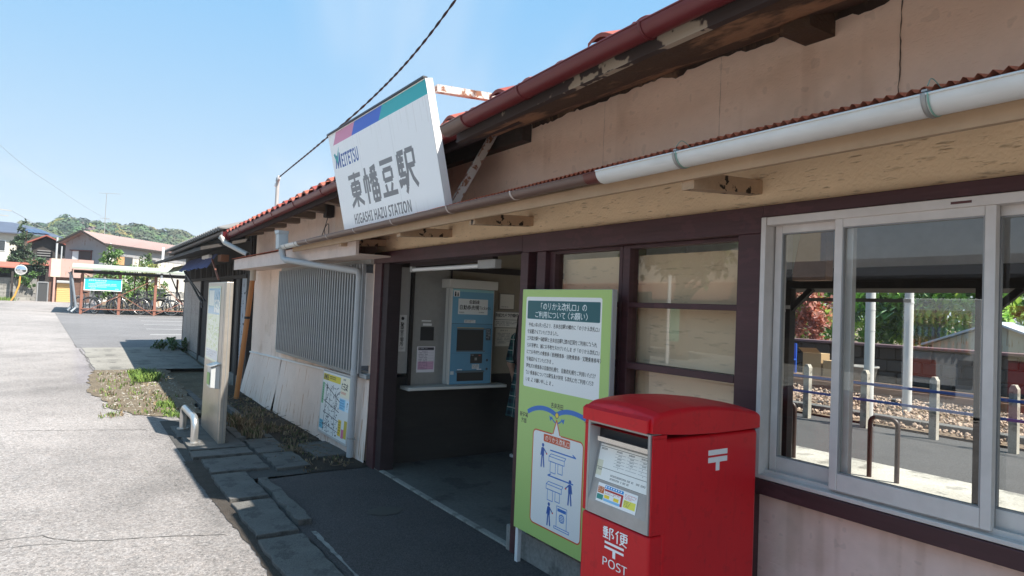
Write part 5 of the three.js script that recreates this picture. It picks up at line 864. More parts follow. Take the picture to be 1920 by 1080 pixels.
const cap = (p, a, b, ra, rb) => { const ab = [b[0] - a[0], b[1] - a[1], b[2] - a[2]], ap = [p[0] - a[0], p[1] - a[1], p[2] - a[2]], L = ab[0] ** 2 + ab[1] ** 2 + ab[2] ** 2, t = clamp((ap[0] * ab[0] + ap[1] * ab[1] + ap[2] * ab[2]) / L, 0, 1); return Math.hypot(ap[0] - ab[0] * t, ap[1] - ab[1] * t, ap[2] - ab[2] * t) - lerp(ra, rb, t); };
const smin = (a, b, k) => { const h = clamp(0.5 + 0.5 * (b - a) / k, 0, 1); return lerp(b, a, h) - k * h * (1 - h); };
const ell = (p, c, r) => { const q = Math.hypot((p[0] - c[0]) / r[0], (p[1] - c[1]) / r[1], (p[2] - c[2]) / r[2]); return (q - 1) * Math.min(...r); };
{
  const skin = M('skin', [0.50, 0.32, 0.235], { r: 0.55 }), hair = M('black_hair', [0.014, 0.012, 0.012], { r: 0.45 }), shoe = M('black_canvas_shoe', [0.03, 0.03, 0.034], { r: 0.7 });
  const plaid = dataTex(256, 256, (u, v) => { const f = (t) => (t % 0.5 < 0.16 ? 1 : 0) + (t % 0.5 > 0.30 && t % 0.5 < 0.34 ? 2 : 0), a = f(u), b = f(v); if (a >= 2 || b >= 2) return [0.42, 0.45, 0.42]; const k = a + b; return k === 2 ? [0.012, 0.02, 0.03] : k === 1 ? [0.02, 0.06, 0.075] : [0.03, 0.11, 0.10]; });
  const cloth = M('plaid_cloth', [1, 1, 1], { r: 0.9, map: plaid, s: 0.22 });
  // local frame: facing -z, feet at the origin; height 1.47
  const H = 1.47, bones = [[[0, 0.82, 0], [0, 1.00, 0], 0.105, 0.09], [[0, 1.0, 0], [0, 1.17, 0.01], 0.09, 0.10], [[-0.13, 1.18, 0], [0.13, 1.18, 0], 0.055, 0.055], [[0, 1.18, 0], [0, 1.29, -0.01], 0.045, 0.038],
    [[-0.075, 0.80, 0], [-0.08, 0.43, -0.01], 0.078, 0.048], [[-0.08, 0.43, -0.01], [-0.085, 0.08, 0.015], 0.05, 0.03], [[0.075, 0.80, 0], [0.08, 0.43, -0.01], 0.078, 0.048], [[0.08, 0.43, -0.01], [0.085, 0.08, 0.015], 0.05, 0.03],
    [[-0.16, 1.17, 0], [-0.20, 0.93, 0.02], 0.042, 0.033], [[-0.20, 0.93, 0.02], [-0.19, 0.73, -0.05], 0.033, 0.022], [[0.16, 1.17, 0], [0.20, 0.93, 0.02], 0.042, 0.033], [[0.20, 0.93, 0.02], [0.19, 0.73, -0.05], 0.033, 0.022]];
  for (const s of [-1, 1]) { bones.push([[s * 0.19, 0.73, -0.05], [s * 0.188, 0.675, -0.062], 0.024, 0.026]); for (let f = 0; f < 4; f++) { const z = -0.088 + f * 0.017; bones.push([[s * 0.187, 0.668, z], [s * 0.180, 0.635, z - 0.004], 0.0085, 0.008], [[s * 0.180, 0.635, z - 0.004], [s * 0.172, 0.605 + (f % 3) * 0.006, z], 0.008, 0.007]); } bones.push([[s * 0.182, 0.71, -0.075], [s * 0.166, 0.665, -0.098], 0.010, 0.008]); }
  const body = (x, y, z) => { const p = [x, y, z]; let d = 9; for (const b of bones) d = smin(d, cap(p, b[0], b[1], b[2], b[3]), b[2] < 0.012 ? 0.006 : 0.035); d = smin(d, ell(p, [0, 1.375, -0.01], [0.068, 0.095, 0.085]), 0.02); d = smin(d, ell(p, [0, 1.36, -0.096], [0.011, 0.018, 0.014]), 0.01); for (const s of [-1, 1]) d = smin(d, ell(p, [s * 0.07, 1.37, 0], [0.010, 0.024, 0.016]), 0.006); return d; };
  const dress = (x, y, z) => { const p = [x, y, z]; let d = smin(cap(p, [0, 0.98, 0], [0, 1.16, 0.01], 0.105, 0.115), cap(p, [-0.13, 1.18, 0], [0.13, 1.18, 0], 0.066, 0.066), 0.04); for (const s of [-1, 1]) d = smin(d, cap(p, [s * 0.16, 1.17, 0], [s * 0.195, 0.97, 0.018], 0.056, 0.055), 0.02); const t = clamp((1.0 - y) / 0.58, 0, 1), rad = lerp(0.11, 0.195, t) + 0.010 * Math.sin(Math.atan2(z, x) * 9) * t; const sk = Math.max((Math.hypot(x / 1.1, z) - rad) * 0.85, y - 1.02, 0.42 - y); return smin(d, sk, 0.03); };
  const hairF = (x, y, z) => { const p = [x, y, z]; let d = ell(p, [0, 1.395, 0.012], [0.085, 0.092, 0.098]); d = smin(d, cap(p, [0, 1.36, 0.06], [0, 1.0, 0.125], 0.088, 0.085), 0.05); const face = ell(p, [0, 1.35, -0.085], [0.062, 0.085, 0.06]); return Math.max(d + 0.004 * Math.sin(x * 160 + y * 12), -face); };
  const g = thing('person', 'person with long dark hair, plaid dress and dark shoes standing inside the entrance', 'person', [0, 0, 0]);
  part(g, 'body', [blob(122, V(-0.75, 0, -0.75), V(0.75, 1.5, 0.75), body)], skin);
  part(g, 'dress', [blob(96, V(-0.5, 0.36, -0.5), V(0.5, 1.36, 0.5), dress)], cloth);
  part(g, 'hair', [blob(72, V(-0.35, 0.86, -0.35), V(0.35, 1.56, 0.35), hairF)], hair);
  for (const s of [-1, 1]) { const sh = part(g, 'shoe', [blob(40, V(s * 0.085 - 0.15, -0.06, -0.19), V(s * 0.085 + 0.15, 0.24, 0.11), (x, y, z) => Math.max(smin(cap([x, y, z], [s * 0.085, 0.045, 0.02], [s * 0.09, 0.032, -0.12], 0.044, 0.036), cap([x, y, z], [s * 0.085, 0.04, 0.015], [s * 0.085, 0.09, 0.015], 0.042, 0.040), 0.02), 0.022 - y))], shoe); part(sh, 'sole', [prism([[-0.055, 0.06], [-0.03, 0.075], [0.03, 0.075], [0.055, 0.06], [0.05, -0.10], [0.03, -0.165], [-0.03, -0.165], [-0.05, -0.10]].map((q) => [q[0] * 0.95 + s * 0.087, q[1]]), 0.0, 0.026, 'y', 0.003)], mWhite); }
  for (const s of [-1, 1]) part(g, 'eye', [plain(new THREE.SphereGeometry(0.010, 10, 8).translate(s * 0.028, 1.378, -0.080))], M('eye_white', [0.6, 0.58, 0.56], { r: 0.2 }));
  part(g, 'mouth', [plain(new THREE.SphereGeometry(0.016, 10, 6).scale(1, 0.3, 0.4).translate(0, 1.318, -0.086))], M('lips', [0.36, 0.12, 0.10], { r: 0.5 }));
  g.position.set(-5.28, 0.012, -1.47); g.rotation.y = 0.35;
}

// ---------------------------------------------------------------- leaves, shrubs, grass
function leafCloud(o) {                                 // many small folded leaves in clumps inside ellipsoids
  const { blobs, n, size, seed, tone = 0.35, flat = 0 } = o, r = rng(seed), pos = [], col = [], nor = [];
  const vol = blobs.map((b) => b[3] * b[4] * b[5]), tot = vol.reduce((a, b) => a + b, 0);
  const clumps = []; let acc = 0;
  const pick = () => { let t = r() * tot; for (let i = 0; i < blobs.length; i++) { t -= vol[i]; if (t <= 0) return blobs[i]; } return blobs[0]; };
  const nc = o.clumps ?? Math.max(6, Math.round(n / 45));
  for (let i = 0; i < nc; i++) { const b = pick(), th = r() * 6.283, cz = r() * 2 - 1, s = Math.sqrt(1 - cz * cz), q = Math.pow(r(), 0.38); clumps.push([b[0] + Math.cos(th) * s * b[3] * q, b[1] + cz * b[4] * q, b[2] + Math.sin(th) * s * b[5] * q, 1 + (r() - 0.5) * tone * 2, r(), Math.cbrt(b[3] * b[4] * b[5])]); }
  const C = o.colors ?? [[1, 1, 1]];
  for (let i = 0; i < n; i++) {
    const c = clumps[Math.floor(r() * nc)], k = c[5] * 0.22, g = () => (r() + r() + r() - 1.5) * 1.1;
    const x = c[0] + g() * k, y = c[1] + g() * k * 0.8, z = c[2] + g() * k, s = size * (0.6 + 0.8 * r());
    const a = r() * 6.283, t = (r() - 0.5) * (flat ? 0.9 : 2.6), d = V(Math.cos(a) * Math.cos(t), Math.sin(t), Math.sin(a) * Math.cos(t)), w = V(-Math.sin(a), (r() - 0.5) * 0.9, Math.cos(a)).normalize();
    const p0 = V(x, y, z), p1 = p0.clone().addScaledVector(d, s), m = p0.clone().addScaledVector(d, s * 0.5), l = m.clone().addScaledVector(w, s * 0.28).add(V(0, s * 0.06, 0)), q = m.clone().addScaledVector(w, -s * 0.28).add(V(0, s * 0.06, 0));
    for (const v of [p0, l, p1, p0, p1, q]) pos.push(v.x, v.y, v.z);
    const base = C[Math.floor(c[4] * C.length)], f = c[3] * (0.75 + 0.5 * r());
    for (let v = 0; v < 6; v++) col.push(base[0] * f, base[1] * f, base[2] * f);
  }
  const gm = new THREE.BufferGeometry();
  gm.setAttribute('position', new THREE.Float32BufferAttribute(pos, 3)); gm.setAttribute('color', new THREE.Float32BufferAttribute(col, 3)); gm.computeVertexNormals();
  return gm;
}
const mLeaf = M('leaf', [1, 1, 1], { r: 0.9, transmission: 0.38, thickness: 0, vertexColors: true });
const mLeafBright = M('sunlit_leaf', [1, 1, 1], { r: 0.9, transmission: 0.55, thickness: 0, vertexColors: true });
const mBark = M('bark', [0.13, 0.10, 0.075], { r: 0.95, map: T.wood, s: 0.5, b: T.woodB, sb: 0.4, bs: 0.01 });
function limbs(base, h, r0, n, spread, seed) {
  const r = rng(seed), g = [], top = base.clone().add(V((r() - 0.5) * 0.15 * h, h, (r() - 0.5) * 0.15 * h));
  const trunk = (a, b, ra, rb) => { const c = new THREE.CylinderGeometry(rb, ra, a.distanceTo(b), 9), d = b.clone().sub(a).normalize(); c.applyQuaternion(new THREE.Quaternion().setFromUnitVectors(V(0, 1, 0), d)); c.translate(...a.clone().add(b).multiplyScalar(0.5).toArray()); return plain(c); };
  const mid = base.clone().lerp(top, 0.55); g.push(trunk(base, mid, r0, r0 * 0.75), trunk(mid, top, r0 * 0.75, r0 * 0.35));
  for (let i = 0; i < n; i++) { const t = 0.4 + 0.55 * r(), a = r() * 6.283, s = base.clone().lerp(top, t), e = s.clone().add(V(Math.cos(a) * spread * (0.5 + 0.5 * r()), spread * (0.3 + 0.5 * r()), Math.sin(a) * spread * (0.5 + 0.5 * r()))); g.push(trunk(s, e, r0 * 0.35, r0 * 0.08)); }
  return g;
}
function tree(name, label, category, at, o) {
  const t = thing(name, label, category, at, o.group), b = V(...at);
  part(t, 'trunk', limbs(b, o.h * (o.trunkTo ?? 0.7), o.r ?? 0.06, o.limbs ?? 7, o.spread ?? 0.5, o.seed), mBark);
  part(t, 'crown', [leafCloud({ ...o, blobs: o.blobs.map((q) => [at[0] + q[0], at[1] + q[1], at[2] + q[2], q[3], q[4], q[5]]) })], o.bright ? mLeafBright : mLeaf);
  return t;
}
function tuft(x, y, z, n, h, spread, seed, cols) {
  const r = rng(seed), pos = [], col = [];
  for (let i = 0; i < n; i++) { const a = r() * 6.283, q = Math.sqrt(r()) * spread, bx = x + Math.cos(a) * q, bz = z + Math.sin(a) * q, l = h * (0.4 + 0.8 * r()), lean = (r() - 0.5) * 1.3, ln2 = (r() - 0.5) * 1.3, w = 0.004 + 0.005 * r(), c = cols[Math.floor(r() * cols.length)], f = 0.7 + 0.6 * r();
    const m = [bx + lean * l * 0.35, y + l * 0.6, bz + ln2 * l * 0.35], e = [bx + lean * l * 0.9, y + l * (1 - 0.3 * Math.abs(lean)), bz + ln2 * l * 0.9], da = r() * 6.283, dx = Math.cos(da) * w, dz = Math.sin(da) * w;
    pos.push(bx - dx, y, bz - dz, bx + dx, y, bz + dz, m[0] + dx, m[1], m[2] + dz, bx - dx, y, bz - dz, m[0] + dx, m[1], m[2] + dz, m[0] - dx, m[1], m[2] - dz, m[0] - dx, m[1], m[2] - dz, m[0] + dx, m[1], m[2] + dz, ...e);
    for (let k = 0; k < 9; k++) col.push(c[0] * f, c[1] * f, c[2] * f); }
  const g = new THREE.BufferGeometry(); g.setAttribute('position', new THREE.Float32BufferAttribute(pos, 3)); g.setAttribute('color', new THREE.Float32BufferAttribute(col, 3)); g.computeVertexNormals(); return g;
}
const GREEN = [[0.10, 0.17, 0.03], [0.15, 0.22, 0.04], [0.08, 0.13, 0.03]], STRAW = [[0.26, 0.20, 0.12], [0.20, 0.145, 0.085], [0.14, 0.10, 0.065], [0.09, 0.10, 0.04]];
{
  const r = rng(90), live = [], dry = [];
  for (let i = 0; i < 46; i++) live.push(tuft(-12.3 + (r() - 0.5) * 1.1, gy(-12.3) + 0.01, 1.28 + (r() - 0.5) * 0.3, 26, 0.13, 0.10, 100 + i, GREEN));
  for (let i = 0; i < 60; i++) { const x = -13 + 4 * r(), z = 1.0 + 0.95 * r(); live.push(tuft(x, gy(x) + 0.01, z, 14, 0.05, 0.10, 200 + i, [...GREEN, ...STRAW])); }
  for (let i = 0; i < 30; i++) { const x = -9.9 + 1.1 * r(); live.push(tuft(x, gy(x) + 0.01, 1.2 + 0.1 * r(), 12, 0.06, 0.08, 300 + i, GREEN)); }
  stuff('weeds', live, M('weed_blades', [1, 1, 1], { r: 0.9, vertexColors: true }), 'low green weeds growing out of the gravel patch at the road edge', 'weeds');
  for (let i = 0; i < 70; i++) { const x = -10.8 + 4.4 * r(), z = 0.16 + 0.36 * r() + (x < -8.6 ? 0.05 : 0); dry.push(tuft(x, 0.012, z, 14, 0.035 + 0.035 * r(), 0.09, 400 + i, STRAW)); }
  for (let i = 0; i < 26; i++) { const x = -8.4 + 1.2 * r(), z = 0.56 + 0.22 * r(); dry.push(tuft(x, 0.012, z, 20, 0.11, 0.10, 560 + i, STRAW)); }
  for (let i = 0; i < 22; i++) { const x = -6.5 + 0.85 * r(), z = 0.12 + 0.5 * r(); dry.push(tuft(x, 0.012, z, 9, 0.03, 0.10, 600 + i, STRAW)); }
  const stick = []; for (let i = 0; i < 150; i++) { const x = -10.6 + 4.9 * r(), z = 0.1 + 0.55 * r(), a = r() * 6.28, l = 0.05 + 0.16 * r(); stick.push(tube([V(x, 0.02 + 0.02 * r(), z), V(x + Math.cos(a) * l * 0.5, 0.03 + 0.03 * r(), z + Math.sin(a) * l * 0.5), V(x + Math.cos(a) * l, 0.02 + 0.05 * r(), z + Math.sin(a) * l)], 0.002 + 0.0015 * r(), 3, 4)); }
  stuff('dry_grass', dry, M('dry_blades', [1, 1, 1], { r: 1, vertexColors: true }), 'dead straw-coloured grass along the foot of the cream wall', 'dry grass');
  stuff('twigs', stick, M('twig', [0.16, 0.115, 0.075], { r: 1 }), 'scattered dry twigs on the earth along the cream wall', 'twigs');
  // small leafy plant at the corner of the old house
  const p = thing('small_plant', 'small leafy green plant at the foot of the old wooden house', 'plant', [-17.0, gy(-17), 0.35]);
  part(p, 'leaves', [leafCloud({ blobs: [[-17.0, gy(-17) + 0.12, 0.35, 0.45, 0.14, 0.35]], n: 420, size: 0.09, seed: 5, colors: [[0.05, 0.11, 0.02], [0.08, 0.15, 0.03]] })], mLeaf);
  part(p, 'stem', [tube([V(-17, gy(-17), 0.35), V(-16.98, gy(-17) + 0.2, 0.36)], 0.008)], mBark);
}

// ---------------------------------------------------------------- old wooden house next door
{
  const h = thing('old_wooden_house', 'old dark wooden shop house with tiled eave and cloth awnings, next to the station', 'house', [-14.3, gy(-14.3), -1]);
  const xa = -18.0, xb = -10.66, z = 0.03;
  part(h, 'wall', [B(xa, xb, 2.08, 2.62, -0.1, z), B(xa - 0.1, xa, 0, 2.62, -4, z), B(xb - 0.02, xb + 0.02, 0.0, 2.62, -3.4, -0.1), B(-11.6, xb, 0, 2.08, -0.12, -0.02)], mDarkWood);
  const mShut = M('weathered_shutter', [0.40, 0.345, 0.315], { r: 0.7, map: T.wood, s: 0.9 });
  const r = rng(21);
  for (let i = 0; i < 4; i++) { const x0 = -17.96 + i * 0.62; part(h, 'shutter_board', B(x0, x0 + 0.595, 0.22, 1.80, -0.02, 0.028 + 0.012 * r(), 0.004), mShut); }
  for (let i = 0; i < 5; i++) { const x0 = -15.2 + i * 0.62; part(h, 'shutter_board', B(x0, x0 + 0.595, 0.18, 1.80, -0.03, 0.018 + 0.012 * r(), 0.004), mDarkWood); }
  part(h, 'door', B(-12.05, -11.62, 0.05, 1.82, -0.04, 0.015), M('dark_door', [0.05, 0.045, 0.042], { r: 0.6, map: T.wood, s: 0.9 }));
  for (const x of [-15.42, -12.10, -11.52]) part(h, 'post', B(x, x + 0.13, 0, 2.1, -0.05, 0.06, 0.004), mDarkWood);
  part(h, 'peeling_panel', B(-11.36, -10.98, 0.25, 1.88, -0.02, 0.03), M('peeling_pale_panel', [0.42, 0.45, 0.50], { r: 0.8, map: T.peel, s: 0.5 }));
  part(h, 'corner_post', B(-10.94, -10.72, 0.0, 2.6, -0.08, 0.05, 0.005), mDarkWood);
  part(h, 'lintel', B(xa, -10.9, 1.80, 1.86, -0.02, 0.07, 0.003), mDarkWood);
  const tr = part(h, 'transom', [B(xa, -10.95, 1.86, 2.10, -0.03, 0.0)], M('transom_paper', [0.22, 0.21, 0.19], { r: 0.8 }));
  for (let i = 0; i < 46; i++) { const x = -17.95 + i * 0.152; part(tr, 'slat', B(x, x + (i % 5 ? 0.055 : 0.11), 1.86, 2.10, 0.0, 0.045), mDarkWood); }
  part(h, 'plaque', B(-11.24, -10.86, 2.42, 2.55, 0.032, 0.045), M('faded_plaque', [0.42, 0.34, 0.24], { r: 0.7, map: T.rust, s: 0.2 }));
  // lower eave and the roof with its row of tiles
  part(h, 'lower_eave', [prism([[0.76, 2.185], [0.76, 2.235], [0.0, 2.45], [0.0, 2.40]], -17.75, -10.85, 'x')], M('eave_dark', [0.06, 0.05, 0.045], { r: 0.8, map: T.wood, s: 0.8 }));
  part(h, 'eave_gutter', gutter([V(-17.8, 2.47, 0.42), V(-10.75, 2.50, 0.42)], 0.05), M('old_brown_gutter', [0.13, 0.105, 0.095], { r: 0.6, map: T.mottle, s: 0.8 }));
  part(h, 'eave_board', [B(-17.8, -10.8, 2.40, 2.49, 0.30, 0.345)], mDarkWood);
  const roof = part(h, 'roof', [uvBox(grid(2, 1, (u, v) => [lerp(-18.1, -10.72, u), lerp(2.53, 3.35, v), lerp(0.44, -1.9, v)])), uvBox(grid(2, 1, (u, v) => [lerp(-18.1, -10.72, u), lerp(3.35, 2.5, v), lerp(-1.9, -4.2, v)]))], M('grey_old_tiles', [0.15, 0.145, 0.14], { r: 0.8, map: T.mottle, s: 0.8 }));
  const tg = merged([uvBox(new THREE.CylinderGeometry(0.066, 0.066, 0.4, 8, 1, false, 0, Math.PI).rotateZ(Math.PI / 2).rotateY(Math.PI / 2).rotateX(0.33)), B(-0.1, 0.1, -0.035, -0.015, -0.2, 0.2)]), mt = M('grey_tile', [0.17, 0.165, 0.16], { r: 0.8 });
  for (let i = 0; i < 33; i++) { const t = new THREE.Mesh(tg, mt); t.name = numbered('roof_tile'); t.castShadow = true; t.position.set(-18.0 + i * 0.222 + 14.3, 2.575 - gy(-14.3), 0.32 + 1); roof.add(t); }
  part(h, 'downpipe_hopper', [prism([[-10.60, 2.46], [-10.42, 2.46], [-10.45, 2.34], [-10.56, 2.34]], 0.42, 0.53, 'z', 0.004)], mGutterRed);
  part(h, 'bent_pipe', [pipe([V(-10.48, 2.40, 0.54), V(-10.44, 2.30, 0.50), V(-9.75, 2.10, 0.30)], 0.036), pipe([V(-11.2, 2.42, 0.44), V(-10.5, 2.28, 0.40)], 0.022)], M('beige_pipe', [0.46, 0.43, 0.39], { r: 0.5 }));
  part(h, 'strip_light', [B(-12.6, -11.9, 2.13, 2.19, 0.42, 0.48, 0.01)], mWhite);
  part(h, 'small_box', [B(-11.4, -11.1, 2.05, 2.16, 0.3, 0.42, 0.01)], M('brown_box', [0.22, 0.09, 0.04], { r: 0.7 }));
  const cloth = (xa_, xb_, za, zb, ya, yb, seed, c, nm) => part(h, 'awning', [uvBox(grid(28, 6, (u, v) => [lerp(xa_, xb_, u), lerp(yb, ya, v) + 0.012 * Math.sin(u * 40 + seed) * (1 - v), lerp(zb, za, v) + 0.02 * Math.sin(u * 23 + seed) * (1 - v) + 0.012 * Math.sin(u * 61)]))], M(nm, c, { r: 0.95, map: T.mottle, s: 0.6 }));
  cloth(-14.75, -11.6, 0.40, 0.56, 2.19, 1.955, 2, [0.10, 0.13, 0.30], 'blue_awning_cloth');
  const gaw = []; for (let i = 0; i < 12; i++) gaw.push(uvBox(grid(3, 3, (u, v) => [-17.1 + (i + u * 0.55) * 0.18, lerp(1.975, 2.12, v), lerp(0.55, 0.42, v) + 0.012 * Math.sin(i)])));
  part(h, 'awning', gaw, M('green_striped_awning', [0.20, 0.21, 0.10], { r: 0.95 }));
  part(h, 'awning', [uvBox(grid(20, 3, (u, v) => [-17.1 + u * 2.16, lerp(1.98, 2.12, v), lerp(0.546, 0.412, v)]))], M('yellow_striped_awning', [0.38, 0.36, 0.24], { r: 0.95 }));
  part(h, 'awning_rod', [beam(V(-14.1, 1.95, 0.55), V(-12.45, 1.36, 0.46), 0.03, 0.02), beam(V(-13.9, 1.93, 0.58), V(-12.4, 1.40, 0.42), 0.02, 0.02), plain(new THREE.TorusGeometry(0.05, 0.012, 6, 12).translate(-12.5, 1.36, 0.47)), plain(new THREE.TorusGeometry(0.05, 0.012, 6, 12).translate(-12.35, 1.33, 0.47))], mBlack);
  part(h, 'awning_rod', [beam(V(-16.75, 1.96, 0.52), V(-15.0, 1.43, 0.5), 0.02, 0.02)], mBlack);
  part(h, 'awning_rod', [beam(V(-11.40, 2.08, 0.5), V(-10.75, 1.75, 0.5), 0.024, 0.024)], mRustPost);
  part(h, 'foundation', B(xa - 0.12, xb, -0.35, 0.2, -0.08, 0.05), mConcrete);
  h.position.y = gy(-14.3);
}

// ---------------------------------------------------------------- bicycle shelter and bicycles
const SX = -31, SY = gy(-31);
{
  const s = thing('bicycle_shelter', 'open bicycle shelter with rust-red steel posts and pale green roof edge', 'shelter', [SX, SY, 0]);
  const k = 0.956;                                      // the shelter is nearer than the plane it was measured on
  const roofF = M('pale_green_roof_edge', [0.38, 0.42, 0.35], { r: 0.7, map: T.mottle, s: 1.2 }), under = M('dark_underside', [0.045, 0.038, 0.034], { r: 0.9, map: T.wood, s: 0.9 });
  const y0 = 2.20, top = 2.42;
  part(s, 'roof', [prism([[SX + 0.35, top - 0.085], [SX + 0.35, top - 0.01], [SX - 4.2, top + 0.28], [SX - 4.2, top + 0.20]], -3.4, 2.42, 'z'), B(SX - 4.2, SX + 0.3, top - 0.14, top - 0.12, -3.4, 2.4)].slice(0, 1), roofF);
  part(s, 'roof_boards', [B(SX - 4.15, SX + 0.28, top - 0.16, top - 0.125, -3.4, 2.36)], under);
  part(s, 'beam', [B(SX - 0.05, SX + 0.05, y0 - 0.02, y0 + 0.09, -3.4, 2.36), B(SX - 4, SX - 3.9, y0 - 0.02, y0 + 0.08, -3.4, 2.3)].slice(0, 1), mDarkWood);
  part(s, 'side_board', [B(SX - 4.1, SX + 0.2, top - 0.36, top - 0.10, 2.40, 2.43)], M('shelter_side_board', [0.16, 0.15, 0.15], { r: 0.8, map: T.mottle, s: 1 }));
  for (const z of [2.06, 0.77, -0.52, -1.8, -3.1]) { part(s, 'post', B(SX - 0.05, SX + 0.05, SY, y0, z - 0.05, z + 0.05, 0.006), mRustPost); part(s, 'post', B(SX - 4.0, SX - 3.92, SY + 0.05, y0, z - 0.04, z + 0.04), mRustPost); }
  for (const z of [1.42, 0.1]) part(s, 'thin_post', B(SX - 2.2, SX - 2.16, SY, y0, z - 0.02, z + 0.02), mRustPost);
  part(s, 'rail', [B(SX + 0.052, SX + 0.075, SY + 0.20, SY + 0.235, -3.1, 2.05)], mRustPost);
  for (const [za, ya, zb, yb] of [[2.0, 0.08, -0.5, 1.52], [0.77, 0.85, -0.45, 0.05], [-0.55, 0.05, -1.9, 0.75], [-0.55, 1.5, -1.9, 0.2], [0.7, 1.45, 2.0, 1.65], [2.0, 1.62, 1.75, 1.45]]) part(s, 'brace', beam(V(SX + 0.085, SY + ya, za), V(SX + 0.085, SY + yb, zb), 0.022, 0.022), mRustPost);
  const mP = M('shelter_downpipe', [0.24, 0.27, 0.30], { r: 0.5 });
  part(s, 'downpipe', [pipe([V(SX + 0.15, top - 0.22, 2.46), V(SX + 0.1, top - 0.35, 2.42), V(SX - 0.1, SY + 0.25, 2.22), V(SX, SY + 0.08, 2.38)], 0.042), pipe([V(SX - 0.6, top - 0.25, 2.46), V(SX - 0.6, SY + 0.3, 2.36), V(SX - 0.6, SY + 0.12, 2.48)], 0.05)], mP);
  part(s, 'gutter', gutter([V(SX - 4.1, top - 0.16, 2.5), V(SX + 0.25, top - 0.18, 2.5)], 0.07).slice(0, 1), mP);
  // blue notice with white print
  const tex = canvas(512, 190, (x, W, H) => { x.fillStyle = '#29b3c6'; x.fillRect(0, 0, W, H); x.strokeStyle = '#eef6f6'; x.lineWidth = 10; x.strokeRect(5, 5, W - 10, H - 10); scrawl(x, 60, 16, 390, 44, 1, 3, '#c9eef2', 1); scrawl(x, 150, 58, 230, 20, 1, 4, '#eafcff', 1); scrawl(x, 60, 80, 400, 66, 3, 5, '#eafcff', 0.95); scrawl(x, 90, 148, 200, 22, 1, 6, '#eafcff', 0.9); scrawl(x, 420, 150, 70, 22, 1, 7, '#eafcff', 1); });
  const n = thing('shelter_notice', 'turquoise notice board with white print hung on the bicycle shelter front', 'sign', [SX + 0.12, 1.7, 1.3]);
  part(n, 'panel', B(SX + 0.09, SX + 0.115, 1.50, 2.005, 0.70, 2.00), mWhite);
  part(n, 'print', quad(V(SX + 0.1165, 1.502, 1.998), V(SX + 0.1165, 1.502, 0.702), V(SX + 0.1165, 2.003, 0.702), V(SX + 0.1165, 2.003, 1.998)), print('shelter_notice_print', tex));
  solo('white_post', [B(SX + 0.16, SX + 0.23, 1.90, 3.42, -0.75, -0.665, 0.006), B(SX + 0.07, SX + 0.16, 2.06, 2.10, -0.73, -0.69)], mWhite, 'slim white post rising from the bicycle shelter roof edge', 'post', null, [SX + 0.2, 1.9, -0.7]);
}
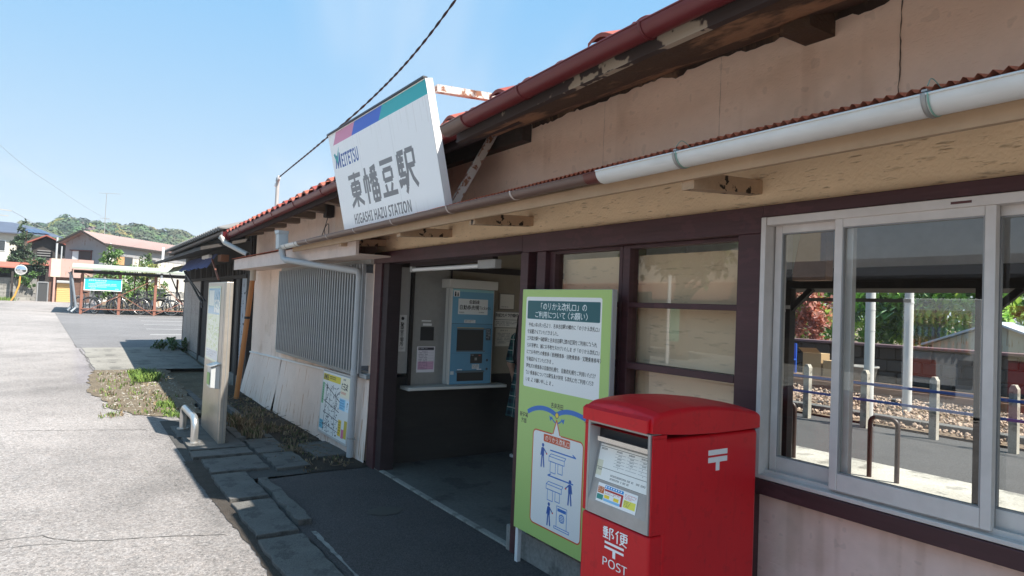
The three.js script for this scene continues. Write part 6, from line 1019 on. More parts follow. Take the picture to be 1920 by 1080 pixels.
function bicycle(label, tint) {
  const b = thing('bicycle', label, 'bicycle', [0, 0, 0], 'bicycles parked in the shelter');
  const R = 0.32, f = M('bike_paint_' + tint.join('_'), tint, { r: 0.35, m: 0.3 });
  for (const x of [-0.52, 0.52]) {
    const w = part(b, 'wheel', [plain(new THREE.TorusGeometry(R - 0.03, 0.012, 6, 28).translate(x, R, 0)), ...Array.from({ length: 12 }, (_, i) => beam(V(x, R, 0), V(x + Math.cos(i * 0.5236) * (R - 0.03), R + Math.sin(i * 0.5236) * (R - 0.03), 0), 0.004, 0.004)), plain(new THREE.CylinderGeometry(0.025, 0.025, 0.08, 8).rotateX(Math.PI / 2).translate(x, R, 0))], mSteel);
    part(w, 'tyre', [plain(new THREE.TorusGeometry(R, 0.02, 6, 28).translate(x, R, 0))], mBlack);
    part(b, 'mudguard', [plain(new THREE.TorusGeometry(R + 0.035, 0.014, 4, 16, 2.6).rotateZ(x < 0 ? 0.7 : 0.2).scale(1, 1, 1.6).translate(x, R, 0))], mSteel);
  }
  part(b, 'frame', [tube([V(-0.52, R, 0), V(-0.05, 0.30, 0)], 0.014), tube([V(-0.05, 0.30, 0), V(-0.20, 0.78, 0)], 0.018), tube([V(-0.52, R, 0), V(-0.17, 0.66, 0)], 0.011), tube([V(-0.05, 0.30, 0), V(0.20, 0.42, 0), V(0.38, 0.80, 0)], 0.019), tube([V(0.36, 0.92, 0), V(0.41, 0.70, 0), V(0.52, R, 0)], 0.016)], f);
  part(b, 'handlebar', [tube([V(0.10, 0.98, -0.27), V(0.28, 1.0, -0.25), V(0.36, 0.95, -0.08), V(0.36, 0.93, 0.08), V(0.28, 1.0, 0.25), V(0.10, 0.98, 0.27)], 0.012)], mSteel);
  part(b, 'saddle', [prism([[-0.34, 0.80], [-0.08, 0.83], [-0.06, 0.86], [-0.34, 0.89]], -0.08, 0.08, 'z', 0.02)], mBlack);
  const wire = []; for (let i = 0; i <= 5; i++) { const t = i / 5; wire.push(beam(V(0.46, 0.74 + 0.24 * t, -0.15), V(0.74, 0.74 + 0.24 * t, -0.15), 0.005, 0.005), beam(V(0.46, 0.74 + 0.24 * t, 0.15), V(0.74, 0.74 + 0.24 * t, 0.15), 0.005, 0.005), beam(V(0.74, 0.74 + 0.24 * t, -0.15), V(0.74, 0.74 + 0.24 * t, 0.15), 0.005, 0.005), beam(V(0.46 + 0.28 * t, 0.74, -0.15), V(0.46 + 0.28 * t, 0.98, -0.15), 0.005, 0.005), beam(V(0.46 + 0.28 * t, 0.74, 0.15), V(0.46 + 0.28 * t, 0.98, 0.15), 0.005, 0.005), beam(V(0.74, 0.74, -0.15 + 0.3 * t), V(0.74, 0.98, -0.15 + 0.3 * t), 0.005, 0.005)); }
  part(b, 'basket', wire, mHook);
  part(b, 'pedals', [plain(new THREE.TorusGeometry(0.08, 0.008, 4, 16).translate(-0.05, 0.30, 0.03)), beam(V(-0.05, 0.30, 0.06), V(0.06, 0.18, 0.06), 0.015, 0.015), beam(V(-0.05, 0.30, -0.06), V(-0.16, 0.42, -0.06), 0.015, 0.015), B(0.02, 0.1, 0.165, 0.185, 0.06, 0.14), B(-0.2, -0.12, 0.41, 0.43, -0.14, -0.06)], mSteel);
  part(b, 'rear_rack', [beam(V(-0.72, 0.70, -0.06), V(-0.30, 0.72, -0.06), 0.01, 0.01), beam(V(-0.72, 0.70, 0.06), V(-0.30, 0.72, 0.06), 0.01, 0.01), beam(V(-0.72, 0.70, -0.06), V(-0.72, 0.70, 0.06), 0.01, 0.01), beam(V(-0.66, 0.70, 0.06), V(-0.52, R, 0.05), 0.008, 0.008)], mSteel);
  return b;
}
{
  const silver = bicycle('silver bicycle standing broadside behind the turquoise notice', [0.40, 0.41, 0.42]), dark = bicycle('dark blue bicycle near the middle post of the shelter', [0.03, 0.04, 0.09]);
  silver.position.set(SX - 0.55, gy(SX - 0.55), 1.28); silver.rotation.y = 1.25;
  dark.position.set(SX - 0.6, gy(SX - 0.6), 0.42); dark.rotation.y = 1.05;
  const spots = [[silver, -0.75, 1.86, 0.55, 'silver bicycle parked end-on beside the first rust-red shelter post'], [dark, -0.9, -0.05, 0.5, 'dark bicycle parked end-on behind the crossing braces'], [silver, -0.45, -0.68, 1.35, 'silver bicycle broadside at the third rust-red shelter post'], [dark, -1.0, -1.25, 0.9, 'dark bicycle in the shelter bay beside the old wooden house'], [silver, -1.6, 0.85, 0.3, 'silver bicycle in the back row behind the turquoise notice'], [dark, -1.9, -0.35, -0.3, 'dark bicycle in the back row near the middle of the shelter'], [silver, -2.0, -1.4, 0.4, 'silver bicycle in the back row at the house end of the shelter']];
  for (const [src, dx, z, turn, label] of spots) copyOf(src, [SX + dx, gy(SX + dx), z], turn, label);
}

// ---------------------------------------------------------------- houses beyond the car park
const at = (x) => gy(x);
const mTin = M('pale_grey_tin', [0.36, 0.365, 0.385], { r: 0.7, map: T.streak, s: 2.2 }), mWin = M('dark_window_pane', [0.045, 0.05, 0.055], { r: 0.15 }), mCream2 = M('cream_house_wall', [0.62, 0.58, 0.50], { r: 0.9, map: T.mottle, s: 3 }), mBrownRoof = M('brown_metal_roof', [0.44, 0.32, 0.295], { r: 0.6, map: T.mottle, s: 2 }), mRedRoof = M('faded_red_roof', [0.40, 0.13, 0.085], { r: 0.75, map: T.mottle, s: 1.2 }), mNavyRoof = M('navy_slate_roof', [0.085, 0.10, 0.14], { r: 0.5, map: T.mottle, s: 2 });
{ // grey two-storey house with a brown corrugated roof, standing at an angle: gable along -z, long side along +x of its own frame
  const h = thing('grey_house', 'grey two-storey house with low brown metal roof and dark upstairs opening', 'house', [0, 0, 0]), L = 8.6, W = 2.6, g0 = 0.7;
  part(h, 'wall', [prism([[-W, g0], [-W, 4.36], [-W / 2, 4.98], [0, 4.36], [0, g0]], 0, L, 'x')], mTin);
  part(h, 'side_wall', [B(0.02, L, g0, 3.66, 0.0, 0.03)], M('white_plaster_wall', [0.62, 0.61, 0.58], { r: 0.9, map: T.streak, s: 3 }));
  part(h, 'upper_cladding', [B(-0.02, L, 3.66, 4.34, 0.0, 0.05)], mTin);
  const rf = part(h, 'roof', [prism([[-W - 0.22, 4.27], [-W - 0.22, 4.33], [-W / 2, 5.06], [0.24, 4.33], [0.24, 4.27], [-W / 2, 4.99]], -0.42, L + 0.3, 'x')], mBrownRoof);
  const ribs = []; for (let i = 0; i < 40; i++) { const x = -0.40 + i * 0.235; ribs.push(beam(V(x, 5.07, -W / 2), V(x, 4.345, 0.25), 0.05, 0.035)); }
  part(rf, 'rib', ribs, mBrownRoof).userData.kind = 'stuff';
  for (const [a, b] of [[[-0.43, 4.28, -W - 0.24], [-0.43, 5.04, -W / 2]], [[-0.43, 5.04, -W / 2], [-0.43, 4.28, 0.26]], [[-0.43, 4.29, 0.26], [L + 0.3, 4.29, 0.26]]]) part(rf, 'barge_board', beam(V(...a), V(...b), 0.05, 0.11), mDarkWood);
  const w = part(h, 'window', [B(-0.05, 0, 3.29, 3.86, -2.12, -0.85), B(-0.16, 0, 3.86, 3.91, -2.2, -0.8)], M('red_brown_frame', [0.13, 0.05, 0.045], { r: 0.7 }));
  part(w, 'shutter', B(-0.07, -0.051, 3.31, 3.85, -2.08, -1.68), mWhite);
  part(w, 'pane', B(-0.06, -0.051, 3.31, 3.85, -1.66, -0.89), M('dark_brown_opening', [0.06, 0.04, 0.038], { r: 0.6 }));
  for (const [xa, xb] of [[0.85, 2.35], [3.0, 4.6]]) { const v = part(h, 'window', [B(xa, xb, 3.12, 3.70, 0.03, 0.07)], M('window_frame_dark', [0.10, 0.07, 0.06], { r: 0.7 })); part(v, 'pane', B((xa + xb) / 2, xb - 0.06, 3.16, 3.66, 0.0705, 0.08), mWin); part(v, 'shutter', B(xa + 0.06, (xa + xb) / 2 - 0.02, 3.16, 3.66, 0.0705, 0.085), xa < 1 ? M('orange_curtain', [0.55, 0.30, 0.14], { r: 0.8 }) : mWhite); }
  part(h, 'flue', cyl(0.2, 3.2, 4.4, 0.15, 0.05, 0.05, 8), mWhite);
  h.position.set(-46, 0, 0.87); h.rotation.y = THREE.MathUtils.degToRad(140);
}
{ // pink building with parapet and a yellow shutter
  const x = -42, b = thing('pink_shed', 'low building with pink parapet, brown ground floor and yellow shutter', 'building', [x, at(x), 2.6]);
  part(b, 'parapet', [B(x - 2.5, x, 2.14, 3.13, 1.50, 2.95)], M('pink_tin', [0.52, 0.35, 0.31], { r: 0.7, map: T.streak, s: 1.6 }));
  part(b, 'cream_panel', [B(x - 2.5, x + 0.012, 2.14, 3.11, 2.952, 3.38)], M('cream_tin', [0.66, 0.58, 0.48], { r: 0.7, map: T.streak, s: 1.6 }));
  part(b, 'side_parapet', [prism([[x - 1.4, 2.14], [x, 2.14], [x, 3.10], [x - 1.4, 2.9]], 3.382, 3.46, 'z')], M('dark_pink_tin', [0.30, 0.13, 0.12], { r: 0.7 }));
  part(b, 'wall', [B(x - 2.4, x - 0.15, at(x), 2.14, 1.6, 3.42)], M('brown_wall', [0.16, 0.085, 0.06], { r: 0.8, map: T.wood, s: 1 }));
  const s = part(b, 'shutter', [B(x - 0.15, x - 0.10, at(x), 1.80, 2.36, 3.08)], M('yellow_shutter', [0.66, 0.42, 0.17], { r: 0.6 }));
  for (let i = 0; i < 10; i++) part(s, 'slat', B(x - 0.10, x - 0.085, at(x) + 0.02 + i * 0.1, at(x) + 0.10 + i * 0.1, 2.37, 3.07), M('yellow_shutter', [0, 0, 0]));
  part(b, 'shutter_box', [B(x - 0.15, x + 0.08, 1.82, 1.96, 2.33, 3.1, 0.03)], mGreyPaint);
  part(b, 'door', [B(x - 0.15, x - 0.12, at(x), 1.80, 3.45, 3.9)], M('dark_glazed_door', [0.06, 0.06, 0.06], { r: 0.4 }));
  part(b, 'door_frame', [B(x - 0.12, x - 0.09, at(x), 1.84, 3.43, 3.48), B(x - 0.12, x - 0.09, at(x), 1.84, 3.88, 3.93), B(x - 0.12, x - 0.09, 1.80, 1.86, 3.48, 3.88)], mAluDark);
  part(b, 'post', [B(x - 0.05, x + 0.05, at(x), 2.14, 3.15, 3.24)], M('pink_post', [0.45, 0.27, 0.22], { r: 0.7 }));
}
{ // old dark house with a red tiled roof behind the pink one
  const x = -52, h = thing('red_tiled_house', 'old dark timber house with red tiled roof between the grey house and conifer', 'house', [x, at(x), 3.8]);
  part(h, 'wall', [prism([[2.95, 1], [2.95, 4.35], [3.95, 4.78], [4.7, 4.35], [4.7, 1]], x - 5, x, 'x')], mDarkWood);
  part(h, 'roof', [prism([[2.75, 4.33], [2.75, 4.40], [3.95, 4.98], [3.95, 4.90]], x - 5.2, x + 0.4, 'x'), prism([[3.95, 4.90], [3.95, 4.98], [4.95, 4.44], [4.95, 4.36]], x - 5.2, x + 0.4, 'x')], M('dark_red_tile_roof', [0.34, 0.09, 0.06], { r: 0.7, map: T.mottle, s: 0.8 }));
  for (let i = 0; i < 3; i++) part(h, 'railing', B(x + 0.02, x + 0.06, 3.60 + i * 0.16, 3.66 + i * 0.16, 3.7, 4.4), M('grey_rail', [0.22, 0.21, 0.20], { r: 0.8 }));
  part(h, 'flue', [cyl(x + 0.6, 3.3, 4.85, 3.37, 0.06), cyl(x + 0.6, 3.3, 4.3, 3.10, 0.04)], mPipeGrey);
}
{ // modern house with navy roof and solar panels at the edge of the picture
  const x = -60, h = thing('navy_roofed_house', 'pale two-storey house with navy hipped roof carrying solar panels', 'house', [x, at(x), 6]);
  part(h, 'wall', [B(x - 7, x, 1.1, 5.45, 5.9, 9.2), B(x - 7, x - 0.8, 1.1, 5.4, 3.6, 5.9)], mCream2);
  const rf = part(h, 'roof', [quadUV(V(x + 0.4, 5.42, 9.5), V(x + 0.4, 5.46, 5.6), V(x - 2.2, 6.42, 6.4), V(x - 2.2, 6.42, 8.4)), quadUV(V(x + 0.4, 5.46, 5.6), V(x - 0.4, 5.44, 3.1), V(x - 4, 6.35, 5.2), V(x - 2.2, 6.42, 6.4)), quadUV(V(x + 0.4, 5.42, 9.5), V(x - 2.2, 6.42, 8.4), V(x - 7, 6.3, 8.4), V(x - 7, 5.4, 9.5)), quadUV(V(x - 2.2, 6.42, 6.4), V(x - 4, 6.35, 5.2), V(x - 7, 6.3, 8.4), V(x - 2.2, 6.42, 8.4)), quadUV(V(x + 0.4, 5.38, 9.5), V(x + 0.4, 5.42, 5.6), V(x + 0.4, 5.5, 5.6), V(x + 0.4, 5.46, 9.5))], mNavyRoof);
  for (let i = 0; i < 4; i++) { const t = i * 0.21, p = (u, v) => V(lerp(x + 0.1, x - 3.2, v * 0.8) - 0.5 * u, 5.56 + 0.72 * v * 0.8 + 0.03, lerp(5.25, 3.6, u) + v * 0.9); part(rf, 'solar_panel', quadUV(p(t, 0.1), p(t + 0.19, 0.1), p(t + 0.19, 0.8), p(t, 0.8)), M('solar_glass', [0.035, 0.05, 0.11], { r: 0.12 })); }
  const w = part(h, 'window', B(x, x + 0.04, 4.1, 4.9, 6.6, 7.3), mWhite); part(w, 'pane', B(x + 0.041, x + 0.05, 4.14, 4.86, 6.64, 7.26), mWin);
}
for (const [za, zb, y, x, label] of [[4.86, 6.6, 2.78, -43, 'dull red carport roof on posts at the left edge'], [3.50, 4.86, 3.08, -46, 'faded red tin lean-to roof behind the round mirror']]) {
  const s = thing('red_roofed_lean_to', label, 'shed', [x, at(x), (za + zb) / 2]);
  part(s, 'roof', [prism([[x + 0.5, y - 0.28], [x + 0.5, y - 0.22], [x - 2.5, y + 0.12], [x - 2.5, y + 0.06]], za, zb, 'z')], mRedRoof);
  part(s, 'post', [B(x + 0.3, x + 0.4, at(x), y - 0.25, za + 0.1, za + 0.2), B(x + 0.3, x + 0.4, at(x), y - 0.25, zb - 0.2, zb - 0.1)], mDarkWood);
  part(s, 'back_wall', B(x - 2.4, x - 2.3, at(x), y, za, zb), mDarkWood);
}
{ // block wall with ivy, mirror, conifer
  const x = -43, w = thing('block_wall', 'grey concrete block garden wall behind the round traffic mirror', 'wall', [x, at(x), 5]);
  part(w, 'core', B(x - 0.14, x - 0.02, at(x) - 0.1, 2.0, 3.98, 9.5), M('wall_joint', [0.22, 0.21, 0.20], { r: 0.95 }));
  const tones = [0.40, 0.36, 0.44].map((k, i) => M('wall_block_tone_' + i, [k, k * 0.97, k * 0.91], { r: 0.95, map: T.concrete, s: 0.9 })), r = rng(66);
  for (let j = 0; j < 6; j++) for (let i = 0; i < 14; i++) { const z = 4.0 + i * 0.395 + (j % 2) * 0.19, y = at(x) + j * 0.195; if (z + 0.385 > 9.5) continue; part(w, 'block', B(x - 0.02, x + 0.004 * r(), y, y + 0.183, z, z + 0.383), tones[Math.floor(r() * 3)]); }
  solo('ivy', leafCloud({ blobs: [[x + 0.1, 2.02, 4.6, 0.15, 0.22, 0.7], [x, 2.25, 5.3, 0.15, 0.25, 0.5], [x + 0.15, 1.8, 4.3, 0.12, 0.3, 0.3], [x, 2.2, 4.1, 0.12, 0.2, 0.3]], n: 1500, size: 0.10, seed: 67, colors: [[0.05, 0.13, 0.02], [0.09, 0.2, 0.03], [0.14, 0.28, 0.05]] }), mLeaf, 'bright green ivy hanging over the concrete block wall', 'ivy', null, [x, 2, 4.6]);
  stuff('grass', Array.from({ length: 40 }, (_, i) => tuft(-42.3 + hash(i, 1, 5), at(-42), 4.9 + 1.6 * hash(i, 2, 5), 14, 0.22, 0.25, 700 + i, GREEN)), M('weed_blades', [1, 1, 1]), 'strip of green grass at the foot of the block wall', 'grass');
  const mx = -41.8, m = thing('traffic_mirror', 'round convex traffic mirror on a bent orange pole', 'mirror', [mx, at(mx), 4.75]);
  part(m, 'pole', [pipe([V(mx, at(mx), 4.95), V(mx, at(mx) + 0.25, 4.82), V(mx, at(mx) + 0.8, 4.66), V(mx, 2.1, 4.64)], 0.04)], M('orange_pole', [0.62, 0.30, 0.06], { r: 0.5 }));
  part(m, 'rim', [plain(new THREE.TorusGeometry(0.235, 0.03, 8, 28).rotateY(Math.PI / 2).translate(mx + 0.06, 2.40, 4.62)), plain(new THREE.CylinderGeometry(0.23, 0.23, 0.02, 24).rotateZ(Math.PI / 2).translate(mx + 0.03, 2.40, 4.62))], M('grey_mirror_rim', [0.45, 0.44, 0.42], { r: 0.5 }));
  part(m, 'mirror_face', [plain(new THREE.SphereGeometry(0.6, 24, 8, 0, Math.PI * 2, 0, 0.39).rotateZ(-Math.PI / 2).translate(mx + 0.06 - 0.535, 2.40, 4.62))], M('mirror', [0.85, 0.86, 0.87], { r: 0.03, m: 1 }));
  part(m, 'bracket', [B(mx - 0.02, mx + 0.04, 2.1, 2.45, 4.60, 4.66)], mHook);
  const cx = -46.5; // conifer
  const cone = []; for (let i = 0; i < 11; i++) { const t = i / 10, rad = lerp(0.62, 0.12, Math.pow(t, 1.1)) * (i % 2 ? 0.85 : 1.05); cone.push([0.05 * Math.sin(i * 2), 2.15 + t * 2.3, 0.12 * Math.sin(i * 1.7), rad, 0.16, rad]); }
  tree('conifer', 'dark green conifer in front of the navy-roofed house', 'tree', [cx, at(cx), 4.9], { blobs: cone, n: 3600, clumps: 170, size: 0.15, seed: 71, h: 4.3, r: 0.09, limbs: 8, spread: 0.3, trunkTo: 0.9, tone: 0.5, colors: [[0.028, 0.06, 0.025], [0.045, 0.09, 0.035], [0.06, 0.11, 0.04]] });
  tree('garden_shrub', 'small rounded green shrub beside the conifer', 'shrub', [-44.5, at(-44.5), 4.05], { blobs: [[0, 1.9, 0, 0.35, 0.65, 0.40]], n: 1100, size: 0.12, seed: 72, h: 2.3, r: 0.05, colors: [[0.035, 0.09, 0.03], [0.055, 0.12, 0.035]] });
}
// bright garden trees behind the shelter
tree('garden_tree', 'bright yellow-green young tree rising behind the bicycle shelter roof', 'tree', [-38.5, at(-38.5), 0.65], { blobs: [[0, 2.3, 0.1, 0.6, 0.50, 0.55], [0.2, 2.75, 0.35, 0.35, 0.35, 0.3], [0, 2.85, -0.25, 0.3, 0.45, 0.25], [0, 1.5, 0, 0.7, 0.6, 0.9]], n: 2600, clumps: 60, size: 0.15, seed: 73, h: 3.1, r: 0.05, colors: [[0.12, 0.24, 0.04], [0.19, 0.33, 0.06], [0.09, 0.2, 0.04]] });
tree('garden_bush', 'dense green bush with yellowish top right of the young tree', 'shrub', [-38.2, at(-38.2), -0.7], { blobs: [[0, 1.9, 0, 0.7, 0.55, 0.75], [0, 1.2, -0.2, 0.7, 0.7, 0.9]], n: 2600, clumps: 60, size: 0.12, seed: 74, h: 2.2, r: 0.05, colors: [[0.10, 0.2, 0.035], [0.17, 0.26, 0.05], [0.28, 0.28, 0.06]] });
tree('shelter_hedge_tree', 'sunlit green shrub seen under the bicycle shelter roof between its posts', 'shrub', [-36.9, at(-36.9), 0.4], { blobs: [[0, 0.85, 0, 0.5, 0.6, 1.5], [0, 1.2, 1.2, 0.4, 0.4, 0.4]], n: 3200, clumps: 70, size: 0.12, seed: 75, h: 1.4, r: 0.04, colors: [[0.12, 0.25, 0.04], [0.18, 0.32, 0.05], [0.08, 0.17, 0.03]] });
tree('climbing_plant', 'tall thin climbing plant on the white wall of the grey house', 'plant', [-46.6, at(-46.6), -1.35], { blobs: [[0, 2.55, 0, 0.15, 0.75, 0.35]], n: 900, size: 0.11, seed: 76, h: 3.2, r: 0.04, colors: [[0.07, 0.14, 0.03], [0.12, 0.18, 0.04]] });
{ // white garage wall seen through the right end of the shelter
  const x = -39.5, g = thing('white_garage', 'white rendered outbuilding with dark window behind the right end of the shelter', 'building', [x, at(x), -2.6]);
  part(g, 'wall', B(x - 2, x, at(x), 2.5, -4.6, -1.25), M('white_plaster_wall', [0, 0, 0])); const w = part(g, 'window', B(x, x + 0.04, 1.2, 1.75, -1.8, -1.32), mAluDark); part(w, 'pane', B(x + 0.041, x + 0.05, 1.23, 1.72, -1.78, -1.34), mWin);
  part(g, 'roof', B(x - 2.1, x + 0.1, 2.5, 2.58, -4.7, -1.2), mGreyPaint);
}
{ // television aerial and a thin power line
  const x = -50, a = thing('television_aerial', 'tall thin television aerial standing above the grey house roof', 'aerial', [x, 4.9, 0.95]);
  part(a, 'mast', [cyl(x, 4.7, 7.88, 0.86, 0.022, 0.016, 6), beam(V(x, 4.75, 0.86), V(x, 5.9, 0.86), 0.03, 0.03), beam(V(x, 6.2, 0.86), V(x, 4.8, 1.4), 0.008, 0.008), beam(V(x, 6.2, 0.86), V(x, 4.8, 0.3), 0.008, 0.008)], mHook);
  part(a, 'antenna', [beam(V(x, 7.86, 1.3), V(x, 7.95, 0.05), 0.02, 0.02), ...Array.from({ length: 8 }, (_, i) => beam(V(x - 0.22, 7.87 + i * 0.009, 1.22 - i * 0.15), V(x + 0.22, 7.87 + i * 0.009, 1.22 - i * 0.15), 0.012, 0.012)), beam(V(x, 6.22, 1.15), V(x, 6.26, 0.6), 0.018, 0.018), ...Array.from({ length: 5 }, (_, i) => beam(V(x - 0.3, 6.24, 1.1 - i * 0.11), V(x + 0.3, 6.24, 1.1 - i * 0.11), 0.014, 0.014))], mHook);
  solo('power_line', tube([V(-15, 8.2, 7.0), V(-25.4, 5.86, 4.43), V(-31, 5.4, 3.0), V(-37, 5.15, 1.5), V(-50, 5.2, -1.5)], 0.006, 60, 4), mGreyPaint, 'thin faint power line crossing the sky above the houses', 'cable');
  const p = thing('far_utility_pole', 'distant utility pole with crossarms above the navy roof', 'pole', [-75, 1.3, 8.4]);
  part(p, 'pole', cyl(-75, 1.3, 8.9, 8.4, 0.14, 0.10, 8), mGreyPaint); part(p, 'crossarm', [beam(V(-75, 8.5, 7.4), V(-75, 8.6, 9.4), 0.1, 0.1), beam(V(-75, 8.0, 7.6), V(-75, 8.05, 9.2), 0.08, 0.08)], mGreyPaint);
  solo('far_power_lines', [tube([V(-75, 8.6, 9.4), V(-60, 8.0, 12), V(-40, 7.6, 16)], 0.02, 12, 4), tube([V(-75, 8.5, 7.4), V(-90, 8.0, 5), V(-120, 7.4, 0)], 0.02, 12, 4)], mGreyPaint, 'pair of dark power lines at the distant utility pole', 'cable');
}

// ---------------------------------------------------------------- wooded hill
{
  const prof = [[45, 8], [30, 13], [20.2, 17.2], [14.4, 20.4], [9.5, 21.3], [7.3, 22.5], [3.2, 23.3], [-1.5, 22.9], [-4.2, 22.7], [-8.3, 22.5], [-11.8, 22.7], [-13.9, 23.5], [-17.2, 22.4], [-20.9, 22.2], [-23.9, 22.5], [-26.6, 21.7], [-29, 20.4], [-32, 18.2], [-40, 17], [-60, 16], [-90, 9]];
  const ridge = (z) => { for (let i = 0; i + 1 < prof.length; i++) if (z >= prof[i + 1][0]) return lerp(prof[i + 1][1], prof[i][1], clamp((z - prof[i + 1][0]) / (prof[i][0] - prof[i + 1][0]), 0, 1)); return 6; };
  const hy = (x, z) => { const t = clamp((-x - 120) / 110, 0, 1), k = (z - 3) / 230, zz = z * (-230 / Math.min(x, -120)) ; const h = ridge(zz) - 4.0; return x > -230 ? lerp(3.2, h, sstep(t, 0, 1) * 0.75 + 0.25 * t) : lerp(h, 2, clamp((-x - 230) / 120, 0, 1)); };
  const g = grid(60, 40, (u, v) => { const x = lerp(-112, -350, v), z = lerp(75, -110, u); return [x, hy(x, z), z]; });
  struct('hill', uvBox(g), M('hill_soil', [0.05, 0.07, 0.03], { r: 1 }));
  const r = rng(404), P = [], N = [], crown = (() => {                // a tree crown of leafy facets with uneven outline
    const pos = [], col = [], q = rng(9); for (let i = 0; i < 260; i++) { const a = q() * 6.283, c = q() * 1.5 - 0.5, s = Math.sqrt(Math.max(0, 1 - c * c)), R = 0.78 + 0.3 * q(), p = V(Math.cos(a) * s * R, Math.max(-0.4, c) * R * 0.85, Math.sin(a) * s * R), t = V(q() - 0.5, q() - 0.5, q() - 0.5).cross(p).normalize(), b = p.clone().cross(t).normalize(), k = 0.11 + 0.11 * q(), f = 0.75 + 0.3 * q() + 0.25 * c; for (const v of [[-1, -0.8], [1, -0.7], [0.1, 1.1]]) { const w = p.clone().addScaledVector(t, v[0] * k).addScaledVector(b, v[1] * k).addScaledVector(p, (q() - 0.5) * 0.18); pos.push(w.x, w.y, w.z); col.push(f, f, f); } }
    const gm = new THREE.BufferGeometry(); gm.setAttribute('position', new THREE.Float32BufferAttribute(pos, 3)); gm.setAttribute('color', new THREE.Float32BufferAttribute(col, 3)); gm.computeVertexNormals(); return gm; })();
  const mats = [], cols = [], m = new THREE.Matrix4(), e = new THREE.Quaternion(), tones = [[0.055, 0.080, 0.042], [0.070, 0.098, 0.045], [0.040, 0.062, 0.042], [0.075, 0.105, 0.055], [0.14, 0.145, 0.05], [0.105, 0.095, 0.075], [0.055, 0.085, 0.055]];
  for (let i = 0; i < 3000; i++) {
    const x = -125 - 115 * Math.pow(r(), 0.75), z = lerp(34, -46, r()) * (-x / 230), s = (0.95 + 1.25 * r()) * (r() < 0.08 ? 1.4 : 1), y = hy(x, z) + s * 0.35;
    e.setFromEuler(new THREE.Euler((r() - 0.5) * 0.4, r() * 6.28, (r() - 0.5) * 0.4)); mats.push(m.clone().compose(V(x, y, z), e, V(s * (0.9 + 0.4 * r()), s * (0.7 + 0.6 * r()), s * (0.9 + 0.4 * r()))));
    const zone = vn(x * 0.05 + 90, z * 0.12 + 90, 4096, 4096, 12), c = tones[Math.floor(clamp(zone * 5 + (r() - 0.5) * 4, 0, 6.99))]; cols.push(new THREE.Color().setRGB(...c.map((k) => k * (0.8 + 0.4 * r()))));
  }
  const im = new THREE.InstancedMesh(crown, M('forest_leaves', [1, 1, 1], { r: 1, vertexColors: true }), mats.length); mats.forEach((q, i) => { im.setMatrixAt(i, q); im.setColorAt(i, cols[i]); });
  im.name = 'forest'; im.castShadow = im.receiveShadow = true; scene.add(im); tag(im, 'dense mixed woodland covering the low hill behind the houses', 'forest'); im.userData.kind = 'stuff';
  for (const [x, z, label] of [[-232, -3.6, 'small house roof half hidden among the trees on the hilltop'], [-236, -9.2, 'long low building glimpsed at the top of the wooded hill']]) { const h = thing('hilltop_house', label, 'house', [x, hy(x, z), z]); part(h, 'wall', B(x - 2, x, hy(x, z) - 0.5, hy(x, z) + 1.5, z - 1.6, z + 1.4), mCream2); part(h, 'roof', prism([[z - 1.9, hy(x, z) + 1.45], [z - 0.1, hy(x, z) + 2.15], [z + 1.7, hy(x, z) + 1.45]], x - 2.3, x + 0.2, 'x'), mBrownRoof); }
}

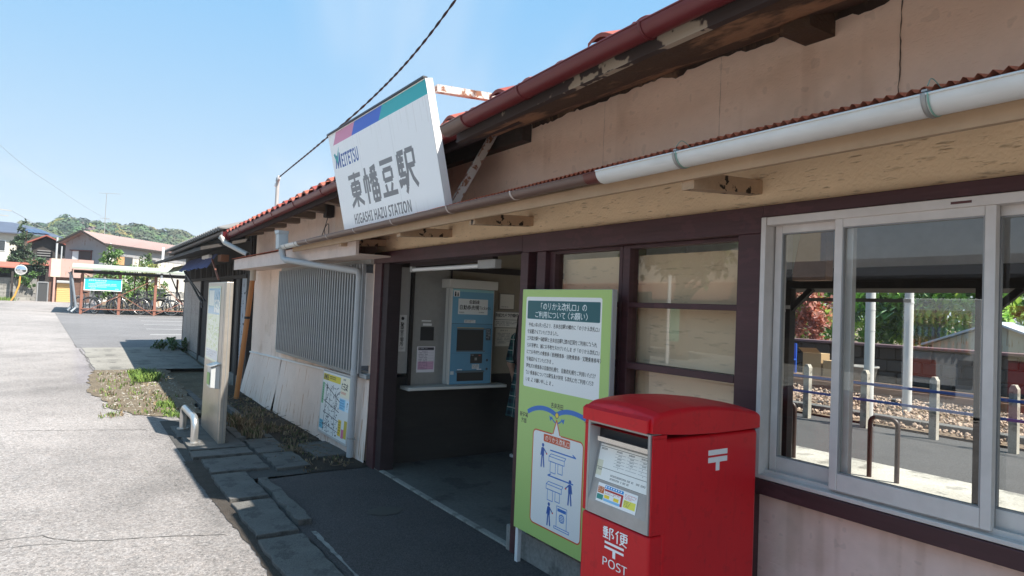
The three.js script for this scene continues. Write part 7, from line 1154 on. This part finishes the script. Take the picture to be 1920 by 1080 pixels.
// ---------------------------------------------------------------- platform side, seen through the long window
struct('platform_strip', B(-14, 6, -0.08, 0.004, -4.87, -3.56), M('pale_platform_concrete', [0.50, 0.48, 0.43], { r: 0.9, map: T.concrete, s: 1.5 }));
struct('platform', sheet(-30, 8, -7.42, -4.87, -0.002, 30, 4), M('platform_asphalt', [0.085, 0.083, 0.081], { r: 0.93, map: T.asphalt, s: 1.4, vertexColors: true }));
{
  const k = thing('platform_kerb', 'low grey concrete kerb between platform asphalt and ballast', 'kerb', [-5, 0, -7.85]);
  for (let i = 0; i < 16; i++) part(k, 'kerb_stone', B(-12 + i * 0.95, -12 + i * 0.95 + 0.94, -0.05, 0.11 + 0.008 * hash(i, 2, 2), -8.0, -7.78, 0.008), mSlab);
  struct('ballast_bed', sheet(-30, 8, -14.3, -7.42, 0.03, 20, 6), M('ballast_ground', [0.21, 0.165, 0.12], { r: 1, map: T.soil, s: 0.6, vertexColors: true }));
  const r = rng(15), list = [], base = [0, 1, 2].map((i) => { const g = new THREE.IcosahedronGeometry(1, 0), p = g.attributes.position; for (let v = 0; v < p.count; v++) { const q = 0.75 + 0.45 * hash(Math.round(p.getX(v) * 50), Math.round(p.getY(v) * 50 + p.getZ(v) * 77), i + 3); p.setXYZ(v, p.getX(v) * q, p.getY(v) * q, p.getZ(v) * q); } g.computeVertexNormals(); return g; });
  const mats = [], cols = [], m = new THREE.Matrix4(), e = new THREE.Quaternion();
  for (let i = 0; i < 9000; i++) { const z = -7.45 - 5.6 * r(), x = -13 + 12.5 * r(); if (z < -7.78 && z > -8.0) continue; const s = 0.014 + 0.019 * r(); e.setFromEuler(new THREE.Euler(r() * 6, r() * 6, r() * 6)); mats.push(m.clone().compose(V(x, 0.04 + gy(x) + 0.03 * r() + (z < -8 ? 0.05 * r() : 0), z), e, V(s * 1.3, s * 0.8, s))); const k2 = 0.7 + 0.7 * r(); cols.push(new THREE.Color().setRGB(0.34 * k2, 0.245 * k2, 0.18 * k2)); }
  const im = new THREE.InstancedMesh(base[1], M('ballast_stone', [1, 1, 1], { r: 0.95 }), mats.length); mats.forEach((q, i) => { im.setMatrixAt(i, q); im.setColorAt(i, cols[i]); });
  im.name = 'ballast'; im.castShadow = im.receiveShadow = true; scene.add(im); tag(im, 'brown ballast stones along the railway track', 'ballast'); im.userData.kind = 'stuff';
  const tr = thing('railway_track', 'rusty railway rails on dark sleepers beyond the blue platform rails', 'track', [-8, 0, -11.3]);
  const rail = (z) => [B(-40, 10, 0.20, 0.235, z - 0.03, z + 0.03), B(-40, 10, 0.11, 0.20, z - 0.008, z + 0.008), B(-40, 10, 0.09, 0.11, z - 0.055, z + 0.055)];
  for (const z of [-10.75, -11.82]) part(tr, 'rail', rail(z), M('rusty_rail', [0.20, 0.10, 0.055], { r: 0.6, m: 0.3 }));
  for (let i = 0; i < 26; i++) part(tr, 'sleeper', B(-16 + i * 0.62, -15.78 + i * 0.62, 0.03, 0.10, -12.3, -10.3), mDarkWood);
}
{ // fence posts with the two blue rails
  const mPost = M('concrete_post', [0.52, 0.48, 0.41], { r: 0.9, map: T.concrete, s: 0.9 });
  const f = thing('platform_fence', 'row of short concrete fence posts joined by two blue rails', 'fence', [-4.5, 0, -7.1]);
  for (let i = 0; i < 10; i++) { const x = -7.47 + i * 0.877; part(f, 'post', prism([[x - 0.045, -0.05], [x + 0.045, -0.05], [x + 0.045, 0.77], [x + 0.02, 0.82], [x - 0.02, 0.82], [x - 0.045, 0.77]], -7.145 - (i > 3 ? 0.05 : 0), -7.055 - (i > 3 ? 0.05 : 0), 'z', 0.004), mPost); }
  for (const y of [0.615, 0.385]) part(f, 'blue_rail', B(-7.5, 0.5, y, y + 0.035, -7.05, -7.035), M('blue_rail_paint', [0.012, 0.055, 0.24], { r: 0.4 }));
  const mHoop = M('dark_brown_hoop_paint', [0.035, 0.020, 0.016], { r: 0.45 });
  const h = solo('hoop_barrier', pipe([V(-3.275, 0, -4.16), V(-3.275, 0.59, -4.16), V(-3.02, 0.59, -4.16), V(-3.02, 0, -4.16)], 0.022, 12, 0.07), mHoop, 'dark brown steel hoop barrier standing clear in the middle of the long window', 'barrier', null, [-3.15, 0, -4.16]);
  copyOf(h, [-4.24, 0, -4.22], 0, 'dark brown steel hoop barrier partly hidden by the left window sash'); scene.children[scene.children.length - 1].userData.category = 'barrier';
  solo('concrete_pole', [cyl(-4.87, 0, 6, -7.25, 0.067, 0.06, 20), cyl(-4.87, 1.38, 1.395, -7.25, 0.0685), cyl(-4.87, 1.68, 1.695, -7.25, 0.0685)], M('pale_concrete_pole', [0.60, 0.59, 0.57], { r: 0.8, map: T.mottle, s: 1 }), 'pale round concrete pole behind the fence, nearest to the left sash', 'pole', null, [-4.87, 0, -7.25]);
  solo('concrete_pole', [cyl(-5.14, 0, 7, -9.0, 0.068, 0.06, 20), cyl(-5.14, 1.84, 1.87, -9.0, 0.072)], M('pale_concrete_pole', [0, 0, 0]), 'pale round concrete pole beside the track, in the middle of the long window', 'pole', null, [-5.14, 0, -9.0]);
}
{ // far side of the track: stone wall, bench, tub, boxes, shed, trees
  const w = thing('stone_wall', 'dark stone retaining wall with purple coping beyond the railway track', 'wall', [-8, 0, -14.6]);
  part(w, 'core', B(-26, 6, -0.1, 0.90, -15.0, -14.72), M('dark_wall_core', [0.035, 0.032, 0.03], { r: 1 }));
  part(w, 'coping', B(-26, 6, 0.90, 0.965, -15.05, -14.45, 0.01), M('purple_coping', [0.12, 0.065, 0.075], { r: 0.8, map: T.mottle, s: 1 }));
  const r = rng(33), ms = [0.03, 0.042, 0.022].map((k, i) => M('wall_stone_tone_' + i, [k * 1.1, k, k * 0.9], { r: 0.9, map: T.mottle, s: 0.6 }));
  for (let j = 0; j < 3; j++) for (let i = 0; i < 34; i++) { const x = -17.2 + i * 0.42 + (j % 2) * 0.2 + (r() - 0.5) * 0.06, y = j * 0.30 + 0.0; part(w, 'stone', B(x, x + 0.37 + 0.03 * r(), y, y + 0.275, -14.76, -14.60 - 0.05 * r(), 0.03), ms[Math.floor(r() * 3)]); }
  const bl = M('blue_bench_plastic', [0.022, 0.085, 0.40], { r: 0.4 }), b = thing('blue_bench', 'bright blue slatted bench across the track in the left window sash', 'bench', [-10.9, 0.1, -13.7]);
  for (let i = 0; i < 12; i++) part(b, 'back_slat', B(-11.35 + i * 0.095, -11.35 + i * 0.095 + 0.08, 0.46, 0.86, -13.98, -13.95, 0.004), bl);
  part(b, 'seat', B(-11.36, -10.2, 0.40, 0.44, -13.94, -13.5, 0.01), bl);
  for (const x of [-11.3, -10.28]) part(b, 'leg', [B(x, x + 0.05, 0.03, 0.40, -13.58, -13.53), B(x, x + 0.05, 0.03, 0.84, -14.0, -13.955)], bl);
  const cb = M('cardboard', [0.34, 0.23, 0.12], { r: 0.9 });
  solo('cardboard_box', [B(-9.75, -9.25, 0.03, 0.66, -13.9, -13.5, 0.005), quadUV(V(-9.75, 0.66, -13.5), V(-9.25, 0.66, -13.5), V(-9.3, 0.80, -13.35), V(-9.8, 0.78, -13.35))], cb, 'taller brown cardboard box with open flap beside the blue bench', 'box', null, [-9.5, 0, -13.7]);
  solo('cardboard_box', [B(-9.2, -8.85, 0.03, 0.50, -13.85, -13.5, 0.005), quadUV(V(-8.85, 0.5, -13.85), V(-8.85, 0.5, -13.5), V(-8.7, 0.58, -13.5), V(-8.7, 0.58, -13.85))], cb, 'shorter brown cardboard box right of the taller one', 'box', null, [-9.0, 0, -13.7]);
  solo('round_tub', [plain(new THREE.LatheGeometry([[0.0, 0.05], [0.30, 0.05], [0.36, 0.40], [0.40, 0.42], [0.40, 0.46], [0.34, 0.46], [0.33, 0.36], [0, 0.36]].map((p) => new THREE.Vector2(...p)), 28).translate(-8.2, 0, -13.4))], mConcrete, 'round grey concrete tub standing right of the cardboard boxes', 'tub', null, [-8.2, 0, -13.4]);
  const s = thing('pale_shed', 'pale corrugated shed with low gable roof beyond the stone wall', 'shed', [-6.8, 0.5, -18]);
  part(s, 'wall', [prism([[-8.2, 0.3], [-5.3, 0.3], [-5.3, 1.02], [-6.75, 1.58], [-8.2, 1.00]], -18.5, -17.1, 'z')], M('pale_green_tin', [0.42, 0.43, 0.36], { r: 0.8, map: T.streak, s: 1 }));
  part(s, 'roof', [beam(V(-8.42, 0.97, -17.75), V(-6.74, 1.635, -17.75), 1.6, 0.05, V(0, 1, 0)), beam(V(-6.76, 1.635, -17.75), V(-5.1, 0.99, -17.75), 1.6, 0.05, V(0, 1, 0))], M('blue_grey_roof', [0.36, 0.40, 0.45], { r: 0.6 }));
  const G = [[0.20, 0.38, 0.05], [0.32, 0.54, 0.07], [0.45, 0.65, 0.11], [0.10, 0.22, 0.04]];
  tree('broadleaf_tree', 'sunlit green tree filling the middle of the long window beyond the track', 'tree', [-9.2, 0, -19.5], { blobs: [[0, 2.6, 0, 2.3, 1.8, 1.2], [1.8, 2.2, 0.4, 1.4, 1.3, 0.9], [-1.4, 1.6, 0.5, 1.2, 1.1, 0.8]], n: 9000, clumps: 190, size: 0.24, seed: 81, h: 4.2, r: 0.14, colors: G, bright: true });
  tree('broadleaf_tree', 'green tree right of the middle one, above the pale shed roof', 'tree', [-4.6, 0, -21], { blobs: [[0, 3.0, 0, 2.6, 1.8, 1.2], [-1.8, 2.3, 0.6, 1.3, 1.1, 0.9]], n: 7000, clumps: 160, size: 0.26, seed: 82, h: 4.6, r: 0.14, colors: G, bright: true });
  tree('broadleaf_tree', 'darker green tree at the far left of the long window behind the red bush', 'tree', [-15.2, 0, -20.5], { blobs: [[0, 2.6, 0, 2.4, 2.0, 1.2], [2.2, 1.8, 0.3, 1.3, 1.3, 0.8]], n: 6500, clumps: 150, size: 0.26, seed: 83, h: 4.4, r: 0.14, colors: G, bright: true });
  tree('broadleaf_tree', 'green tree seen in the right end of the long window', 'tree', [0.5, 0, -19.5], { blobs: [[0, 2.7, 0, 2.6, 1.9, 1.2], [-1.6, 1.7, 0.3, 1.3, 1.2, 0.9]], n: 6500, clumps: 150, size: 0.26, seed: 84, h: 4.4, r: 0.14, colors: G, bright: true });
  tree('red_leaved_bush', 'red-leaved bush above the blue bench across the track', 'shrub', [-12.1, 0, -16.2], { blobs: [[0, 1.75, 0, 1.35, 1.2, 0.7], [1.0, 1.4, 0.1, 0.7, 0.9, 0.5]], n: 5200, clumps: 110, size: 0.17, seed: 85, h: 2.7, r: 0.07, colors: [[0.55, 0.18, 0.11], [0.68, 0.33, 0.22], [0.34, 0.11, 0.07], [0.30, 0.42, 0.09]], bright: true });
  const c = thing('hanging_signboard', 'salmon-coloured signboard hanging in the hall at the left of the long window', 'sign', [-3.3, 2.1, -3.3]);
  part(c, 'board', [B(-3.52, -3.20, 1.86, 2.32, -3.30, -3.18, 0.004)], M('salmon_board', [0.50, 0.30, 0.21], { r: 0.6, map: T.mottle, s: 0.6 })); part(c, 'pale_end', [prism([[-3.52, 1.92], [-3.44, 2.32], [-3.52, 2.32]], -3.178, -3.174, 'z')], M('pale_board_end', [0.48, 0.48, 0.42], { r: 0.6 })); part(c, 'hanger', [cyl(-3.45, 2.32, 2.42, -3.24, 0.008), cyl(-3.27, 2.32, 2.42, -3.24, 0.008)], mHook);
  const n = thing('post_label', 'tiny white label on the dark platform post behind the left sash', 'label', [-3.755, 1.6, -3.45]); part(n, 'plate', [B(-3.80, -3.71, 1.60, 1.635, -3.454, -3.446), B(-3.79, -3.755, 1.57, 1.595, -3.454, -3.446)], mWhite);
  solo('notice_strip', B(-4.3, -2.9, 1.70, 1.735, -4.1, -4.08), M('strip_grey', [0.25, 0.24, 0.22], { r: 0.8 }), 'thin pale conduit running under the platform eave', 'conduit', null, [-3.6, 1.7, -4.1]);
}

// ---------------------------------------------------------------- across the road: what the window glass mirrors
{
  const sh = thing('shop_building', 'plain shop building with pale wall and salmon awning band, mirrored in the old panes', 'building', [-14, 0, 17.5]);
  part(sh, 'wall', [B(-26, -13.8, -0.2, 2.1, 16.5, 21)], M('taupe_wall', [0.22, 0.19, 0.16], { r: 0.9, map: T.mottle, s: 3 })); part(sh, 'upper_wall', [B(-26, -13.8, 2.1, 5.2, 16.45, 21)], M('ivory_wall', [0.66, 0.62, 0.52], { r: 0.9, map: T.mottle, s: 3 })); part(sh, 'awning_band', [B(-26, -13.8, 2.05, 2.7, 16.2, 16.44, 0.02)], M('salmon_band', [0.52, 0.24, 0.17], { r: 0.8 }));
  const lw = thing('low_wooden_building', 'long low dark wooden building across the road, mirrored in the long window', 'building', [-5, 0, 17.5]);
  part(lw, 'wall', B(-13.7, 12, -0.2, 2.75, 16.5, 20), M('dark_timber_wall', [0.07, 0.055, 0.045], { r: 0.9, map: T.wood, s: 1.4 })); part(lw, 'roof', prism([[16.0, 2.72], [16.0, 2.80], [18.3, 3.5], [20.5, 2.8], [20.5, 2.72]], -13.9, 12.2, 'x'), M('dark_slate_roof', [0.07, 0.07, 0.075], { r: 0.8 }));
  tree('street_tree', 'street tree with thick trunk across the road, mirrored in the old panes', 'tree', [-13.7, 0, 13.2], { blobs: [[0, 4.0, 0, 2.0, 1.3, 1.6], [0.9, 3.3, 0, 1.0, 0.7, 0.9], [-1.0, 3.4, 0.2, 1.0, 0.7, 0.9]], n: 4200, clumps: 110, size: 0.26, seed: 91, h: 3.8, r: 0.30, limbs: 9, spread: 1.1, colors: [[0.06, 0.12, 0.025], [0.09, 0.16, 0.03]] });
  const p = thing('sign_pole', 'white pole with a green banner across the road, mirrored in the old panes', 'sign', [-12.75, 0, 11.6]); part(p, 'pole', cyl(-12.75, 0, 2.6, 11.6, 0.05), mWhite); part(p, 'banner', B(-12.68, -12.35, 0.75, 1.7, 11.58, 11.6), M('green_banner', [0.06, 0.42, 0.26], { r: 0.8 }));
  const v = thing('vending_machine', 'white drinks vending machine across the road, mirrored in the long window', 'vending machine', [-4.9, 0, 9.9]);
  part(v, 'cabinet', B(-5.55, -4.35, 0.05, 1.95, 9.7, 10.5, 0.02), M('vending_white', [0.86, 0.86, 0.85], { r: 0.4 }));
  const g = part(v, 'display', B(-5.40, -4.5, 1.05, 1.75, 9.69, 9.70), M('display_cream', [0.66, 0.56, 0.38], { r: 0.3 })); for (let k = 0; k < 3; k++) part(g, 'bottle_row', Array.from({ length: 9 }, (_, i) => cyl(-5.35 + i * 0.1, 1.09 + k * 0.22, 1.25 + k * 0.22, 9.67, 0.03)), M('bottle_tone_' + k, [[0.5, 0.2, 0.1], [0.2, 0.3, 0.4], [0.5, 0.45, 0.2]][k], { r: 0.3 }));
  part(v, 'pickup_slot', B(-5.40, -4.7, 0.35, 0.52, 9.685, 9.70), mBlack); part(v, 'coin_panel', B(-4.66, -4.45, 0.55, 0.95, 9.68, 9.70), M('coin_grey', [0.3, 0.3, 0.3], { r: 0.4 })); part(v, 'poster', B(-5.4, -5.0, 0.62, 0.92, 9.69, 9.70), M('poster_red', [0.5, 0.12, 0.08], { r: 0.5 }));
  const rv = thing('vending_machine', 'red drinks vending machine right beside the white one across the road', 'vending machine', [-3.6, 0, 9.9]);
  part(rv, 'cabinet', B(-4.2, -3.05, 0.05, 1.85, 9.7, 10.4, 0.02), M('vending_red', [0.42, 0.02, 0.02], { r: 0.4 })); part(rv, 'display', B(-4.05, -3.2, 1.0, 1.65, 9.69, 9.70), M('display_cream', [0, 0, 0])); part(rv, 'pickup_slot', B(-4.0, -3.3, 0.35, 0.5, 9.685, 9.70), mBlack); part(rv, 'coin_panel', B(-3.35, -3.15, 0.6, 0.95, 9.685, 9.70), mGreyPaint);
  struct('far_pavement', sheet(-62, 12, 9.5, 16.5, 0.01, 30, 4), M('pale_pavement', [0.36, 0.35, 0.33], { r: 0.95, map: T.concrete, s: 2, vertexColors: true }));
}
scene.fog = new THREE.FogExp2(new THREE.Color().setRGB(0.80, 0.90, 1.0), 0.0006);
renderer.render(scene, camera);
